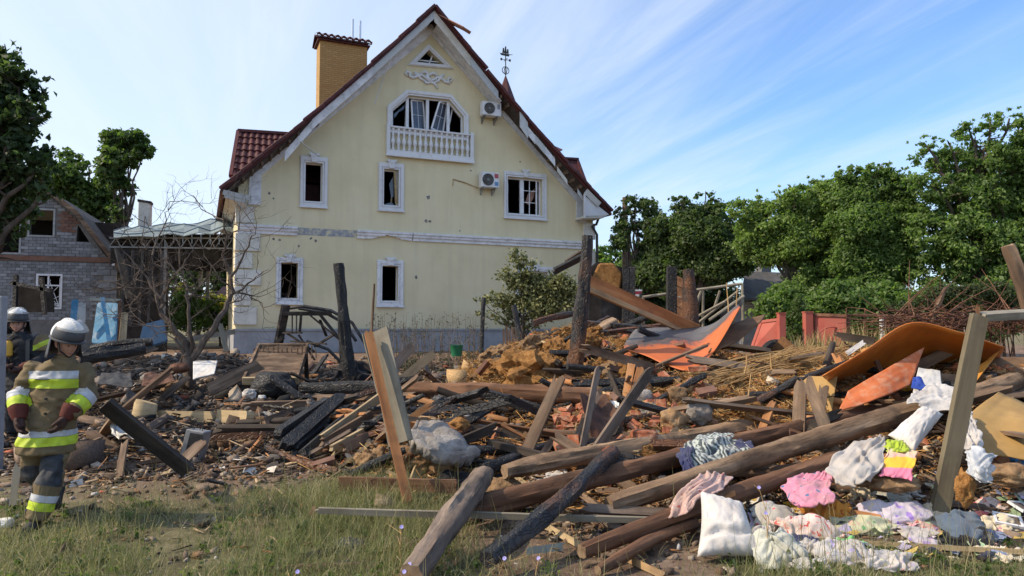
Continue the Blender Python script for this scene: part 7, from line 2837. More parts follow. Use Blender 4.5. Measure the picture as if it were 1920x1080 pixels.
rock('masonry_lump', 'mortared block with a pale top right of the upright stubs', 1207, 742, 34, 26, 'concrete', 16, 9.6, sharp=True, amp=0.1)
rock('masonry_lump', 'mud covered block right of the pale topped block', 1270, 740, 40, 34, 'clay', 17, 9.5, sharp=True, amp=0.15)
rock('masonry_lump', 'crumbling plaster lump under the reed bundle', 1312, 775, 48, 44, 'concrete', 18, 8.9, amp=0.3)
rock('masonry_lump', 'clay wall lump above the long log at middle right', 1262, 790, 50, 46, 'clay', 19, 8.75, amp=0.35)
rock('clay_lump', 'curled clay plaster shell standing before the reed bundle', 1412, 776, 34, 44, 'straw_clay', 20, 9.0, amp=0.4)
rock('masonry_lump', 'row of mortared bricks on the soil left of the blanket', 1208, 818, 56, 28, 'red_brick', 21, 8.3, sharp=True, amp=0.12)
rock('stone', 'pale block lying at the left edge below the concrete post', 10, 982, 30, 24, 'plaster_white', 22, None, 'stone', sharp=True, amp=0.1)
rock('stone', 'dusty stone lying in the grass left of the weeds', 372, 1042, 26, 16, 'clay', 23, None, 'stone')
rock('clay_lump', 'upright tan clay column left of the plastic film bag', 1810, 915, 34, 66, 'straw_clay', 24, 6.6, amp=0.35, freq=2)
rock('clay_lump', 'long clay ridge under the striped towel', 1665, 905, 110, 30, 'clay', 25, 6.9, amp=0.35)
rock('clay_lump', 'brown clay bank at the right edge under the blue rags', 1890, 890, 90, 40, 'clay', 26, 6.9, amp=0.3)
rock('masonry_lump', 'charred timber stub lying in the grass before the thick log', 655, 1024, 60, 26, 'char_grey', 27, None, amp=0.25)

# enamel pot
b = G(1134, 775, 0.0)
rt = empty('enamel_pot', b)
T(rt, 'dented white enamel pot lying by the rusty brown sheet', 'pot')
mb = MB()
r_ = pxm(24, b.y) / 2
mb.tube([(-.02, 0, r_), (0.0, -0.02, r_), (0.06, -.04, r_ * 1.02), (0.16, -.08, r_), (0.18, -.085, r_)], [r_ * 0.5, r_ * 0.95, r_, r_, r_ * 1.08], 16)
mb.build('body', MATS['enamel'], rt, smooth=True)
mb = MB()
mb.tube([(0.12, -.08 - r_, r_ * 1.1), (0.12, -.10 - r_ * 1.3, r_ * 1.2), (0.12, -.08 - r_, r_ * 1.6)], 0.012, 6)
mb.build('handle', MATS['enamel'], rt, smooth=True)

# old tyre
rt = empty('tyre', P(1452, 655, 14.2))
mb = MB()
nA, nB, Rr_, r2 = 24, 9, 0.2, 0.09
for i in range(nA):
	a = 2 * math.pi * i / nA
	for k in range(nB):
		t = 2 * math.pi * k / nB
		mb.v.append(((Rr_ + r2 * math.cos(t)) * math.cos(a), 0.8 * r2 * math.sin(t), (Rr_ + r2 * math.cos(t)) * math.sin(a)))
for i in range(nA):
	for k in range(nB):
		mb.f.append((i * nB + k, ((i + 1) % nA) * nB + k, ((i + 1) % nA) * nB + (k + 1) % nB, i * nB + (k + 1) % nB))
		mb.m.append(0)
bpy.data.objects.remove(rt)
o = mb.build('tyre', MATS['rubber'], None, smooth=True)
o.location = P(1448, 664, 13.4)
o.rotation_euler = (R(20), R(10), R(25))
T(o, 'old black tyre lying before the dented red fence panel', 'tyre')

# ------------------------------------------------------------------ textiles
pillow('pillow', 'big dirty white pillow propped upright on the grass against the logs', [P(1307, 1044, 5.72), P(1434, 1046, 5.66), P(1392, 942, 6.08), P(1313, 920, 6.15)], 0.13, 'pillow_white', 1)
pillow('pillow', 'white pillow lying slanted on the long muddy log', [P(1664, 816, 7.35), P(1714, 848, 7.1), P(1769, 776, 7.7), P(1728, 764, 7.9)], 0.11, 'pillow_white', 2)
cloth('blanket', 'black and pale grey patterned blanket draped over two logs', 'blanket', [
	[(1300, 900, 7.2), (1338, 893, 7.4), (1372, 886, 7.5), (1410, 870, 7.6)],
	[(1280, 868, 7.4), (1322, 862, 7.5), (1368, 856, 7.6), (1420, 858, 7.7)],
	[(1280, 838, 7.8), (1320, 823, 7.9), (1364, 821, 8.0), (1404, 838, 8.0)],
	[(1290, 834, 8.3), (1330, 824, 8.4), (1370, 824, 8.4), (1402, 840, 8.3)]], 'print_blanket', 0.06, 4, 1, 0.02)
cloth('cloth', 'navy blue cloth hanging at the left end of the patterned blanket', 'cloth', [
	[(1290, 900, 7.1), (1312, 902, 7.1)], [(1273, 866, 7.3), (1298, 860, 7.3)], [(1274, 844, 7.6), (1300, 838, 7.6)]], 'navy_cloth', 0.02, 3, 2)
cloth('cloth', 'navy blue cloth bunched at the right end of the patterned blanket', 'cloth', [
	[(1395, 872, 7.45), (1424, 862, 7.5)], [(1385, 840, 7.8), (1416, 846, 7.8)], [(1376, 824, 8.0), (1404, 830, 8.0)]], 'navy_cloth', 0.03, 3, 3)
cloth('cloth', 'pink floral rag slung over the log beside the white pillow', 'cloth', [
	[(1248, 972, 6.15), (1272, 970, 6.12), (1300, 958, 6.15)], [(1268, 930, 6.35), (1292, 928, 6.3), (1318, 930, 6.3)],
	[(1302, 900, 6.55), (1330, 905, 6.5), (1356, 920, 6.45)], [(1312, 892, 6.8), (1345, 888, 6.8), (1370, 900, 6.75)]], 'pink_floral', 0.03, 4, 4)
cloth('cloth', 'white cloth spread behind the right hand leaning timber', 'cloth', [
	[(1702, 756, 8.1), (1745, 768, 8.0), (1800, 775, 7.9)], [(1712, 742, 8.4), (1750, 745, 8.3), (1800, 748, 8.2)], [(1735, 726, 8.7), (1760, 724, 8.7), (1795, 730, 8.6)]], 'sheet_white', 0.04, 4, 5)
cloth('cloth', 'blue grey sheet hanging right of the leaning timber foot', 'cloth', [
	[(1795, 845, 7.1), (1848, 842, 7.0)], [(1795, 800, 7.5), (1830, 800, 7.5)], [(1800, 770, 7.9), (1822, 775, 7.9)]], 'sheet_white', 0.04, 4, 6)
cloth('sheet', 'crumpled grey white bed sheet hanging from the long log', 'bed sheet', [
	[(1570, 915, 6.65), (1608, 912, 6.6), (1640, 895, 6.7)], [(1555, 885, 6.85), (1608, 880, 6.8), (1658, 870, 6.85)], [(1572, 855, 7.1), (1615, 845, 7.1), (1660, 836, 7.2)], [(1600, 838, 7.4), (1630, 828, 7.4), (1660, 820, 7.5)]], 'sheet_grey', 0.05, 4, 7)
cloth('towel', 'green yellow and pink striped towel hanging below the slanted pillow', 'towel', [
	[(1646, 893, 6.75), (1680, 897, 6.7), (1714, 901, 6.65)], [(1652, 868, 6.9), (1684, 868, 6.85), (1715, 870, 6.8)], [(1662, 842, 7.1), (1690, 842, 7.1), (1716, 850, 7.0)], [(1668, 826, 7.35), (1690, 826, 7.35), (1704, 838, 7.3)]], 'towel_bands', 0.012, 3, 8)
cloth('cloth', 'lime green cloth tucked between the pillow and the striped towel', 'cloth', [
	[(1662, 850, 7.05), (1704, 846, 7.0)], [(1660, 828, 7.2), (1692, 826, 7.2)]], 'lime_cloth', 0.02, 3, 9)
cloth('cloth', 'pink printed cloth lying at the end of the dark log', 'cloth', [
	[(1478, 945, 6.5), (1520, 952, 6.4), (1560, 940, 6.45)], [(1470, 915, 6.8), (1515, 918, 6.7), (1562, 905, 6.8)], [(1490, 895, 7.1), (1530, 890, 7.1), (1565, 884, 7.2)]], 'pink_cloth', 0.035, 4, 10)
heap('cloth', 'orange lace cloth bunched below the pink printed cloth', 'cloth', 1524, 1602, 986, 938, 'orange_cloth', 11, 0.05, 6)
heap('cloth', 'grey floral roll of bedding behind the white plastic bag', 'cloth', 1420, 1502, 992, 942, 'floral_grey', 12, 0.03, 3)
heap('cloth', 'red and white patterned cloth spread below the orange lace', 'cloth', 1480, 1585, 1022, 962, 'red_floral', 13, 0.04, 5, skew=-0.1)
heap('cloth', 'green and yellow floral roll right of the orange lace', 'cloth', 1578, 1690, 1004, 968, 'green_floral', 14, 0.03, 3)
heap('cloth', 'lilac cloth with purple prints spread behind the floral roll', 'cloth', 1636, 1756, 988, 938, 'lilac_cloth', 15, 0.04, 4)
heap('cloth', 'white printed rag below the lilac cloth', 'cloth', 1700, 1768, 1018, 990, 'pale_print', 16, 0.03, 5)
heap('plastic_bag', 'crumpled white plastic bag standing right of the big pillow', 'plastic bag', 1430, 1512, 1068, 992, 'bag_white', 17, 0.06, 4, depth=0.28)
heap('plastic_bag', 'bright green plastic bag lying on the printed rags', 'plastic bag', 1574, 1632, 1036, 1008, 'green_bag', 18, 0.03, 4)
heap('cloth', 'long white printed cloth trailing over the grass at lower right', 'cloth', 1540, 1640, 1062, 1016, 'pale_print', 19, 0.05, 5)
heap('cloth', 'cream and lilac rag at the end of the trailing white cloth', 'cloth', 1622, 1722, 1074, 1040, 'pale_print', 20, 0.05, 5)
heap('cloth', 'white rag scrap between the plastic bag and the printed cloth', 'cloth', 1500, 1546, 1052, 1010, 'sheet_white', 21, 0.04, 5)
heap('cloth', 'pale blue rag under the white plastic bag', 'cloth', 1500, 1560, 1072, 1050, 'sheet_white', 22, 0.03, 5)
heap('jacket', 'slate and black jacket heaped at the right among the rags', 'jacket', 1790, 1880, 1026, 958, 'slate_cloth', 23, 0.05, 4, depth=0.4)
heap('cloth', 'black cloth under the slate jacket', 'cloth', 1784, 1892, 1034, 992, 'black_cloth', 24, 0.05, 4)
heap('cloth', 'cream rag left of the slate jacket', 'cloth', 1738, 1784, 975, 944, 'cream_rag', 25, 0.02, 4)
heap('cloth', 'torn tan paper scrap below the clay ridge', 'paper', 1602, 1640, 944, 914, 'cream_rag', 26, 0.03, 4)
heap('cloth', 'black rag behind the thick grey log', 'cloth', 820, 880, 922, 888, 'black_cloth', 27, 0.05, 5)
heap('cloth', 'small black rag at the foot of the leaning timber', 'cloth', 770, 806, 946, 930, 'black_cloth', 28, 0.03, 5)
heap('cloth', 'dirty white rag caught between the logs', 'cloth', 990, 1062, 912, 890, 'sheet_white', 29, 0.04, 6)
heap('plastic_bag', 'black plastic bag lying under the thick charcoal post', 'plastic bag', 622, 688, 714, 668, 'black_cloth', 30, 0.06, 4, depth=0.5)
cloth('film_bag', 'clear plastic film bag hanging off the clay bank at right', 'plastic bag', [
	[(1834, 906, 6.4), (1846, 904, 6.4), (1852, 896, 6.45)], [(1814, 876, 6.5), (1838, 876, 6.4), (1862, 870, 6.5)], [(1816, 848, 6.7), (1838, 842, 6.65), (1864, 856, 6.7)]], 'clear_film', 0.04, 4, 31, 0.006)
heap('cloth', 'bright blue and mint rags on the clay bank at the right edge', 'cloth', 1868, 1935, 872, 846, 'blue_cloth', 32, 0.04, 5)
heap('cloth', 'yellow wrapper lying on the log behind the slanted pillow', 'wrapper', 1634, 1690, 782, 764, 'yellow_rag', 33, 0.02, 4)
heap('cloth', 'yellow and cream rag behind the white cloth', 'cloth', 1692, 1735, 748, 722, 'yellow_rag', 34, 0.03, 5)
heap('cloth', 'cream rag heap at the right edge behind the picture frames', 'cloth', 1850, 1912, 1000, 968, 'cream_rag', 35, 0.04, 5)
# picture frames at the right edge
for i, (px, py, lb) in enumerate(((1890, 975, 'small white picture frame lying on the cream rag'), (1915, 950, 'white rimmed tile lying at the right edge above the frame'))):
	c = G(px, py, 0.10)
	rt = empty('picture_frame', c, R(-20 + 50 * i))
	rt.rotation_euler = (R(25), R(8), R(-20 + 50 * i))
	T(rt, lb, 'picture frame')
	mb = MB()
	w, h_ = 0.11, 0.075
	ring(mb, (-w, w, -h_, h_), (-w + .02, w - .02, -h_ + .02, h_ - .02), -0.012, 0.012)
	mb.v = [(x, z, -y) for x, y, z in mb.v]
	mb.build('frame', MATS['white_trim'], rt)
	mb = MB()
	mb.box(-w + .021, w - .021, -h_ + .021, h_ - .021, -0.008, 0.004)
	mb.build('picture', MATS['grey_log'], rt)
# pieces of glassy and tin trash in the grass
plank('tin_strip', 'pale blue tin strip lying in the grass left of the thick log', (612, 1062), (664, 1052), 9, 0.008, 'fibre_sheet', seed=80, cat='strip')
plank('tin_strip', 'grey metal plate lying in the soil behind the firefighter', (128, 910), (160, 902), 12, 0.01, 'pale_metal', seed=81, cat='plate')
plank('tin_strip', 'pale metal plate lying under the charred slanting log', (985, 1034), (1062, 1024), 14, 0.01, 'fibre_sheet', seed=82, cat='plate')
# ------------------------------------------------------------------ loose pieces scattered over the rubble
def sample_ground(n, seed, x0, x1, y0, y1, keep=None):
	"""n ground points spread evenly over a region of the picture, thinned by keep(x, y, px, py)"""
	rng = np.random.default_rng(seed)
	out = []
	tries = 0
	while len(out) < n and tries < n * 30:
		m = 4000
		px, py = rng.uniform(x0, x1, m), rng.uniform(y0, y1, m)
		tries += m
		ys = np.arange(4.6, 24, 0.07)
		cx, cy = (px - 960) / FPX, (540 - py) / FPX
		dy, dz = CP - cy * SP, SP + cy * CP
		X = cx[:, None] / dy[:, None] * ys[None, :]
		Z = CAMZ + dz[:, None] / dy[:, None] * ys[None, :]
		below = Z < hgrid(X, ys)
		i = below.argmax(1)
		ok = below.any(1)
		xs, yy = X[np.arange(m), i], ys[i]
		if keep is not None:
			ok &= rng.random(m) < keep(xs, yy)
		for k in np.nonzero(ok)[0]:
			out.append((xs[k], yy[k]))
	return np.array(out[:n])

def slope_quat(x, y):
	e = 0.12
	return Vector((-(H(x + e, y) - H(x - e, y)) / (2 * e), -(H(x, y + e) - H(x, y - e)) / (2 * e), 1)).normalized()

deb = lambda x, y: debris_mask(x, y)
_gx, _gy = np.arange(-20, 20, 0.06), np.arange(3, 26, 0.06)
_HG = hz(*np.meshgrid(_gx, _gy))

def hgrid(X, ys):
	i = np.clip(((X + 20) / 0.06).astype(int), 0, len(_gx) - 1)
	j = np.clip(((ys - 3) / 0.06).astype(int), 0, len(_gy) - 1)
	return _HG[np.broadcast_to(j, X.shape), i]

LANDMARKS = [(n_, *G(px, py)[:2]) for n_, px, py in (
	('the walking firefighter', 110, 960), ('the concrete post', 12, 880), ('the meter box', 366, 858), ('the stump', 270, 782), ('the burnt tree', 357, 738), ('the soil tray', 520, 715),
	('the charred armchair', 515, 742), ('the swing frame', 560, 690), ('the charcoal post', 656, 702), ('the charred plank stack', 590, 830), ('the weathered plank bundle', 690, 800), ('the leaning grey board', 752, 850),
	('the pale concrete slab', 826, 860), ('the thick grey log', 845, 960), ('the charred slanting log', 1020, 960), ('the level brown log', 900, 750), ('the tall scorched post', 1080, 715), ('the rusty brown sheet', 1135, 835),
	('the enamel pot', 1134, 772), ('the upright plank stubs', 1185, 750), ('the orange sheet', 1280, 695), ('the reed bundle', 1420, 735), ('the tan panel', 1530, 772), ('the red brown panel', 1650, 745),
	('the patterned blanket', 1345, 880), ('the big white pillow', 1370, 1046), ('the pink printed cloth', 1515, 940), ('the straw covered log end', 1135, 640), ('the short burnt mound beam', 1035, 615), ('the black beam stub', 1065, 668), ('the picket row', 965, 668), ('the striped towel', 1680, 900), ('the right hand timber', 1775, 900), ('the slate jacket', 1835, 1020),
	('the plastic film bag', 1840, 905), ('the level black beam', 650, 740), ('the blue door', 200, 642), ('the fallen brick wall', 60, 640), ('the green bucket', 856, 668), ('the short dark post', 905, 668), ('the mortared bricks', 1208, 830), ('the lilac cloth', 1695, 985))]

def where(x, y):
	n_, lx, ly = min(LANDMARKS, key=lambda l: (l[1] - x) ** 2 + ((l[2] - y) * 0.7) ** 2)
	dx, dy = (x / y - lx / ly) * ly, (y - ly) * 0.7
	return ('right of ' if dx > 0 else 'left of ') + n_ if abs(dx) > abs(dy) else ('behind ' if dy > 0 else 'in front of ') + n_

# -- planks and boards
PL = 'broken boards scattered through the rubble'
variants = [('weathered', 'old_wood', 0.9, 0.11, 0.03, 'weathered brown board lying'),
			('charred', 'char', 0.7, 0.10, 0.04, 'short charred board lying'),
			('grey', 'grey_log', 1.2, 0.09, 0.03, 'greyish split board lying'),
			('dark', 'dark_wood', 0.8, 0.13, 0.025, 'dark sooty board lying'),
			('pale', 'tan_board', 0.55, 0.09, 0.03, 'short pale splintered board'),
			('orange', 'orange_wood', 0.5, 0.08, 0.03, 'short orange brown board'),
			('lath', 'brown_log', 1.0, 0.05, 0.02, 'thin brown lath')]
srcs = []
for k, (nm, mt, L, w, t, lb) in enumerate(variants):
	for j in range(2):
		o = plank_mb(L * (0.8 + 0.5 * j), w, t, 300 + k * 10 + j, (0.12, 0.15), 0.0).build('broken_board', MATS[mt])
		o['label'] = lb
		srcs.append(o)
pts = sample_ground(280, 51, -60, 1980, 655, 1010, deb)
rng = np.random.default_rng(52)
used = set()
for i, (x, y) in enumerate(pts):
	ash = float(zone_ash(x, y))
	clay = float(zone_clay(x, y))
	wgt = np.array([3, 5 * ash + 0.5, 1.6, 2.5 * ash + 1, 1.0, 0.6 + 1.2 * clay, 2.0])
	k = rng.choice(7, p=wgt / wgt.sum()) * 2 + rng.integers(2)
	s = srcs[k]
	o = s if k not in used else share(s)
	used.add(k)
	T(o, variants[k // 2][5] + ' ' + where(x, y), 'board', PL)
	n = slope_quat(x, y)
	q = n.to_track_quat('Z', 'X')
	m = q.to_matrix() @ Matrix.Rotation(rng.uniform(0, 6.28), 3, 'Z') @ Matrix.Rotation(rng.normal() * 0.2 - 0.06, 3, 'Y') @ Matrix.Rotation(rng.normal() * 0.5, 3, 'X')
	sc = rng.uniform(0.5, 1.35)
	m4 = m.to_4x4()
	m4.translation = (x, y, H(x, y) + rng.uniform(0.0, 0.06))
	o.matrix_world = m4 @ Matrix.Diagonal((sc, sc, sc, 1))
for k, s in enumerate(srcs):
	if k not in used:
		bpy.data.objects.remove(s)

# -- long burnt timbers crossing the middle of the heap
LT_ = 'burnt timbers crossing the middle of the heap'
rng = np.random.default_rng(58)
kinds = (('charred_beam', 'char', 'black burnt timber'), ('charred_beam', 'char_brown', 'half charred brown timber'), ('beam', 'dark_wood', 'sooty dark timber'), ('beam', 'orange_wood', 'split orange brown timber'), ('beam', 'old_wood', 'weathered brown timber'))
pts = np.concatenate([sample_ground(46, 59, 520, 1640, 690, 930, deb), sample_ground(30, 57, 900, 1340, 612, 730, None), sample_ground(16, 56, 560, 1100, 740, 850, deb)])
seen = {}
for i, (x, y) in enumerate(pts):
	nm, mt, lb = kinds[rng.choice(5, p=[.34, .22, .18, .12, .14])]
	L = rng.uniform(0.7, 1.9)
	a = rng.normal() * 0.55 + (math.pi if rng.random() < .5 else 0)
	pa = Vector((x, y, H(x, y) + rng.uniform(0.03, 0.12)))
	pb = pa + Vector((math.cos(a) * L, math.sin(a) * L * 0.7, 0))
	pb.z = H(pb.x, pb.y) + abs(rng.normal()) * 0.22 + 0.05
	lab = lb + ' lying ' + where((pa.x + pb.x) / 2, (pa.y + pb.y) / 2)
	if rng.random() < 0.45:
		log3(nm, lab, pa, pb, rng.uniform(.035, .065), rng.uniform(.03, .055), mt, 'timber', LT_, 0.05, 200 + i, 'char' if 'char' in mt else 'end_grain', 0.14, 0, 12)
	else:
		w = rng.uniform(.06, .13)
		o = place_mesh(nm, plank_mb((pb - pa).length, w, rng.uniform(.04, .09), 700 + i, (0.1, 0.3)), [MATS[mt]], frame_mat4(pa, pb, rng.uniform(-.9, .9)))
		T(o, lab, 'timber', LT_)
# -- loose cables
for i in range(11):
	x, y = sample_ground(1, 400 + i, 300, 1500, 690, 960, deb)[0]
	L = rng.uniform(0.8, 2.0)
	a = rng.uniform(0, 6.28)
	ps = []
	for k in range(12):
		a += rng.normal() * 0.45
		x, y = x + math.cos(a) * L / 11, y + math.sin(a) * L / 11
		ps.append(Vector((x, y, H(x, y) + 0.03 + abs(rng.normal()) * 0.06)))
	mb = MB()
	mb.tube(ps, rng.uniform(.006, .011), 5)
	T(mb.build('cable', MATS[('rubber', 'rust', 'dark_metal')[i % 3]], None, tuple(ps[0]), smooth=True), ('black', 'rusty', 'dark grey')[i % 3] + ' bent cable lying ' + where(ps[5].x, ps[5].y), 'cable', 'loose cables in the rubble')

# -- bricks
def brick_src_mesh(seed, half=False):
	bm = bmesh.new()
	bmesh.ops.create_cube(bm, size=1)
	for v in bm.verts:
		v.co = Vector((v.co.x * (0.125 if half else 0.25), v.co.y * 0.12, v.co.z * 0.065))
	bmesh.ops.subdivide_edges(bm, edges=bm.edges[:], cuts=1, use_grid_fill=True)
	for v in bm.verts:
		v.co += Vector((noise.noise(v.co * 14 + Vector((seed, 0, 0))), noise.noise(v.co * 14 + Vector((0, seed, 0))), noise.noise(v.co * 14 + Vector((0, 0, seed))))) * 0.011
	me = bpy.data.meshes.new('brick')
	bm.to_mesh(me)
	bm.free()
	return me

BR = 'loose bricks scattered in the rubble'
bsrc = []
for k, (mt, half, lb) in enumerate((('red_brick', False, 'whole red brick'), ('red_brick', True, 'broken half red brick'),
									('dull_brick', False, 'sooty dark brick'), ('clay', True, 'clay coated brick piece'))):
	for j in range(2):
		me = brick_src_mesh(k * 3.3 + j, half)
		me.materials.append(MATS[mt])
		bsrc.append((me, lb))
keepb = lambda x, y: deb(x, y) * (0.25 + 0.9 * zone_clay(x, y))
p1 = np.concatenate([sample_ground(75, 61, 1140, 1330, 690, 850, None), sample_ground(18, 67, 1090, 1220, 630, 700, None)])
p2 = sample_ground(40, 62, 1040, 1110, 775, 840, None)
p3 = sample_ground(60, 63, 560, 1900, 670, 930, keepb)
p4 = sample_ground(100, 64, -20, 140, 590, 690, None)
rng = np.random.default_rng(65)
for i, (x, y) in enumerate(np.concatenate([p1, p2, p3, p4])):
	k = rng.choice(8, p=[.2, .15, .2, .15, .03, .03, .12, .12]) if i < 180 else rng.choice(8, p=[.05, .05, .05, .05, .35, .35, .05, .05])
	me, lb = bsrc[k]
	o = bpy.data.objects.new('brick', me)
	COL.objects.link(o)
	T(o, lb + ' ' + where(x, y), 'brick', BR)
	n = slope_quat(x, y)
	m = n.to_track_quat('Z', 'X').to_matrix() @ Matrix.Rotation(rng.uniform(0, 6.28), 3, 'Z') @ Matrix.Rotation(rng.normal() * 0.5, 3, 'Y') @ Matrix.Rotation(rng.normal() * 0.5, 3, 'X')
	m4 = m.to_4x4()
	m4.translation = (x, y, H(x, y) + rng.uniform(0.0, 0.09) + (0.25 * rng.random() if i >= 180 else 0))
	o.matrix_world = m4

# -- clods and stones
CLD = 'clods and stones scattered over the rubble'
csrc = []
for k, (mt, amp, sharp, lb) in enumerate((('clay', 0.4, False, 'brown clay clod'), ('straw_clay', 0.45, False, 'straw filled ochre clod'),
										  ('concrete', 0.25, True, 'grey mortar chunk'), ('plaster_white', 0.25, True, 'white plaster chip'))):
	for j in range(2):
		csrc.append((rock_mesh('clod', mt, k * 7 + j + 50, 4 if k < 2 else 3, (1, 0.85, 0.65), amp, 1.9, sharp), lb))
rng = np.random.default_rng(72)
pts = np.concatenate([sample_ground(90, 71, 880, 1180, 600, 720, None), sample_ground(150, 73, 300, 1920, 660, 960, deb), sample_ground(50, 74, 1150, 1420, 690, 860, None)])
for i, (x, y) in enumerate(pts):
	clay = float(zone_clay(x, y))
	if i < 90:
		pr = np.array([2, 6, .3, .1])
	else:
		pr = np.array([3, 2.5 * clay + .3, 1.2, 0.45])
	k = rng.choice(4, p=pr / pr.sum()) * 2 + rng.integers(2)
	me, lb = csrc[k]
	o = bpy.data.objects.new('clod', me)
	COL.objects.link(o)
	T(o, lb + ' ' + where(x, y), 'clod', CLD)
	s = pxm(rng.lognormal(2.05, 0.45), y) * ((2.6 if i % 4 == 0 else 1.3) if i < 90 else 1.0)
	if k >= 6:
		s *= 0.6
	o.location = (x, y, H(x, y) + s * 0.2)
	o.rotation_euler = (rng.normal() * 0.3, rng.normal() * 0.3, rng.uniform(0, 6.28))
	o.scale = (s, s, s)

# -- uncountable fine rubble
M_col('rubble_chip', 0.9, 40, 0.4, 0.3)

def boxes_stuff(name, label, cat, pos, size, rot, cols, mat):
	"""pos (n,3), size (n,3) half extents, rot (n,3,3)"""
	n = len(pos)
	rng = np.random.default_rng(n)
	sgn = np.array([(-1, -1, -1), (1, -1, -1), (1, 1, -1), (-1, 1, -1), (-1, -1, 1), (1, -1, 1), (1, 1, 1), (-1, 1, 1)], float)
	c = sgn[None] * size[:, None, :] * rng.uniform(0.65, 1.15, (n, 8, 1))
	v = np.einsum('nij,nkj->nki', rot, c) + pos[:, None, :]
	f = np.array([(3, 2, 1, 0), (4, 5, 6, 7), (0, 1, 5, 4), (1, 2, 6, 5), (2, 3, 7, 6), (3, 0, 4, 7)])
	q = (np.arange(n)[:, None, None] * 8 + f[None]).reshape(-1, 4)
	o = fastmesh(name, v.reshape(-1, 3), q, 4, MATS[mat], np.repeat(cols, 8, axis=0))
	T(o, label, cat, kind='stuff')
	return o

def rand_rot(n, rng, tilt):
	yaw = rng.uniform(0, 2 * np.pi, n)
	pit = rng.normal(0, tilt, n)
	rol = rng.normal(0, tilt * 2, n)
	cy, sy, cp, sp, cr, sr = np.cos(yaw), np.sin(yaw), np.cos(pit), np.sin(pit), np.cos(rol), np.sin(rol)
	z = np.zeros(n)
	o = np.ones(n)
	Rz = np.stack([np.stack([cy, -sy, z], 1), np.stack([sy, cy, z], 1), np.stack([z, z, o], 1)], 1)
	Ry = np.stack([np.stack([cp, z, sp], 1), np.stack([z, o, z], 1), np.stack([-sp, z, cp], 1)], 1)
	Rx = np.stack([np.stack([o, z, z], 1), np.stack([z, cr, -sr], 1), np.stack([z, sr, cr], 1)], 1)
	return Rz @ Ry @ Rx

def zone_cols(x, y, rng, extra=None):
	n = len(x)
	pal = {'soil': [(.10, .072, .055), (.16, .12, .09), (.22, .165, .125), (.07, .05, .038), (.30, .25, .20), (.13, .08, .05)],
		   'clay': [(.32, .155, .06), (.42, .23, .09), (.24, .115, .045), (.36, .12, .055), (.48, .31, .15), (.17, .085, .038)],
		   'ash': [(.02, .019, .018), (.05, .045, .042), (.11, .10, .092), (.17, .15, .135), (.035, .028, .024), (.10, .07, .05)]}
	out = np.array([pal['soil'][k] for k in rng.integers(0, 6, n)])
	r = rng.random(n)
	m = r < zone_clay(x, y)
	out[m] = np.array([pal['clay'][k] for k in rng.integers(0, 6, m.sum())])
	r = rng.random(n)
	m = r < zone_ash(x, y)
	out[m] = np.array([pal['ash'][k] for k in rng.integers(0, 6, m.sum())])
	m = rng.random(n) < 0.035
	out[m] = np.array([(.55, .53, .49), (.42, .41, .40), (.6, .52, .4), (.36, .12, .07)])[rng.integers(0, 4, m.sum())]
	return out * rng.uniform(0.75, 1.25, (n, 1))

rng = np.random.default_rng(81)
pts = np.concatenate([sample_ground(21000, 82, -120, 2050, 640, 1080, lambda x, y: 0.08 + 0.92 * deb(x, y)),
					  np.stack([rng.uniform(-9, 11, 9000), rng.uniform(7.2, 19, 9000)], 1)])
x, y = pts[:, 0], pts[:, 1]
n = len(x)
s = np.exp(rng.normal(-4.15, 0.55, n)) * np.clip(y / 9, 0.7, 1.5)
size = s[:, None] * rng.uniform(0.5, 1.6, (n, 3)) * np.array([1.2, 1, 0.6])
pos = np.stack([x, y, hz(x, y) + size[:, 2] * 0.4], 1)
boxes_stuff('rubble', 'fine rubble of clay crumbs, char and plaster bits strewn over the yard', 'rubble', pos, size, rand_rot(n, rng, 0.3), zone_cols(x, y, rng), 'rubble_chip')

pts = sample_ground(7500, 83, -120, 2050, 645, 1050, lambda x, y: 0.05 + 0.95 * deb(x, y))
x, y = pts[:, 0], pts[:, 1]
n = len(x)
L = np.exp(rng.normal(-2.35, 0.5, n)) * np.clip(y / 9, 0.7, 1.4)
size = np.stack([L, rng.uniform(0.004, 0.014, n), rng.uniform(0.003, 0.008, n)], 1)
pos = np.stack([x, y, hz(x, y) + 0.012 + L * 0.12], 1)
wood = np.array([(.30, .21, .13), (.20, .14, .09), (.12, .09, .065), (.40, .29, .18), (.05, .04, .034), (.30, .15, .07)])
cols = wood[rng.integers(0, 6, n)] * rng.uniform(0.7, 1.2, (n, 1))
dk = rng.random(n) < zone_ash(x, y)
cols[dk] *= 0.3
boxes_stuff('splinters', 'countless wood splinters and twigs strewn over the rubble', 'splinters', pos, size, rand_rot(n, rng, 0.22), cols, 'rubble_chip')

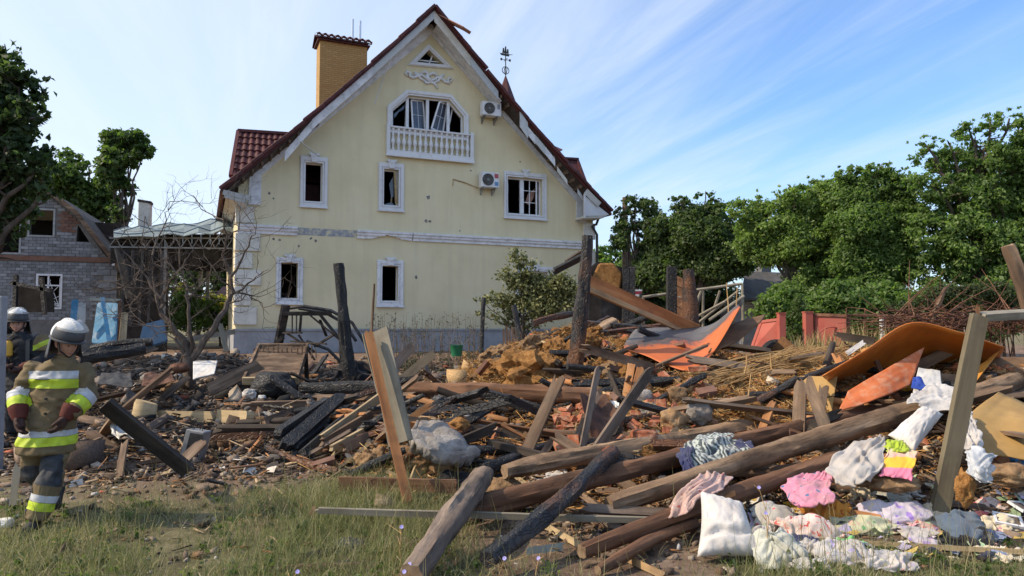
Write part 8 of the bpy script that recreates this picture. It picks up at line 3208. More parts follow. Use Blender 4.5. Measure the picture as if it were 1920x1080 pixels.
def blades(name, label, cat, pts, L, W, cols, lean, rng, mat, curve=0.5, tilt=None):
	"""ribbon blades: 3 segments, tapering"""
	n = len(pts)
	x, y = pts[:, 0], pts[:, 1]
	base = np.stack([x, y, hz(x, y) - 0.01], 1) if pts.shape[1] == 2 else pts
	a = rng.uniform(0, 2 * np.pi, n)
	d = np.stack([np.cos(a), np.sin(a), np.zeros(n)], 1)
	b = rng.uniform(0, 2 * np.pi, n)
	side = np.stack([np.cos(b), np.sin(b), np.zeros(n)], 1)
	rows = []
	for t, w in ((0, 1.0), (0.35, 0.9), (0.7, 0.6)):
		p = base + np.array([0, 0, 1]) * (L * t * np.cos(lean * t))[:, None] + d * (L * t * np.sin(lean * (0.4 + curve * t)))[:, None]
		rows.append(p - side * (W * w)[:, None])
		rows.append(p + side * (W * w)[:, None])
	tip = base + np.array([0, 0, 1]) * (L * np.cos(lean))[:, None] + d * (L * np.sin(lean * (0.4 + curve)))[:, None]
	rows += [tip, tip]
	V = np.stack(rows, 1)
	V[:, 7] += side * (W * 0.1)[:, None]
	f = np.array([(0, 1, 3, 2), (2, 3, 5, 4), (4, 5, 7, 6)])
	q = (np.arange(n)[:, None, None] * 8 + f[None]).reshape(-1, 4)
	o = fastmesh(name, V.reshape(-1, 3), q, 4, MATS[mat], np.repeat(cols, 8, axis=0))
	T(o, label, cat, kind='stuff')
	return o

# -- straw on the mound
M_col('straw', 0.8, 30, 0.3, 0, 0.1, 0.2, (1, .9, .6))
rng = np.random.default_rng(91)
p1 = sample_ground(15000, 92, 860, 1200, 590, 730, None)
p2 = sample_ground(6500, 93, 1180, 1560, 640, 800, None)
p3 = sample_ground(5000, 94, 560, 1920, 640, 980, lambda x, y: 0.9 * zone_clay(x, y))
pts = np.concatenate([p1, p2, p3])
x, y = pts[:, 0], pts[:, 1]
n = len(x)
L = np.exp(rng.normal(-2.5, 0.45, n))
size = np.stack([L, np.full(n, 0.0035), np.full(n, 0.0025)], 1)
pos = np.stack([x, y, hz(x, y) + 0.015 + L * 0.1 + 0.03 * rng.random(n)], 1)
sc = np.array([(.50, .26, .08), (.38, .18, .055), (.58, .36, .14), (.25, .12, .04), (.60, .42, .20)])
boxes_stuff('straw', 'loose straw matted over the clay mound', 'straw', pos, size, rand_rot(n, rng, 0.35), sc[rng.integers(0, 5, n)] * rng.uniform(0.7, 1.15, (n, 1)), 'straw')

# -- bundle of reeds fanned out under the arch
mb = MB()
rr = random.Random(4)
for i in range(330):
	t = rr.random()
	a = P(1300 + rr.uniform(-20, 90), 762 - rr.uniform(-10, 62), 9.9 + rr.uniform(0, .9))
	b = P(1575 + rr.uniform(-90, 20), 694 + rr.uniform(-48, 22), 10.4 + rr.uniform(0, .9))
	m_ = a.lerp(b, 0.5) + Vector((rr.uniform(-.05, .05), 0, rr.uniform(-.03, .10)))
	a.z = max(a.z, H(a.x, a.y) + 0.02)
	m_.z = max(m_.z, H(m_.x, m_.y) + 0.06)
	b.z = max(b.z, H(b.x, b.y) + 0.05)
	k = rr.uniform(0.004, 0.009)
	mb.tube([a, a.lerp(m_, .5) + Vector((0, 0, .02)), m_, b], [k, k, k, k * 0.5], 4, False)
M('reed', [(0.3, (0.36, 0.21, 0.08)), (0.7, (0.58, 0.40, 0.19))], 30, 0.8, 0.2, dirt=(0.2, 0.11, 0.05), dirt_amt=0.6)
o = mb.build('reeds', MATS['reed'])
T(o, 'fanned bundle of long straw coloured reeds spilling left from the orange arch', 'reeds', kind='stuff')
for i, (a, b, lb) in enumerate((((1395, 778), (1408, 702), 'thin bent reed standing upright before the reed bundle'), ((1446, 735), (1444, 662), 'thin pale stick standing right of the bent reed'),
								((1366, 617), (1362, 530), 'tall thin rod standing behind the orange sheet'), ((1376, 605), (1382, 540), 'second thin rod standing behind the orange sheet'),
								((1396, 700), (1400, 665), 'short pale stick standing at the left of the reeds'))):
	d = 9.4 if i in (0,) else 10.2 if i == 1 else 12.4 if i in (2, 3) else 10
	mb = MB()
	pa, pb = P(*a, d), P(*b, d)
	mb.tube([pa, pa.lerp(pb, .5) + Vector((0.015, 0, 0)), pb], [0.012, 0.01, 0.007], 6)
	T(mb.build('stick', MATS['reed'], None, tuple(pa), smooth=True), lb, 'stick')
# bristling dry weeds before the red gate
rng = np.random.default_rng(95)
a = sample_ground(10, 96, 1500, 1600, 700, 720, None)
pp = np.stack([rng.uniform(4.6, 6.6, 900), rng.uniform(11.5, 12.6, 900)], 1)
blades('dry_weeds', 'pale dry weeds bristling before the red gate', 'weeds', pp, rng.uniform(0.15, 0.5, 900), np.full(900, 0.006), np.array([(.34, .25, .11), (.25, .24, .10), (.42, .33, .17)])[rng.integers(0, 3, 900)], rng.uniform(0.1, 0.7, 900), rng, 'straw')

# small rags between the big ones
rng = np.random.default_rng(93)
for i, (cn, mt) in enumerate((('pink', 'pink_cloth'), ('white', 'sheet_white'), ('cream', 'cream_rag'), ('red patterned', 'red_floral'), ('navy', 'navy_cloth'), ('grey', 'sheet_grey'), ('lilac', 'lilac_cloth'), ('brown', 'clay'), ('green patterned', 'green_floral'), ('black', 'black_cloth'),
							  ('white printed', 'pale_print'), ('orange', 'orange_cloth'), ('dusty pink', 'pink_floral'), ('slate', 'slate_cloth'), ('yellow', 'yellow_rag'), ('pale grey', 'sheet_grey'), ('tan', 'cream_rag'), ('off white', 'bag_white'))):
	px, py = rng.uniform(1430, 1900), rng.uniform(935, 1055)
	w = rng.uniform(38, 85)
	g0 = G(px, py)
	heap('rag', 'small ' + cn + ' rag lying ' + where(g0.x, g0.y), 'rag', px - w / 2, px + w / 2, py, py - rng.uniform(14, 30), mt, 300 + i, 0.03, 5, depth=rng.uniform(.18, .35), group='small rags among the clothes')
# torn paper and cloth scraps
M_col('scrap', 0.85, 25, 0.25, 0.2)
rng = np.random.default_rng(97)
p = np.concatenate([sample_ground(420, 98, 1390, 1930, 890, 1060, None), sample_ground(150, 99, 180, 1400, 690, 960, deb)])
n = len(p)
s = rng.uniform(0.02, 0.075, n)
b = np.stack([p[:, 0], p[:, 1], hz(p[:, 0], p[:, 1]) + 0.02], 1)
yaw = rng.uniform(0, 6.28, n)
u = np.stack([np.cos(yaw), np.sin(yaw), rng.normal(0, .35, n)], 1) * s[:, None]
v = np.stack([-np.sin(yaw), np.cos(yaw), rng.normal(0.2, .4, n)], 1) * s[:, None] * rng.uniform(.5, 1.2, (n, 1))
gr = []
for j in (-1, 0, 1):
	for i in (-1, 0, 1):
		gr.append(b + u * i * rng.uniform(.7, 1.1, (n, 1)) + v * j * rng.uniform(.7, 1.1, (n, 1)) + np.array([0, 0, 1]) * (s * rng.uniform(0, .6, n))[:, None])
V = np.stack(gr, 1).reshape(-1, 3)
f = np.array([(0, 1, 4, 3), (1, 2, 5, 4), (3, 4, 7, 6), (4, 5, 8, 7)])
q = (np.arange(n)[:, None, None] * 9 + f[None]).reshape(-1, 4)
pc = np.array([(.62, .60, .56), (.55, .50, .42), (.60, .30, .32), (.25, .30, .45), (.45, .40, .55), (.30, .40, .25), (.55, .40, .12), (.40, .36, .32), (.10, .10, .12), (.58, .52, .44)])
pi_ = rng.integers(0, 10, n)
pi_[420:] = rng.choice([0, 1, 7, 8, 9], n - 420)
o = fastmesh('paper_scraps', V, q, 4, MATS['scrap'], np.repeat(pc[pi_] * rng.uniform(.7, 1.05, (n, 1)), 9, axis=0), smooth=True)
T(o, 'small torn paper and cloth scraps strewn around the rags', 'scraps', kind='stuff')
# green bucket by the wall
b = P(855, 668, 17.0)
b.z = H(b.x, b.y)
rt = empty('bucket', P(856, 668, 17.0))
T(rt, 'green plastic bucket standing in the weeds at the foot of the wall', 'bucket')
mb = MB()
mb.lathe([(0.12, 0), (0.15, 0.25), (0.16, 0.26), (0.14, 0.25), (0.11, 0.02)], (0, 0, 0), 14)
mb.build('body', plain('bucket_green', (0.02, 0.16, 0.07)), rt, smooth=True)
mb = MB()
mb.tube([(0.15 * math.cos(t), 0, 0.25 + 0.13 * math.sin(t)) for t in np.linspace(0, math.pi, 9)], 0.006, 5, False)
mb.build('handle', MATS['grey_metal'], rt)
# ------------------------------------------------------------------ people
M('fire_cloth', [(0.3, (0.135, 0.098, 0.052)), (0.7, (0.20, 0.15, 0.082))], 5, 0.85, 0.35, 60, 0.006, dirt=(0.10, 0.072, 0.042), dirt_amt=0.5, dirt_scale=4, randv=0)
M('fire_dark', [(0.3, (0.016, 0.017, 0.02)), (0.7, (0.035, 0.036, 0.04))], 5, 0.8, 0.35, 60, 0.006, dirt=(0.07, 0.062, 0.055), dirt_amt=0.5, dirt_scale=5, randv=0)
M('knee_patch', [(0.3, (0.02, 0.022, 0.027)), (0.7, (0.05, 0.055, 0.063))], 6, 0.7, 0.4, 40, 0.006, dirt=(0.16, 0.14, 0.12), dirt_amt=0.6, dirt_scale=5, randv=0)
M('glove_leather', [(0.3, (0.035, 0.018, 0.015)), (0.7, (0.075, 0.04, 0.032))], 8, 0.75, 0.4, 40, 0.005, randv=0)
M('cuff_red', [(0.3, (0.075, 0.018, 0.014)), (0.7, (0.13, 0.035, 0.026))], 8, 0.8, 0.4, 40, 0.005, randv=0)
M('skin', [(0.3, (0.36, 0.185, 0.13)), (0.7, (0.46, 0.26, 0.19))], 6, 0.55, 0.15, 90, 0.002, randv=0)
M('hair_dark', [(0.3, (0.02, 0.016, 0.013)), (0.7, (0.05, 0.04, 0.032))], 20, 0.8, 0.3, randv=0)
M('lip', [(0.3, (0.25, 0.10, 0.085)), (0.7, (0.30, 0.13, 0.11))], 6, 0.5, 0, randv=0)
M('eye_dark', [(0.3, (0.015, 0.012, 0.01)), (0.7, (0.03, 0.025, 0.02))], 6, 0.3, 0, randv=0)
M('helmet_white', [(0.3, (0.66, 0.66, 0.65)), (0.7, (0.76, 0.76, 0.75))], 4, 0.35, 0.03, spec=0.5, dirt=(0.40, 0.38, 0.35), dirt_amt=0.35, dirt_scale=5, randv=0)
M('helmet_grey', [(0.3, (0.035, 0.036, 0.04)), (0.7, (0.06, 0.061, 0.066))], 4, 0.45, 0.05, spec=0.4, randv=0)
M('band_white', [(0.3, (0.42, 0.43, 0.45)), (0.7, (0.56, 0.57, 0.59))], 8, 0.5, 0.1, 40, 0.003, dirt=(0.30, 0.29, 0.28), dirt_amt=0.5, dirt_scale=6, randv=0)
M('boot', [(0.3, (0.03, 0.028, 0.026)), (0.7, (0.08, 0.075, 0.07))], 6, 0.7, 0.3, randv=0)
M('tank_yellow', [(0.3, (0.50, 0.27, 0.03)), (0.7, (0.62, 0.36, 0.05))], 4, 0.4, 0.05, randv=0)
m_, nt_2, b_2 = new_mat('band_yellow')
_v, _ = coords(nt_2, 'Object', None, False)
nt_2.links.new(ramp(nt_2, noise_n(nt_2, _v, 7, 6), [(0.35, (0.36, 0.44, 0.04)), (0.6, (0.52, 0.65, 0.025))]), b_2.inputs['Base Color'])
b_2.inputs['Roughness'].default_value = 0.6
MATS['band_yellow'] = m_

def remeshed(mb, voxel, smooth_it=6, fold=0.0, ffreq=9, seed=0):
	"""merge overlapping closed volumes into one continuous skin and return the mesh"""
	me = bpy.data.meshes.new('tmp')
	me.from_pydata([tuple(v) for v in mb.v], [], mb.f)
	bm = bmesh.new()
	bm.from_mesh(me)
	bmesh.ops.recalc_face_normals(bm, faces=bm.faces)
	bm.to_mesh(me)
	bm.free()
	o = bpy.data.objects.new('tmp', me)
	COL.objects.link(o)
	r = o.modifiers.new('r', 'REMESH')
	r.mode = 'VOXEL'
	r.voxel_size = voxel
	s = o.modifiers.new('s', 'SMOOTH')
	s.iterations = smooth_it
	dg = bpy.context.evaluated_depsgraph_get()
	dg.update()
	ev = bpy.data.meshes.new_from_object(o.evaluated_get(dg))
	bpy.data.objects.remove(o)
	bpy.data.meshes.remove(me)
	if fold:
		nv = len(ev.vertices)
		co = np.empty(nv * 3)
		ev.vertices.foreach_get('co', co)
		co = co.reshape(-1, 3)
		no = np.array([tuple(v.normal) for v in ev.vertices])
		x, y, z = co.T
		w = 0.5 * fbm(x * 5 + seed, y * 5 + z * 5, 2, seed)
		f = 1 - np.abs(fbm((x + y * 0.7) * ffreq * 0.7 + w + seed, z * ffreq + w * 1.5, 3, seed + 3)) * 2
		co += no * (fold * f)[:, None]
		ev.vertices.foreach_set('co', co.ravel())
		ev.update()
	return ev

def ell_loft(mb, rings, n=20):
	"""rings: (cx, cy, z, rx, ry)"""
	o = len(mb.v)
	for cx, cy, z, rx, ry in rings:
		for k in range(n):
			a = 2 * math.pi * k / n
			mb.v.append((cx + rx * math.cos(a), cy + ry * math.sin(a), z))
	m = len(rings)
	for i in range(m - 1):
		for k in range(n):
			mb.f.append((o + i * n + k, o + i * n + (k + 1) % n, o + (i + 1) * n + (k + 1) % n, o + (i + 1) * n + k))
			mb.m.append(0)
	mb.f.append(tuple(o + k for k in reversed(range(n))))
	mb.f.append(tuple(o + (m - 1) * n + k for k in range(n)))
	mb.m += [0, 0]

def patch(src, name, mat, parent, planes, keep=None, off=0.006):
	"""cut a strip out of a garment's surface between planes (point, normal) and lay it on top as a piece of its own"""
	bm = bmesh.new()
	bm.from_mesh(src)
	for co, no in planes:
		bmesh.ops.bisect_plane(bm, geom=bm.verts[:] + bm.edges[:] + bm.faces[:], plane_co=co, plane_no=no, clear_outer=True)
	if keep:
		kill = [f for f in bm.faces if not keep(f.calc_center_median(), f.normal)]
		bmesh.ops.delete(bm, geom=kill, context='FACES')
	bm.normal_update()
	nn = [(v, v.normal.copy()) for v in bm.verts]
	for v, n in nn:
		v.co += n * off
	me = bpy.data.meshes.new(name)
	bm.to_mesh(me)
	bm.free()
	me.materials.append(MATS[mat])
	return finish(name, me, parent, (0, 0, 0), True, 0, 180)

def mesh_part(name, me, mat, parent):
	me.name = name
	me.materials.clear()
	me.materials.append(MATS[mat])
	return finish(name, me, parent, (0, 0, 0), True, 0, 180)

def head_mesh(rot, c, n=30, m=24):
	mb = MB()
	feats = [((0, -1, -0.10), 0.17, 0.020), ((0, -1, 0.10), 0.12, 0.006), ((0, -0.85, -0.72), 0.25, 0.013), ((0.34, -0.92, 0.10), 0.17, -0.010), ((-0.34, -0.92, 0.10), 0.17, -0.010),
			 ((0.3, -0.9, 0.30), 0.22, 0.006), ((-0.3, -0.9, 0.30), 0.22, 0.006), ((0.5, -0.8, -0.18), 0.25, 0.005), ((-0.5, -0.8, -0.18), 0.25, 0.005), ((0, -0.97, -0.42), 0.16, 0.005), ((0, -1, -0.5), 0.07, -0.004)]
	fs = [(Vector(d).normalized(), s, a) for d, s, a in feats]
	for j in range(m + 1):
		ph = -math.pi / 2 + math.pi * j / m
		for k in range(n):
			th = 2 * math.pi * k / n
			d = Vector((math.cos(ph) * math.cos(th), math.cos(ph) * math.sin(th), math.sin(ph)))
			p = Vector((d.x * 0.076, d.y * 0.096, d.z * 0.118))
			if d.z < 0:
				p.x *= 1 + 0.22 * d.z
				if d.y > 0:
					p.y *= 1 + 0.35 * d.z
			for fd, s, a in fs:
				p += d * a * math.exp(-(d - fd).length_squared / (s * s))
			mb.v.append(tuple(rot @ p + c))
	for j in range(m):
		for k in range(n):
			mb.f.append((j * n + k, j * n + (k + 1) % n, (j + 1) * n + (k + 1) % n, (j + 1) * n + k))
			mb.m.append(0)
	return mb

def hand_mb(wrist, dirv, palm_n, thumb_side):
	"""palm with four curled fingers and a thumb; dirv = towards the fingers, palm_n = out of the palm"""
	mb = MB()
	d, pn = Vector(dirv).normalized(), Vector(palm_n).normalized()
	s = d.cross(pn).normalized() * thumb_side
	w = Vector(wrist)
	mb.tube([w - d * 0.03, w + d * 0.01, w + d * 0.05, w + d * 0.095], [0.036, 0.04, 0.046, 0.042], 10)
	mb.tube([w + s * 0.02, w + d * 0.05 + s * 0.028, w + d * 0.09 + s * 0.026], [0.028, 0.03, 0.026], 8)
	mb.tube([w - s * 0.02, w + d * 0.05 - s * 0.028, w + d * 0.09 - s * 0.026], [0.028, 0.03, 0.026], 8)
	for i, (o, L) in enumerate(((0.036, 0.075), (0.012, 0.085), (-0.012, 0.08), (-0.036, 0.062))):
		a = w + d * 0.088 + s * o
		b = a + d * L * 0.45 + pn * 0.006
		c = b + d * L * 0.22 + pn * L * 0.34
		e = c - d * L * 0.05 + pn * L * 0.30
		mb.tube([w + d * 0.05 + s * o * 0.8, a, b, c, e], [0.015, 0.016, 0.0155, 0.0145, 0.011], 8)
	t0 = w + d * 0.015 + s * 0.035
	mb.tube([t0, t0 + d * 0.03 + s * 0.03 + pn * 0.012, t0 + d * 0.062 + s * 0.036 + pn * 0.03, t0 + d * 0.085 + s * 0.024 + pn * 0.045], [0.02, 0.019, 0.017, 0.012], 8)
	return mb

def helmet(root, c, rot, visor_raised=True, cape=True):
	h = empty('helmet')
	h.parent = root

	def shell(name, z0, z1, mat, r=1.0, a0=0, a1=360, parent=h, thick=0.006, off=(0, 0, 0), nz=12, na=36):
		vs, fs = [], []
		for j in range(nz + 1):
			el = R(z0 + (z1 - z0) * j / nz)
			for k in range(na + 1):
				az = R(a0 + (a1 - a0) * k / na)
				p = Vector((0.126 * r * math.cos(el) * math.sin(az), -0.155 * r * math.cos(el) * math.cos(az), 0.135 * r * math.sin(el))) + Vector(off)
				vs.append(rot @ p + c)
		for j in range(nz):
			for k in range(na):
				fs.append((j * (na + 1) + k, j * (na + 1) + k + 1, (j + 1) * (na + 1) + k + 1, (j + 1) * (na + 1) + k))
		mb = MB()
		mb.add(vs, fs)
		o = mb.build(name, MATS[mat], parent, (0, 0, 0), True, 0, 180)
		s = o.modifiers.new('t', 'SOLIDIFY')
		s.thickness = thick
		s.offset = 0
		return o
	shell('dome', 34, 90, 'helmet_white', 1.02)
	shell('rear_shell', -6, 36, 'helmet_white', 1.01, 100, 260)
	shell('lower_shell', -8, 38, 'helmet_grey', 1.0, -101, 101)
	shell('side_flash', 20, 42, 'helmet_grey', 1.035, 50, 130)
	# crest
	mb = MB()
	for k in range(12):
		a0, a1 = R(35 + 10 * k), R(45 + 10 * k)
		f = lambda a, q: rot @ Vector((0, -0.158 * q * math.cos(a), 0.138 * q * math.sin(a))) + c
		mb.bar(f(a0, 1.05), f(a1, 1.05), 0.03, 0.02)
	mb.build('crest', MATS['helmet_white'], h, bevel=0.004)
	# brim
	mb = MB()
	vs, fs = [], []
	n = 36
	for k in range(n):
		a = 2 * math.pi * k / n
		fr_ = 1.0 + 0.06 * max(0, math.cos(a)) ** 2
		for q, z in ((0.98, -0.02), (1.10 * fr_, -0.030), (1.10 * fr_, -0.038), (0.98, -0.03)):
			vs.append(rot @ Vector((0.126 * q * math.sin(a), -0.155 * q * math.cos(a), z)) + c)
	for k in range(n):
		for i in range(4):
			k2 = (k + 1) % n
			fs.append((k * 4 + i, k * 4 + (i + 1) % 4, k2 * 4 + (i + 1) % 4, k2 * 4 + i))
	mb.add(vs, fs)
	mb.build('brim', MATS['helmet_grey'], h, (0, 0, 0), True, 0, 40)
	shell('visor', 24, 70, 'clear_visor', 1.22, -75, 75, thick=0.003, off=(0, -0.012, 0.005))
	if cape:
		vs, fs = [], []
		n = 26
		for j in range(6):
			t = j / 5
			for k in range(n + 1):
				a = R(100 + 160 * k / n)
				q = 0.96 + 0.26 * t + 0.04 * math.sin(k * 1.7) * t
				vs.append(rot @ Vector((0.126 * q * math.sin(a), -0.155 * q * math.cos(a), -0.02)) + c + Vector((0, 0, -0.20 * t)))
		for j in range(5):
			for k in range(n):
				fs.append((j * (n + 1) + k, j * (n + 1) + k + 1, (j + 1) * (n + 1) + k + 1, (j + 1) * (n + 1) + k))
		mb = MB()
		mb.add(vs, fs)
		o = mb.build('neck_cape', MATS['helmet_grey'], h, (0, 0, 0), True, 0, 180)
		o.modifiers.new('t', 'SOLIDIFY').thickness = 0.008
	# chin strap
	mb = MB()
	for sx_ in (-1, 1):
		mb.tube([rot @ Vector((sx_ * 0.095, -0.03, -0.03)) + c, rot @ Vector((sx_ * 0.08, -0.06, -0.13)) + c, rot @ Vector((0, -0.075, -0.185)) + c], 0.008, 6)
	mb.build('chin_strap', MATS['fire_dark'], h)
	return h

def firefighter(base, label, rz, torso, head_c, yaw, pitch, arms, legs, cloth_, hands, seed, bands=True, roll=0):
	root = empty('person', base, rz)
	T(root, label, 'person', 'firefighters working in the yard')
	rot = Matrix.Rotation(R(yaw), 3, 'Z') @ Matrix.Rotation(R(pitch), 3, 'X') @ Matrix.Rotation(R(roll), 3, 'Y')
	hc = Vector(head_c)
	# body: head and neck in skin, continuous
	mb = head_mesh(rot, hc)
	top = torso[-1]
	mb.tube([(top[0], top[1], top[2] - 0.06), tuple(Vector((top[0], top[1], top[2])).lerp(hc, 0.45)), tuple(hc + rot @ Vector((0, 0.025, -0.05)))], [0.062, 0.058, 0.055], 14)
	body = mesh_part('body', remeshed(mb, 0.006, 2), 'skin', root)
	for sx_ in (-1, 1):
		mb = MB()
		p = rot @ Vector((sx_ * 0.03, -0.083, 0.012)) + hc
		mb.tube([p, p + rot @ Vector((0, -0.004, 0))], [0.008, 0.005], 8)
		mb.build('eye', MATS['eye_dark'], body, smooth=True)
		mb = MB()
		mb.tube([rot @ Vector((sx_ * 0.012, -0.094, 0.032)) + hc, rot @ Vector((sx_ * 0.032, -0.09, 0.037)) + hc, rot @ Vector((sx_ * 0.05, -0.076, 0.03)) + hc], [0.004, 0.006, 0.003], 6)
		mb.build('eyebrow', MATS['hair_dark'], body)
		mb = MB()
		e = rot @ Vector((sx_ * 0.077, 0.005, 0.0)) + hc
		ax = rot @ Vector((sx_ * 0.006, 0.012, 0))
		mb.tube([e + rot @ Vector((0, 0, -0.03)), e + ax + rot @ Vector((0, 0, -0.01)), e + ax * 1.4 + rot @ Vector((0, 0, 0.02)), e + rot @ Vector((0, 0.0, 0.032))], [0.008, 0.012, 0.015, 0.008], 8)
		mb.build('ear', MATS['skin'], body, smooth=True)
	mb = MB()
	mb.tube([rot @ Vector((-0.024, -0.084, -0.058)) + hc, rot @ Vector((0, -0.098, -0.056)) + hc, rot @ Vector((0.024, -0.084, -0.058)) + hc], [0.003, 0.006, 0.003], 6)
	mb.build('lips', MATS['lip'], body, smooth=True)
	# jacket
	mb = MB()
	ell_loft(mb, torso)
	for a in arms:
		sh, el, wr, r0, r1, r2 = a
		sh, el, wr = Vector(sh), Vector(el), Vector(wr)
		mb.tube([sh + (sh - el) * 0.12 + Vector((0, 0, 0.01)), sh, sh.lerp(el, .35), sh.lerp(el, .75), el, el.lerp(wr, .2), el.lerp(wr, .6), wr], [r0 * .8, r0, r0 * .98, r1 * 1.02, r1, r1 * .98, r2 * 1.08, r2], 14)
	jm = remeshed(mb, 0.011, 4, 0.012, 8, seed)
	jk = mesh_part('jacket', jm, cloth_, root)
	# collar
	mb = MB()
	vs, fs = [], []
	n = 24
	for k in range(n + 1):
		a = 2 * math.pi * (k / n) - math.pi / 2
		for q, z in ((1.0, -0.03), (0.97, 0.035)):
			vs.append((top[0] + top[3] * q * math.cos(a), top[1] + top[4] * q * math.sin(a), top[2] + z + 0.008 * math.sin(3 * a)))
	for k in range(n):
		fs.append((2 * k, 2 * k + 2, 2 * k + 3, 2 * k + 1))
	mb.add(vs, fs)
	o = mb.build('collar', MATS[cloth_], jk, (0, 0, 0), True, 0, 180)
	o.modifiers.new('t', 'SOLIDIFY').thickness = 0.02
	# trousers
	mb = MB()
	for hip, kn, an, r0, r1, r2 in legs:
		hip, kn, an = Vector(hip), Vector(kn), Vector(an)
		mb.tube([hip + Vector((0, 0, 0.08)), hip, hip.lerp(kn, .5), kn, kn.lerp(an, .35), kn.lerp(an, .7), an], [r0 * .95, r0, (r0 + r1) / 2 * 1.02, r1, r1 * 1.0, r2 * 1.08, r2 * 1.06], 16)
	hx = (legs[0][0][0] + legs[1][0][0]) / 2
	ell_loft(mb, [(hx, 0, legs[0][0][2] - 0.10, 0.17, 0.12), (hx, 0, legs[0][0][2] + 0.02, 0.185, 0.14), (hx, 0, legs[0][0][2] + 0.15, 0.20, 0.14)])
	tm = remeshed(mb, 0.011, 4, 0.013, 7, seed + 5)
	tr = mesh_part('trousers', tm, cloth_, root)
	# boots
	for hip, kn, an, r0, r1, r2 in legs:
		an = Vector(an)
		kn = Vector(kn)
		up = (kn - an).normalized()
		fw = Vector((0, -1, 0))
		fw = (fw - up * fw.dot(up) * 0.85).normalized()
		heel = an - up * 0.075
		mb = MB()
		mb.tube([an + up * 0.06, an, heel + up * 0.02], [0.062, 0.058, 0.055], 12)
		mb.tube([heel - fw * 0.06 + up * 0.015, heel + fw * 0.03 + up * 0.03, heel + fw * 0.11 + up * 0.015, heel + fw * 0.175 + up * 0.003], [0.04, 0.052, 0.048, 0.03], 12)
		bt = mesh_part('boot', remeshed(mb, 0.009, 3), 'boot', root)
		mb = MB()
		mb.obox(heel + fw * 0.06 - up * 0.028, fw * 0.14, fw.cross(up) * 0.045, up * 0.012)
		mb.build('sole', MATS['rubber'], bt, bevel=0.01)
	# gloves
	for (wr, dv, pn, ts) in hands:
		gm = remeshed(hand_mb(wr, dv, pn, ts), 0.0065, 2)
		g = mesh_part('glove', gm, 'glove_leather', root)
		w, d = Vector(wr), Vector(dv).normalized()
		mb = MB()
		mb.tube([w - d * 0.11, w - d * 0.07, w - d * 0.02, w + d * 0.01], [0.082, 0.078, 0.062, 0.05], 14)
		mb.build('cuff', MATS['cuff_red'], g, smooth=True)
	helmet(root, hc + rot @ Vector((0, 0.01, 0.085)), rot)
	Z = Vector((0, 0, 1))
	if bands:
		def tb(z0, z1, mat, keep=None):
			patch(jm, 'reflective_band', mat, jk, [((0, 0, z1), Z), ((0, 0, z0), -Z)], keep)
		cx = torso[4][0]
		chest = lambda p, n: abs(p.x - cx) < 0.205
		tb(1.305, 1.375, 'band_white', chest)
		tb(1.22, 1.302, 'band_yellow', chest)
		hem = lambda p, n: abs(p.x - torso[1][0]) < 0.30 and abs(p.y) < 0.30
		tb(0.795, 0.845, 'band_white', hem)
		tb(0.715, 0.792, 'band_yellow', hem)
		for sh, el, wr, r0, r1, r2 in arms:
			el, wr = Vector(el), Vector(wr)
			d = (wr - el).normalized()
			L = (wr - el).length

			def near(p, n, el=el, d=d):
				v = p - el
				return (v - d * v.dot(d)).length < 0.115 and abs(p.x) > abs(el.x) - 0.16
			for t0, t1, mt in ((0.00, 0.30, 'band_white'), (0.31, 0.68, 'band_yellow')):
				patch(jm, 'reflective_band', mt, jk, [(el + d * L * t1, d), (el + d * L * t0, -d)], near)
		for hip, kn, an, r0, r1, r2 in legs:
			kn, an = Vector(kn), Vector(an)
			d = (an - kn).normalized()
			L = (an - kn).length

			def nearl(p, n, kn=kn, d=d):
				v = p - kn
				return (v - d * v.dot(d)).length < 0.135
			for t0, t1, mt in ((0.46, 0.61, 'band_white'), (0.62, 0.80, 'band_yellow')):
				patch(tm, 'reflective_band', mt, tr, [(kn + d * L * t1, d), (kn + d * L * t0, -d)], nearl)
			patch(tm, 'knee_patch', 'knee_patch', tr, [(kn + d * 0.10, d), (kn - d * 0.17, -d)],
				  lambda p, n, kn=kn, d=d: (p - kn - d * (p - kn).dot(d)).y < 0.0 and abs(p.x - kn.x) < 0.095 and abs(p.y - kn.y) < 0.25, 0.004)
		# front flap and buttons
		mb = MB()
		for z in (1.13, 1.0, 0.90):
			mb = MB()
			x_ = torso[3][0]
			y_ = -0.175
			mb.tube([(x_, y_ + .02, z), (x_, y_ - 0.008, z)], 0.011, 8)
			mb.build('press_stud', MATS['dark_metal'], jk)
	return root, jk

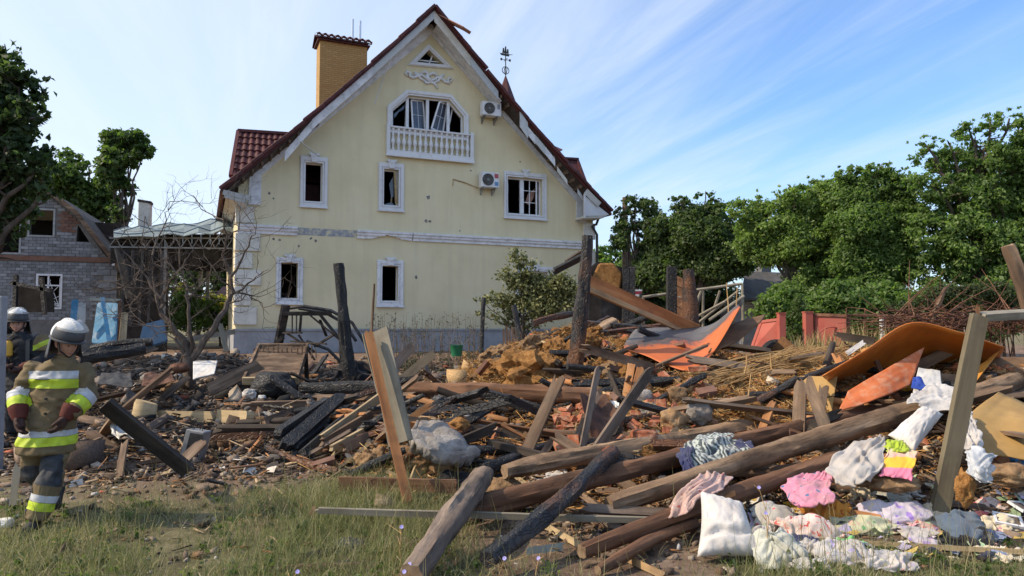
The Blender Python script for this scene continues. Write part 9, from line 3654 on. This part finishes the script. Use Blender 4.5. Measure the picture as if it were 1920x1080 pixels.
fx, fy = (103 - 960) / FPX * 6.7, 6.7
firefighter((fx, fy, H(fx, fy) - 0.0), 'firefighter in a tan jacket with yellow bands walking and looking down to the side', R(10),
			[(-0.02, -0.03, 0.64, 0.238, 0.205), (-0.02, -0.03, 0.72, 0.232, 0.20), (-0.01, -0.015, 0.85, 0.218, 0.18), (0.02, 0.0, 1.02, 0.212, 0.155), (0.05, -0.01, 1.20, 0.222, 0.155), (0.06, -0.02, 1.34, 0.228, 0.145),
			 (0.075, -0.03, 1.40, 0.195, 0.125), (0.095, -0.04, 1.445, 0.14, 0.11), (0.115, -0.05, 1.48, 0.085, 0.088)],
			(0.15, -0.10, 1.61), 50, 16,
			[((-0.135, -0.01, 1.395), (-0.265, -0.03, 1.155), (-0.185, -0.19, 0.99), 0.09, 0.082, 0.068),
			 ((0.245, -0.01, 1.395), (0.33, -0.03, 1.14), (0.225, -0.19, 0.99), 0.09, 0.082, 0.068)],
			[((0.07, 0, 0.84), (0.075, -0.15, 0.475), (-0.005, -0.20, 0.09), 0.115, 0.102, 0.09),
			 ((-0.10, 0, 0.84), (-0.13, 0.0, 0.47), (-0.085, 0.33, 0.25), 0.115, 0.098, 0.085)],
			'fire_cloth', [((-0.168, -0.215, 0.965), (0.25, -0.35, -0.75), (0.75, -0.2, 0.1), 1), ((0.20, -0.215, 0.965), (-0.35, -0.35, -0.75), (-0.75, -0.2, 0.1), -1)], 3)

fx2, fy2 = (50 - 960) / FPX * 10.2, 10.2
r2, j2 = firefighter((fx2, fy2, H(fx2, fy2)), 'second firefighter in dark gear with a yellow air cylinder standing behind the concrete post', R(8),
					 [(0, 0, 0.66, 0.25, 0.18), (0, 0, 0.75, 0.25, 0.18), (0, 0, 0.9, 0.24, 0.17), (0, 0, 1.05, 0.235, 0.165), (0, -0.01, 1.2, 0.245, 0.165), (-0.01, -0.02, 1.33, 0.25, 0.155), (-0.02, -0.03, 1.38, 0.21, 0.13), (-0.04, -0.05, 1.42, 0.13, 0.11), (-0.05, -0.06, 1.45, 0.085, 0.09)],
					 (-0.06, -0.10, 1.575), 12, 4,
					 [((-0.225, 0, 1.37), (-0.33, -0.05, 1.11), (-0.14, -0.28, 1.03), 0.095, 0.088, 0.07), ((0.20, 0, 1.37), (0.34, -0.02, 1.12), (0.12, -0.27, 1.0), 0.095, 0.088, 0.07)],
					 [((0.1, 0, 0.84), (0.12, -0.03, 0.47), (0.13, 0, 0.09), 0.12, 0.105, 0.09), ((-0.1, 0, 0.84), (-0.12, -0.03, 0.47), (-0.13, 0.02, 0.09), 0.12, 0.105, 0.09)],
					 'fire_dark', [((-0.11, -0.30, 1.02), (0.6, -0.4, -0.2), (0, -0.3, 1), -1), ((0.09, -0.29, 0.985), (-0.6, -0.4, -0.2), (0, -0.3, 1), 1)], 9, bands=False)
patch(j2.data, 'reflective_band', 'band_yellow', j2, [((0.31, 0, 1.30), (0.5, 0, -0.86)), ((0.24, 0, 1.33), (-0.5, 0, 0.86))], lambda p, n: p.x > 0.16)
patch(j2.data, 'shoulder_yoke', 'fire_cloth', j2, [((0, 0, 1.22), (0, 0, -1)), ((0.165, 0, 0), (-1, 0, 0))], lambda p, n: n.y < 0.6, 0.004)
mb = MB()
mb.tube([(-0.10, -0.24, 1.14), (-0.10, -0.24, 1.16), (-0.10, -0.24, 1.30), (-0.10, -0.24, 1.34), (-0.10, -0.24, 1.36)], [0.03, 0.055, 0.055, 0.04, 0.02], 14)
mb.build('air_cylinder', MATS['tank_yellow'], r2, smooth=True)
for sx_ in (-0.15, 0.12):
	mb = MB()
	mb.bar((sx_, -0.175, 0.95), (sx_ - 0.01, -0.165, 1.36), 0.05, 0.015, (0, 1, 0))
	mb.bar((sx_ - 0.01, -0.165, 1.36), (sx_ - 0.01, 0.05, 1.45), 0.05, 0.015)
	mb.build('harness_strap', MATS['helmet_grey'], r2)
mb = MB()
mb.tube([(-0.10, -0.24, 1.34), (-0.16, -0.26, 1.42), (-0.13, -0.22, 1.50)], 0.014, 7)
mb.build('air_hose', MATS['rubber'], r2, smooth=True)
# ------------------------------------------------------------------ grass, weeds, flowers
M_col('grass_blade', 0.7, 8, 0.25, 0, 0.3, 0.2, (1.2, 1.3, 0.7))
rng = np.random.default_rng(101)

def grass_field(n, seed, x0, x1, y0, y1, f):
	r = np.random.default_rng(seed)
	x, y = r.uniform(x0, x1, n * 6), r.uniform(y0, y1, n * 6)
	k = r.random(n * 6) < f(x, y)
	return np.stack([x[k], y[k]], 1)[:n]

def gmask(x, y):
	clump = np.clip(0.68 + 0.7 * fbm(x * 1.3, y * 1.3, 3, 77), 0.06, 1)
	left = (1 - sstep(7.0, 7.9, y - 0.15 * np.clip(x + 3.2, -2, 2))) * (1 - sstep(-1.0, 0.2, x)) * sstep(-6.5, -3.2, x + 0.9 * (7.0 - y))
	low = (1 - sstep(5.6, 6.25, y)) * (1 - 0.8 * sstep(-1.4, -0.7, x) * (1 - sstep(1.2, 1.9, x)))
	mid = 0.12 * (1 - sstep(6.4, 7.2, y)) * sstep(-1.2, -0.2, x) * (1 - sstep(1.6, 2.6, x))
	return np.clip(np.maximum(np.maximum(left, low), mid), 0, 1) * clump

gp = grass_field(90000, 102, -8, 8, 3.6, 8.2, gmask)
n = len(gp)
pal = np.array([(.17, .195, .08), (.23, .245, .11), (.135, .16, .07), (.34, .30, .17), (.46, .395, .25), (.29, .28, .145)])
dry = np.clip(0.4 + 0.5 * vnoise(gp[:, 0] * 1.1, gp[:, 1] * 1.1, 5) + 0.25 * sstep(0, 2, gp[:, 0]), 0, 1)
ci = np.where(rng.random(n) < dry * 0.7, rng.integers(3, 6, n), rng.integers(0, 3, n))
hgt = rng.uniform(0.06, 0.20, n) * (0.75 + 0.45 * fbm(gp[:, 0] * 0.9, gp[:, 1] * 0.9, 2, 31)) * (1 + 0.7 * gau(gp[:, 0], -1.9, 1.7) * gau(gp[:, 1], 7.1, 1.0))
blades('grass', 'short green and dry grass along the front edge of the yard', 'grass', gp, np.clip(hgt, 0.03, 0.3), rng.uniform(0.0014, 0.0032, n), pal[ci] * rng.uniform(0.8, 1.25, (n, 1)), rng.uniform(0.2, 1.25, n), rng, 'grass_blade', 0.7)
tp = grass_field(1500, 103, -6.5, 7, 4.6, 8.0, lambda x, y: gmask(x, y) * 0.8)
n = len(tp)
blades('tall_grass', 'tall dry grass stalks standing over the short grass', 'grass', tp, rng.uniform(0.25, 0.62, n), rng.uniform(0.0015, 0.0028, n), np.array([(.27, .235, .13), (.20, .20, .09), (.34, .29, .17)])[rng.integers(0, 3, n)], rng.uniform(0.05, 0.5, n), rng, 'grass_blade', 0.5)
# leafy weeds low in the grass
wp = grass_field(260, 104, -5.5, 6.5, 4.7, 7.4, lambda x, y: gmask(x, y) * 0.5)
cl = [(np.array([x, y, H(x, y) + 0.06]), 0.06) for x, y in wp]
o = leaf_cloud('weeds', cl, 26, 0.04, (.05, .085, .028), (.14, .17, .06), None, 105, 'leaf')
T(o, 'small leafy weeds dotted through the front grass', 'weeds', kind='stuff')
# weeds against the house plinth
mb = MB()
cl = []
rr = random.Random(8)
for i in range(130):
	px = rr.choice((rr.uniform(690, 780), rr.uniform(760, 905), rr.uniform(690, 905)))
	y = rr.uniform(17.5, 21.5)
	a = P(px, 660, y)
	a.z = H(a.x, a.y)
	b = P(px + rr.uniform(-12, 12), rr.uniform(585, 640), y)
	m_ = a.lerp(b, .5) + Vector((rr.uniform(-.06, .06), 0, 0))
	mb.tube([a, m_, b], [0.008, 0.006, 0.003], 4, False)
	for k in range(3):
		t = rr.uniform(.4, 1)
		c = a.lerp(b, t)
		e = c + Vector((rr.uniform(-.15, .15), rr.uniform(-.1, .1), rr.uniform(0.02, .14)))
		mb.tube([c, e], [0.004, 0.002], 3, False)
		cl.append((np.array(e), 0.035))
	cl.append((np.array(a.lerp(b, rr.uniform(0, .3))), 0.12))
o = mb.build('weed_stems', MATS['dead_bark'])
T(o, 'thin dry weed stems standing against the grey plinth', 'weeds', kind='stuff')
o = leaf_cloud('weed_leaves', cl, 9, 0.045, (.05, .06, .035), (.14, .14, .08), None, 106, 'dry_leaf')
T(o, 'seed heads and leaves of the weeds by the plinth', 'weeds', kind='stuff')

# chicory flowers
def chicory(px, py, d, label, seed):
	r = np.random.default_rng(seed)
	tip = P(px, py, d)
	base = Vector((tip.x + r.normal() * 0.04, tip.y, H(tip.x, tip.y)))
	rt = empty('chicory_flower', base)
	T(rt, label, 'flower', 'blue chicory flowers along the grass edge')
	mb = MB()
	t = tip - base
	mid = t * 0.5 + Vector((r.normal() * 0.03, 0, 0))
	mb.tube([(0, 0, 0), mid, t], [0.004, 0.0035, 0.002], 5)
	for k in range(4):
		s = mid.lerp(t, r.uniform(0, .9))
		mb.tube([s, s + Vector((r.normal() * 0.05, r.normal() * 0.05, 0.05))], [0.0025, 0.0015], 4)
	mb.build('stem', MATS['reed'], rt)
	nrm = Vector((r.normal() * 0.3, -1, 0.6)).normalized()
	u = nrm.cross(Vector((0, 0, 1))).normalized()
	v = nrm.cross(u)
	first = None
	for k in range(12):
		a = 2 * math.pi * k / 12
		d_ = u * math.cos(a) + v * math.sin(a)
		e_ = u * -math.sin(a) + v * math.cos(a)
		mb = MB()
		mb.add([t, t + d_ * 0.007 - e_ * 0.003 + nrm * .002, t + d_ * 0.014 - e_ * 0.003 + nrm * .003, t + d_ * 0.014 + e_ * 0.003 + nrm * .003, t + d_ * 0.007 + e_ * 0.003 + nrm * .002], [(0, 1, 2, 3, 4)])
		mb.build('petal', MATS['chicory'], rt)

plain('chicory', (0.36, 0.33, 0.68), 0.7)
for i, (px, py, d, lb) in enumerate(((768, 1058, 4.95, 'blue chicory flower standing at the foot of the thick grey log'), (758, 1072, 4.9, 'lowest chicory flower in front of the thick grey log'), (753, 988, 5.4, 'pale chicory flower left of the thick grey log'),
									 (946, 1047, 5.1, 'chicory flower in front of the charred slanting log'), (1010, 1047, 5.2, 'chicory flower right of the charred slanting log end'), (558, 1072, 5.0, 'small chicory flower low in the front weeds'),
									 (1423, 914, 6.0, 'tall chicory flower before the logs right of the pink rag'), (1436, 962, 5.7, 'chicory flower above the white plastic bag'))):
	chicory(px, py, d, lb, i)
for lb, l in LABELS.items():
	if len(l) > 1 and not all(g for _, g in l):
		print("DUPLICATE LABEL", lb, l)
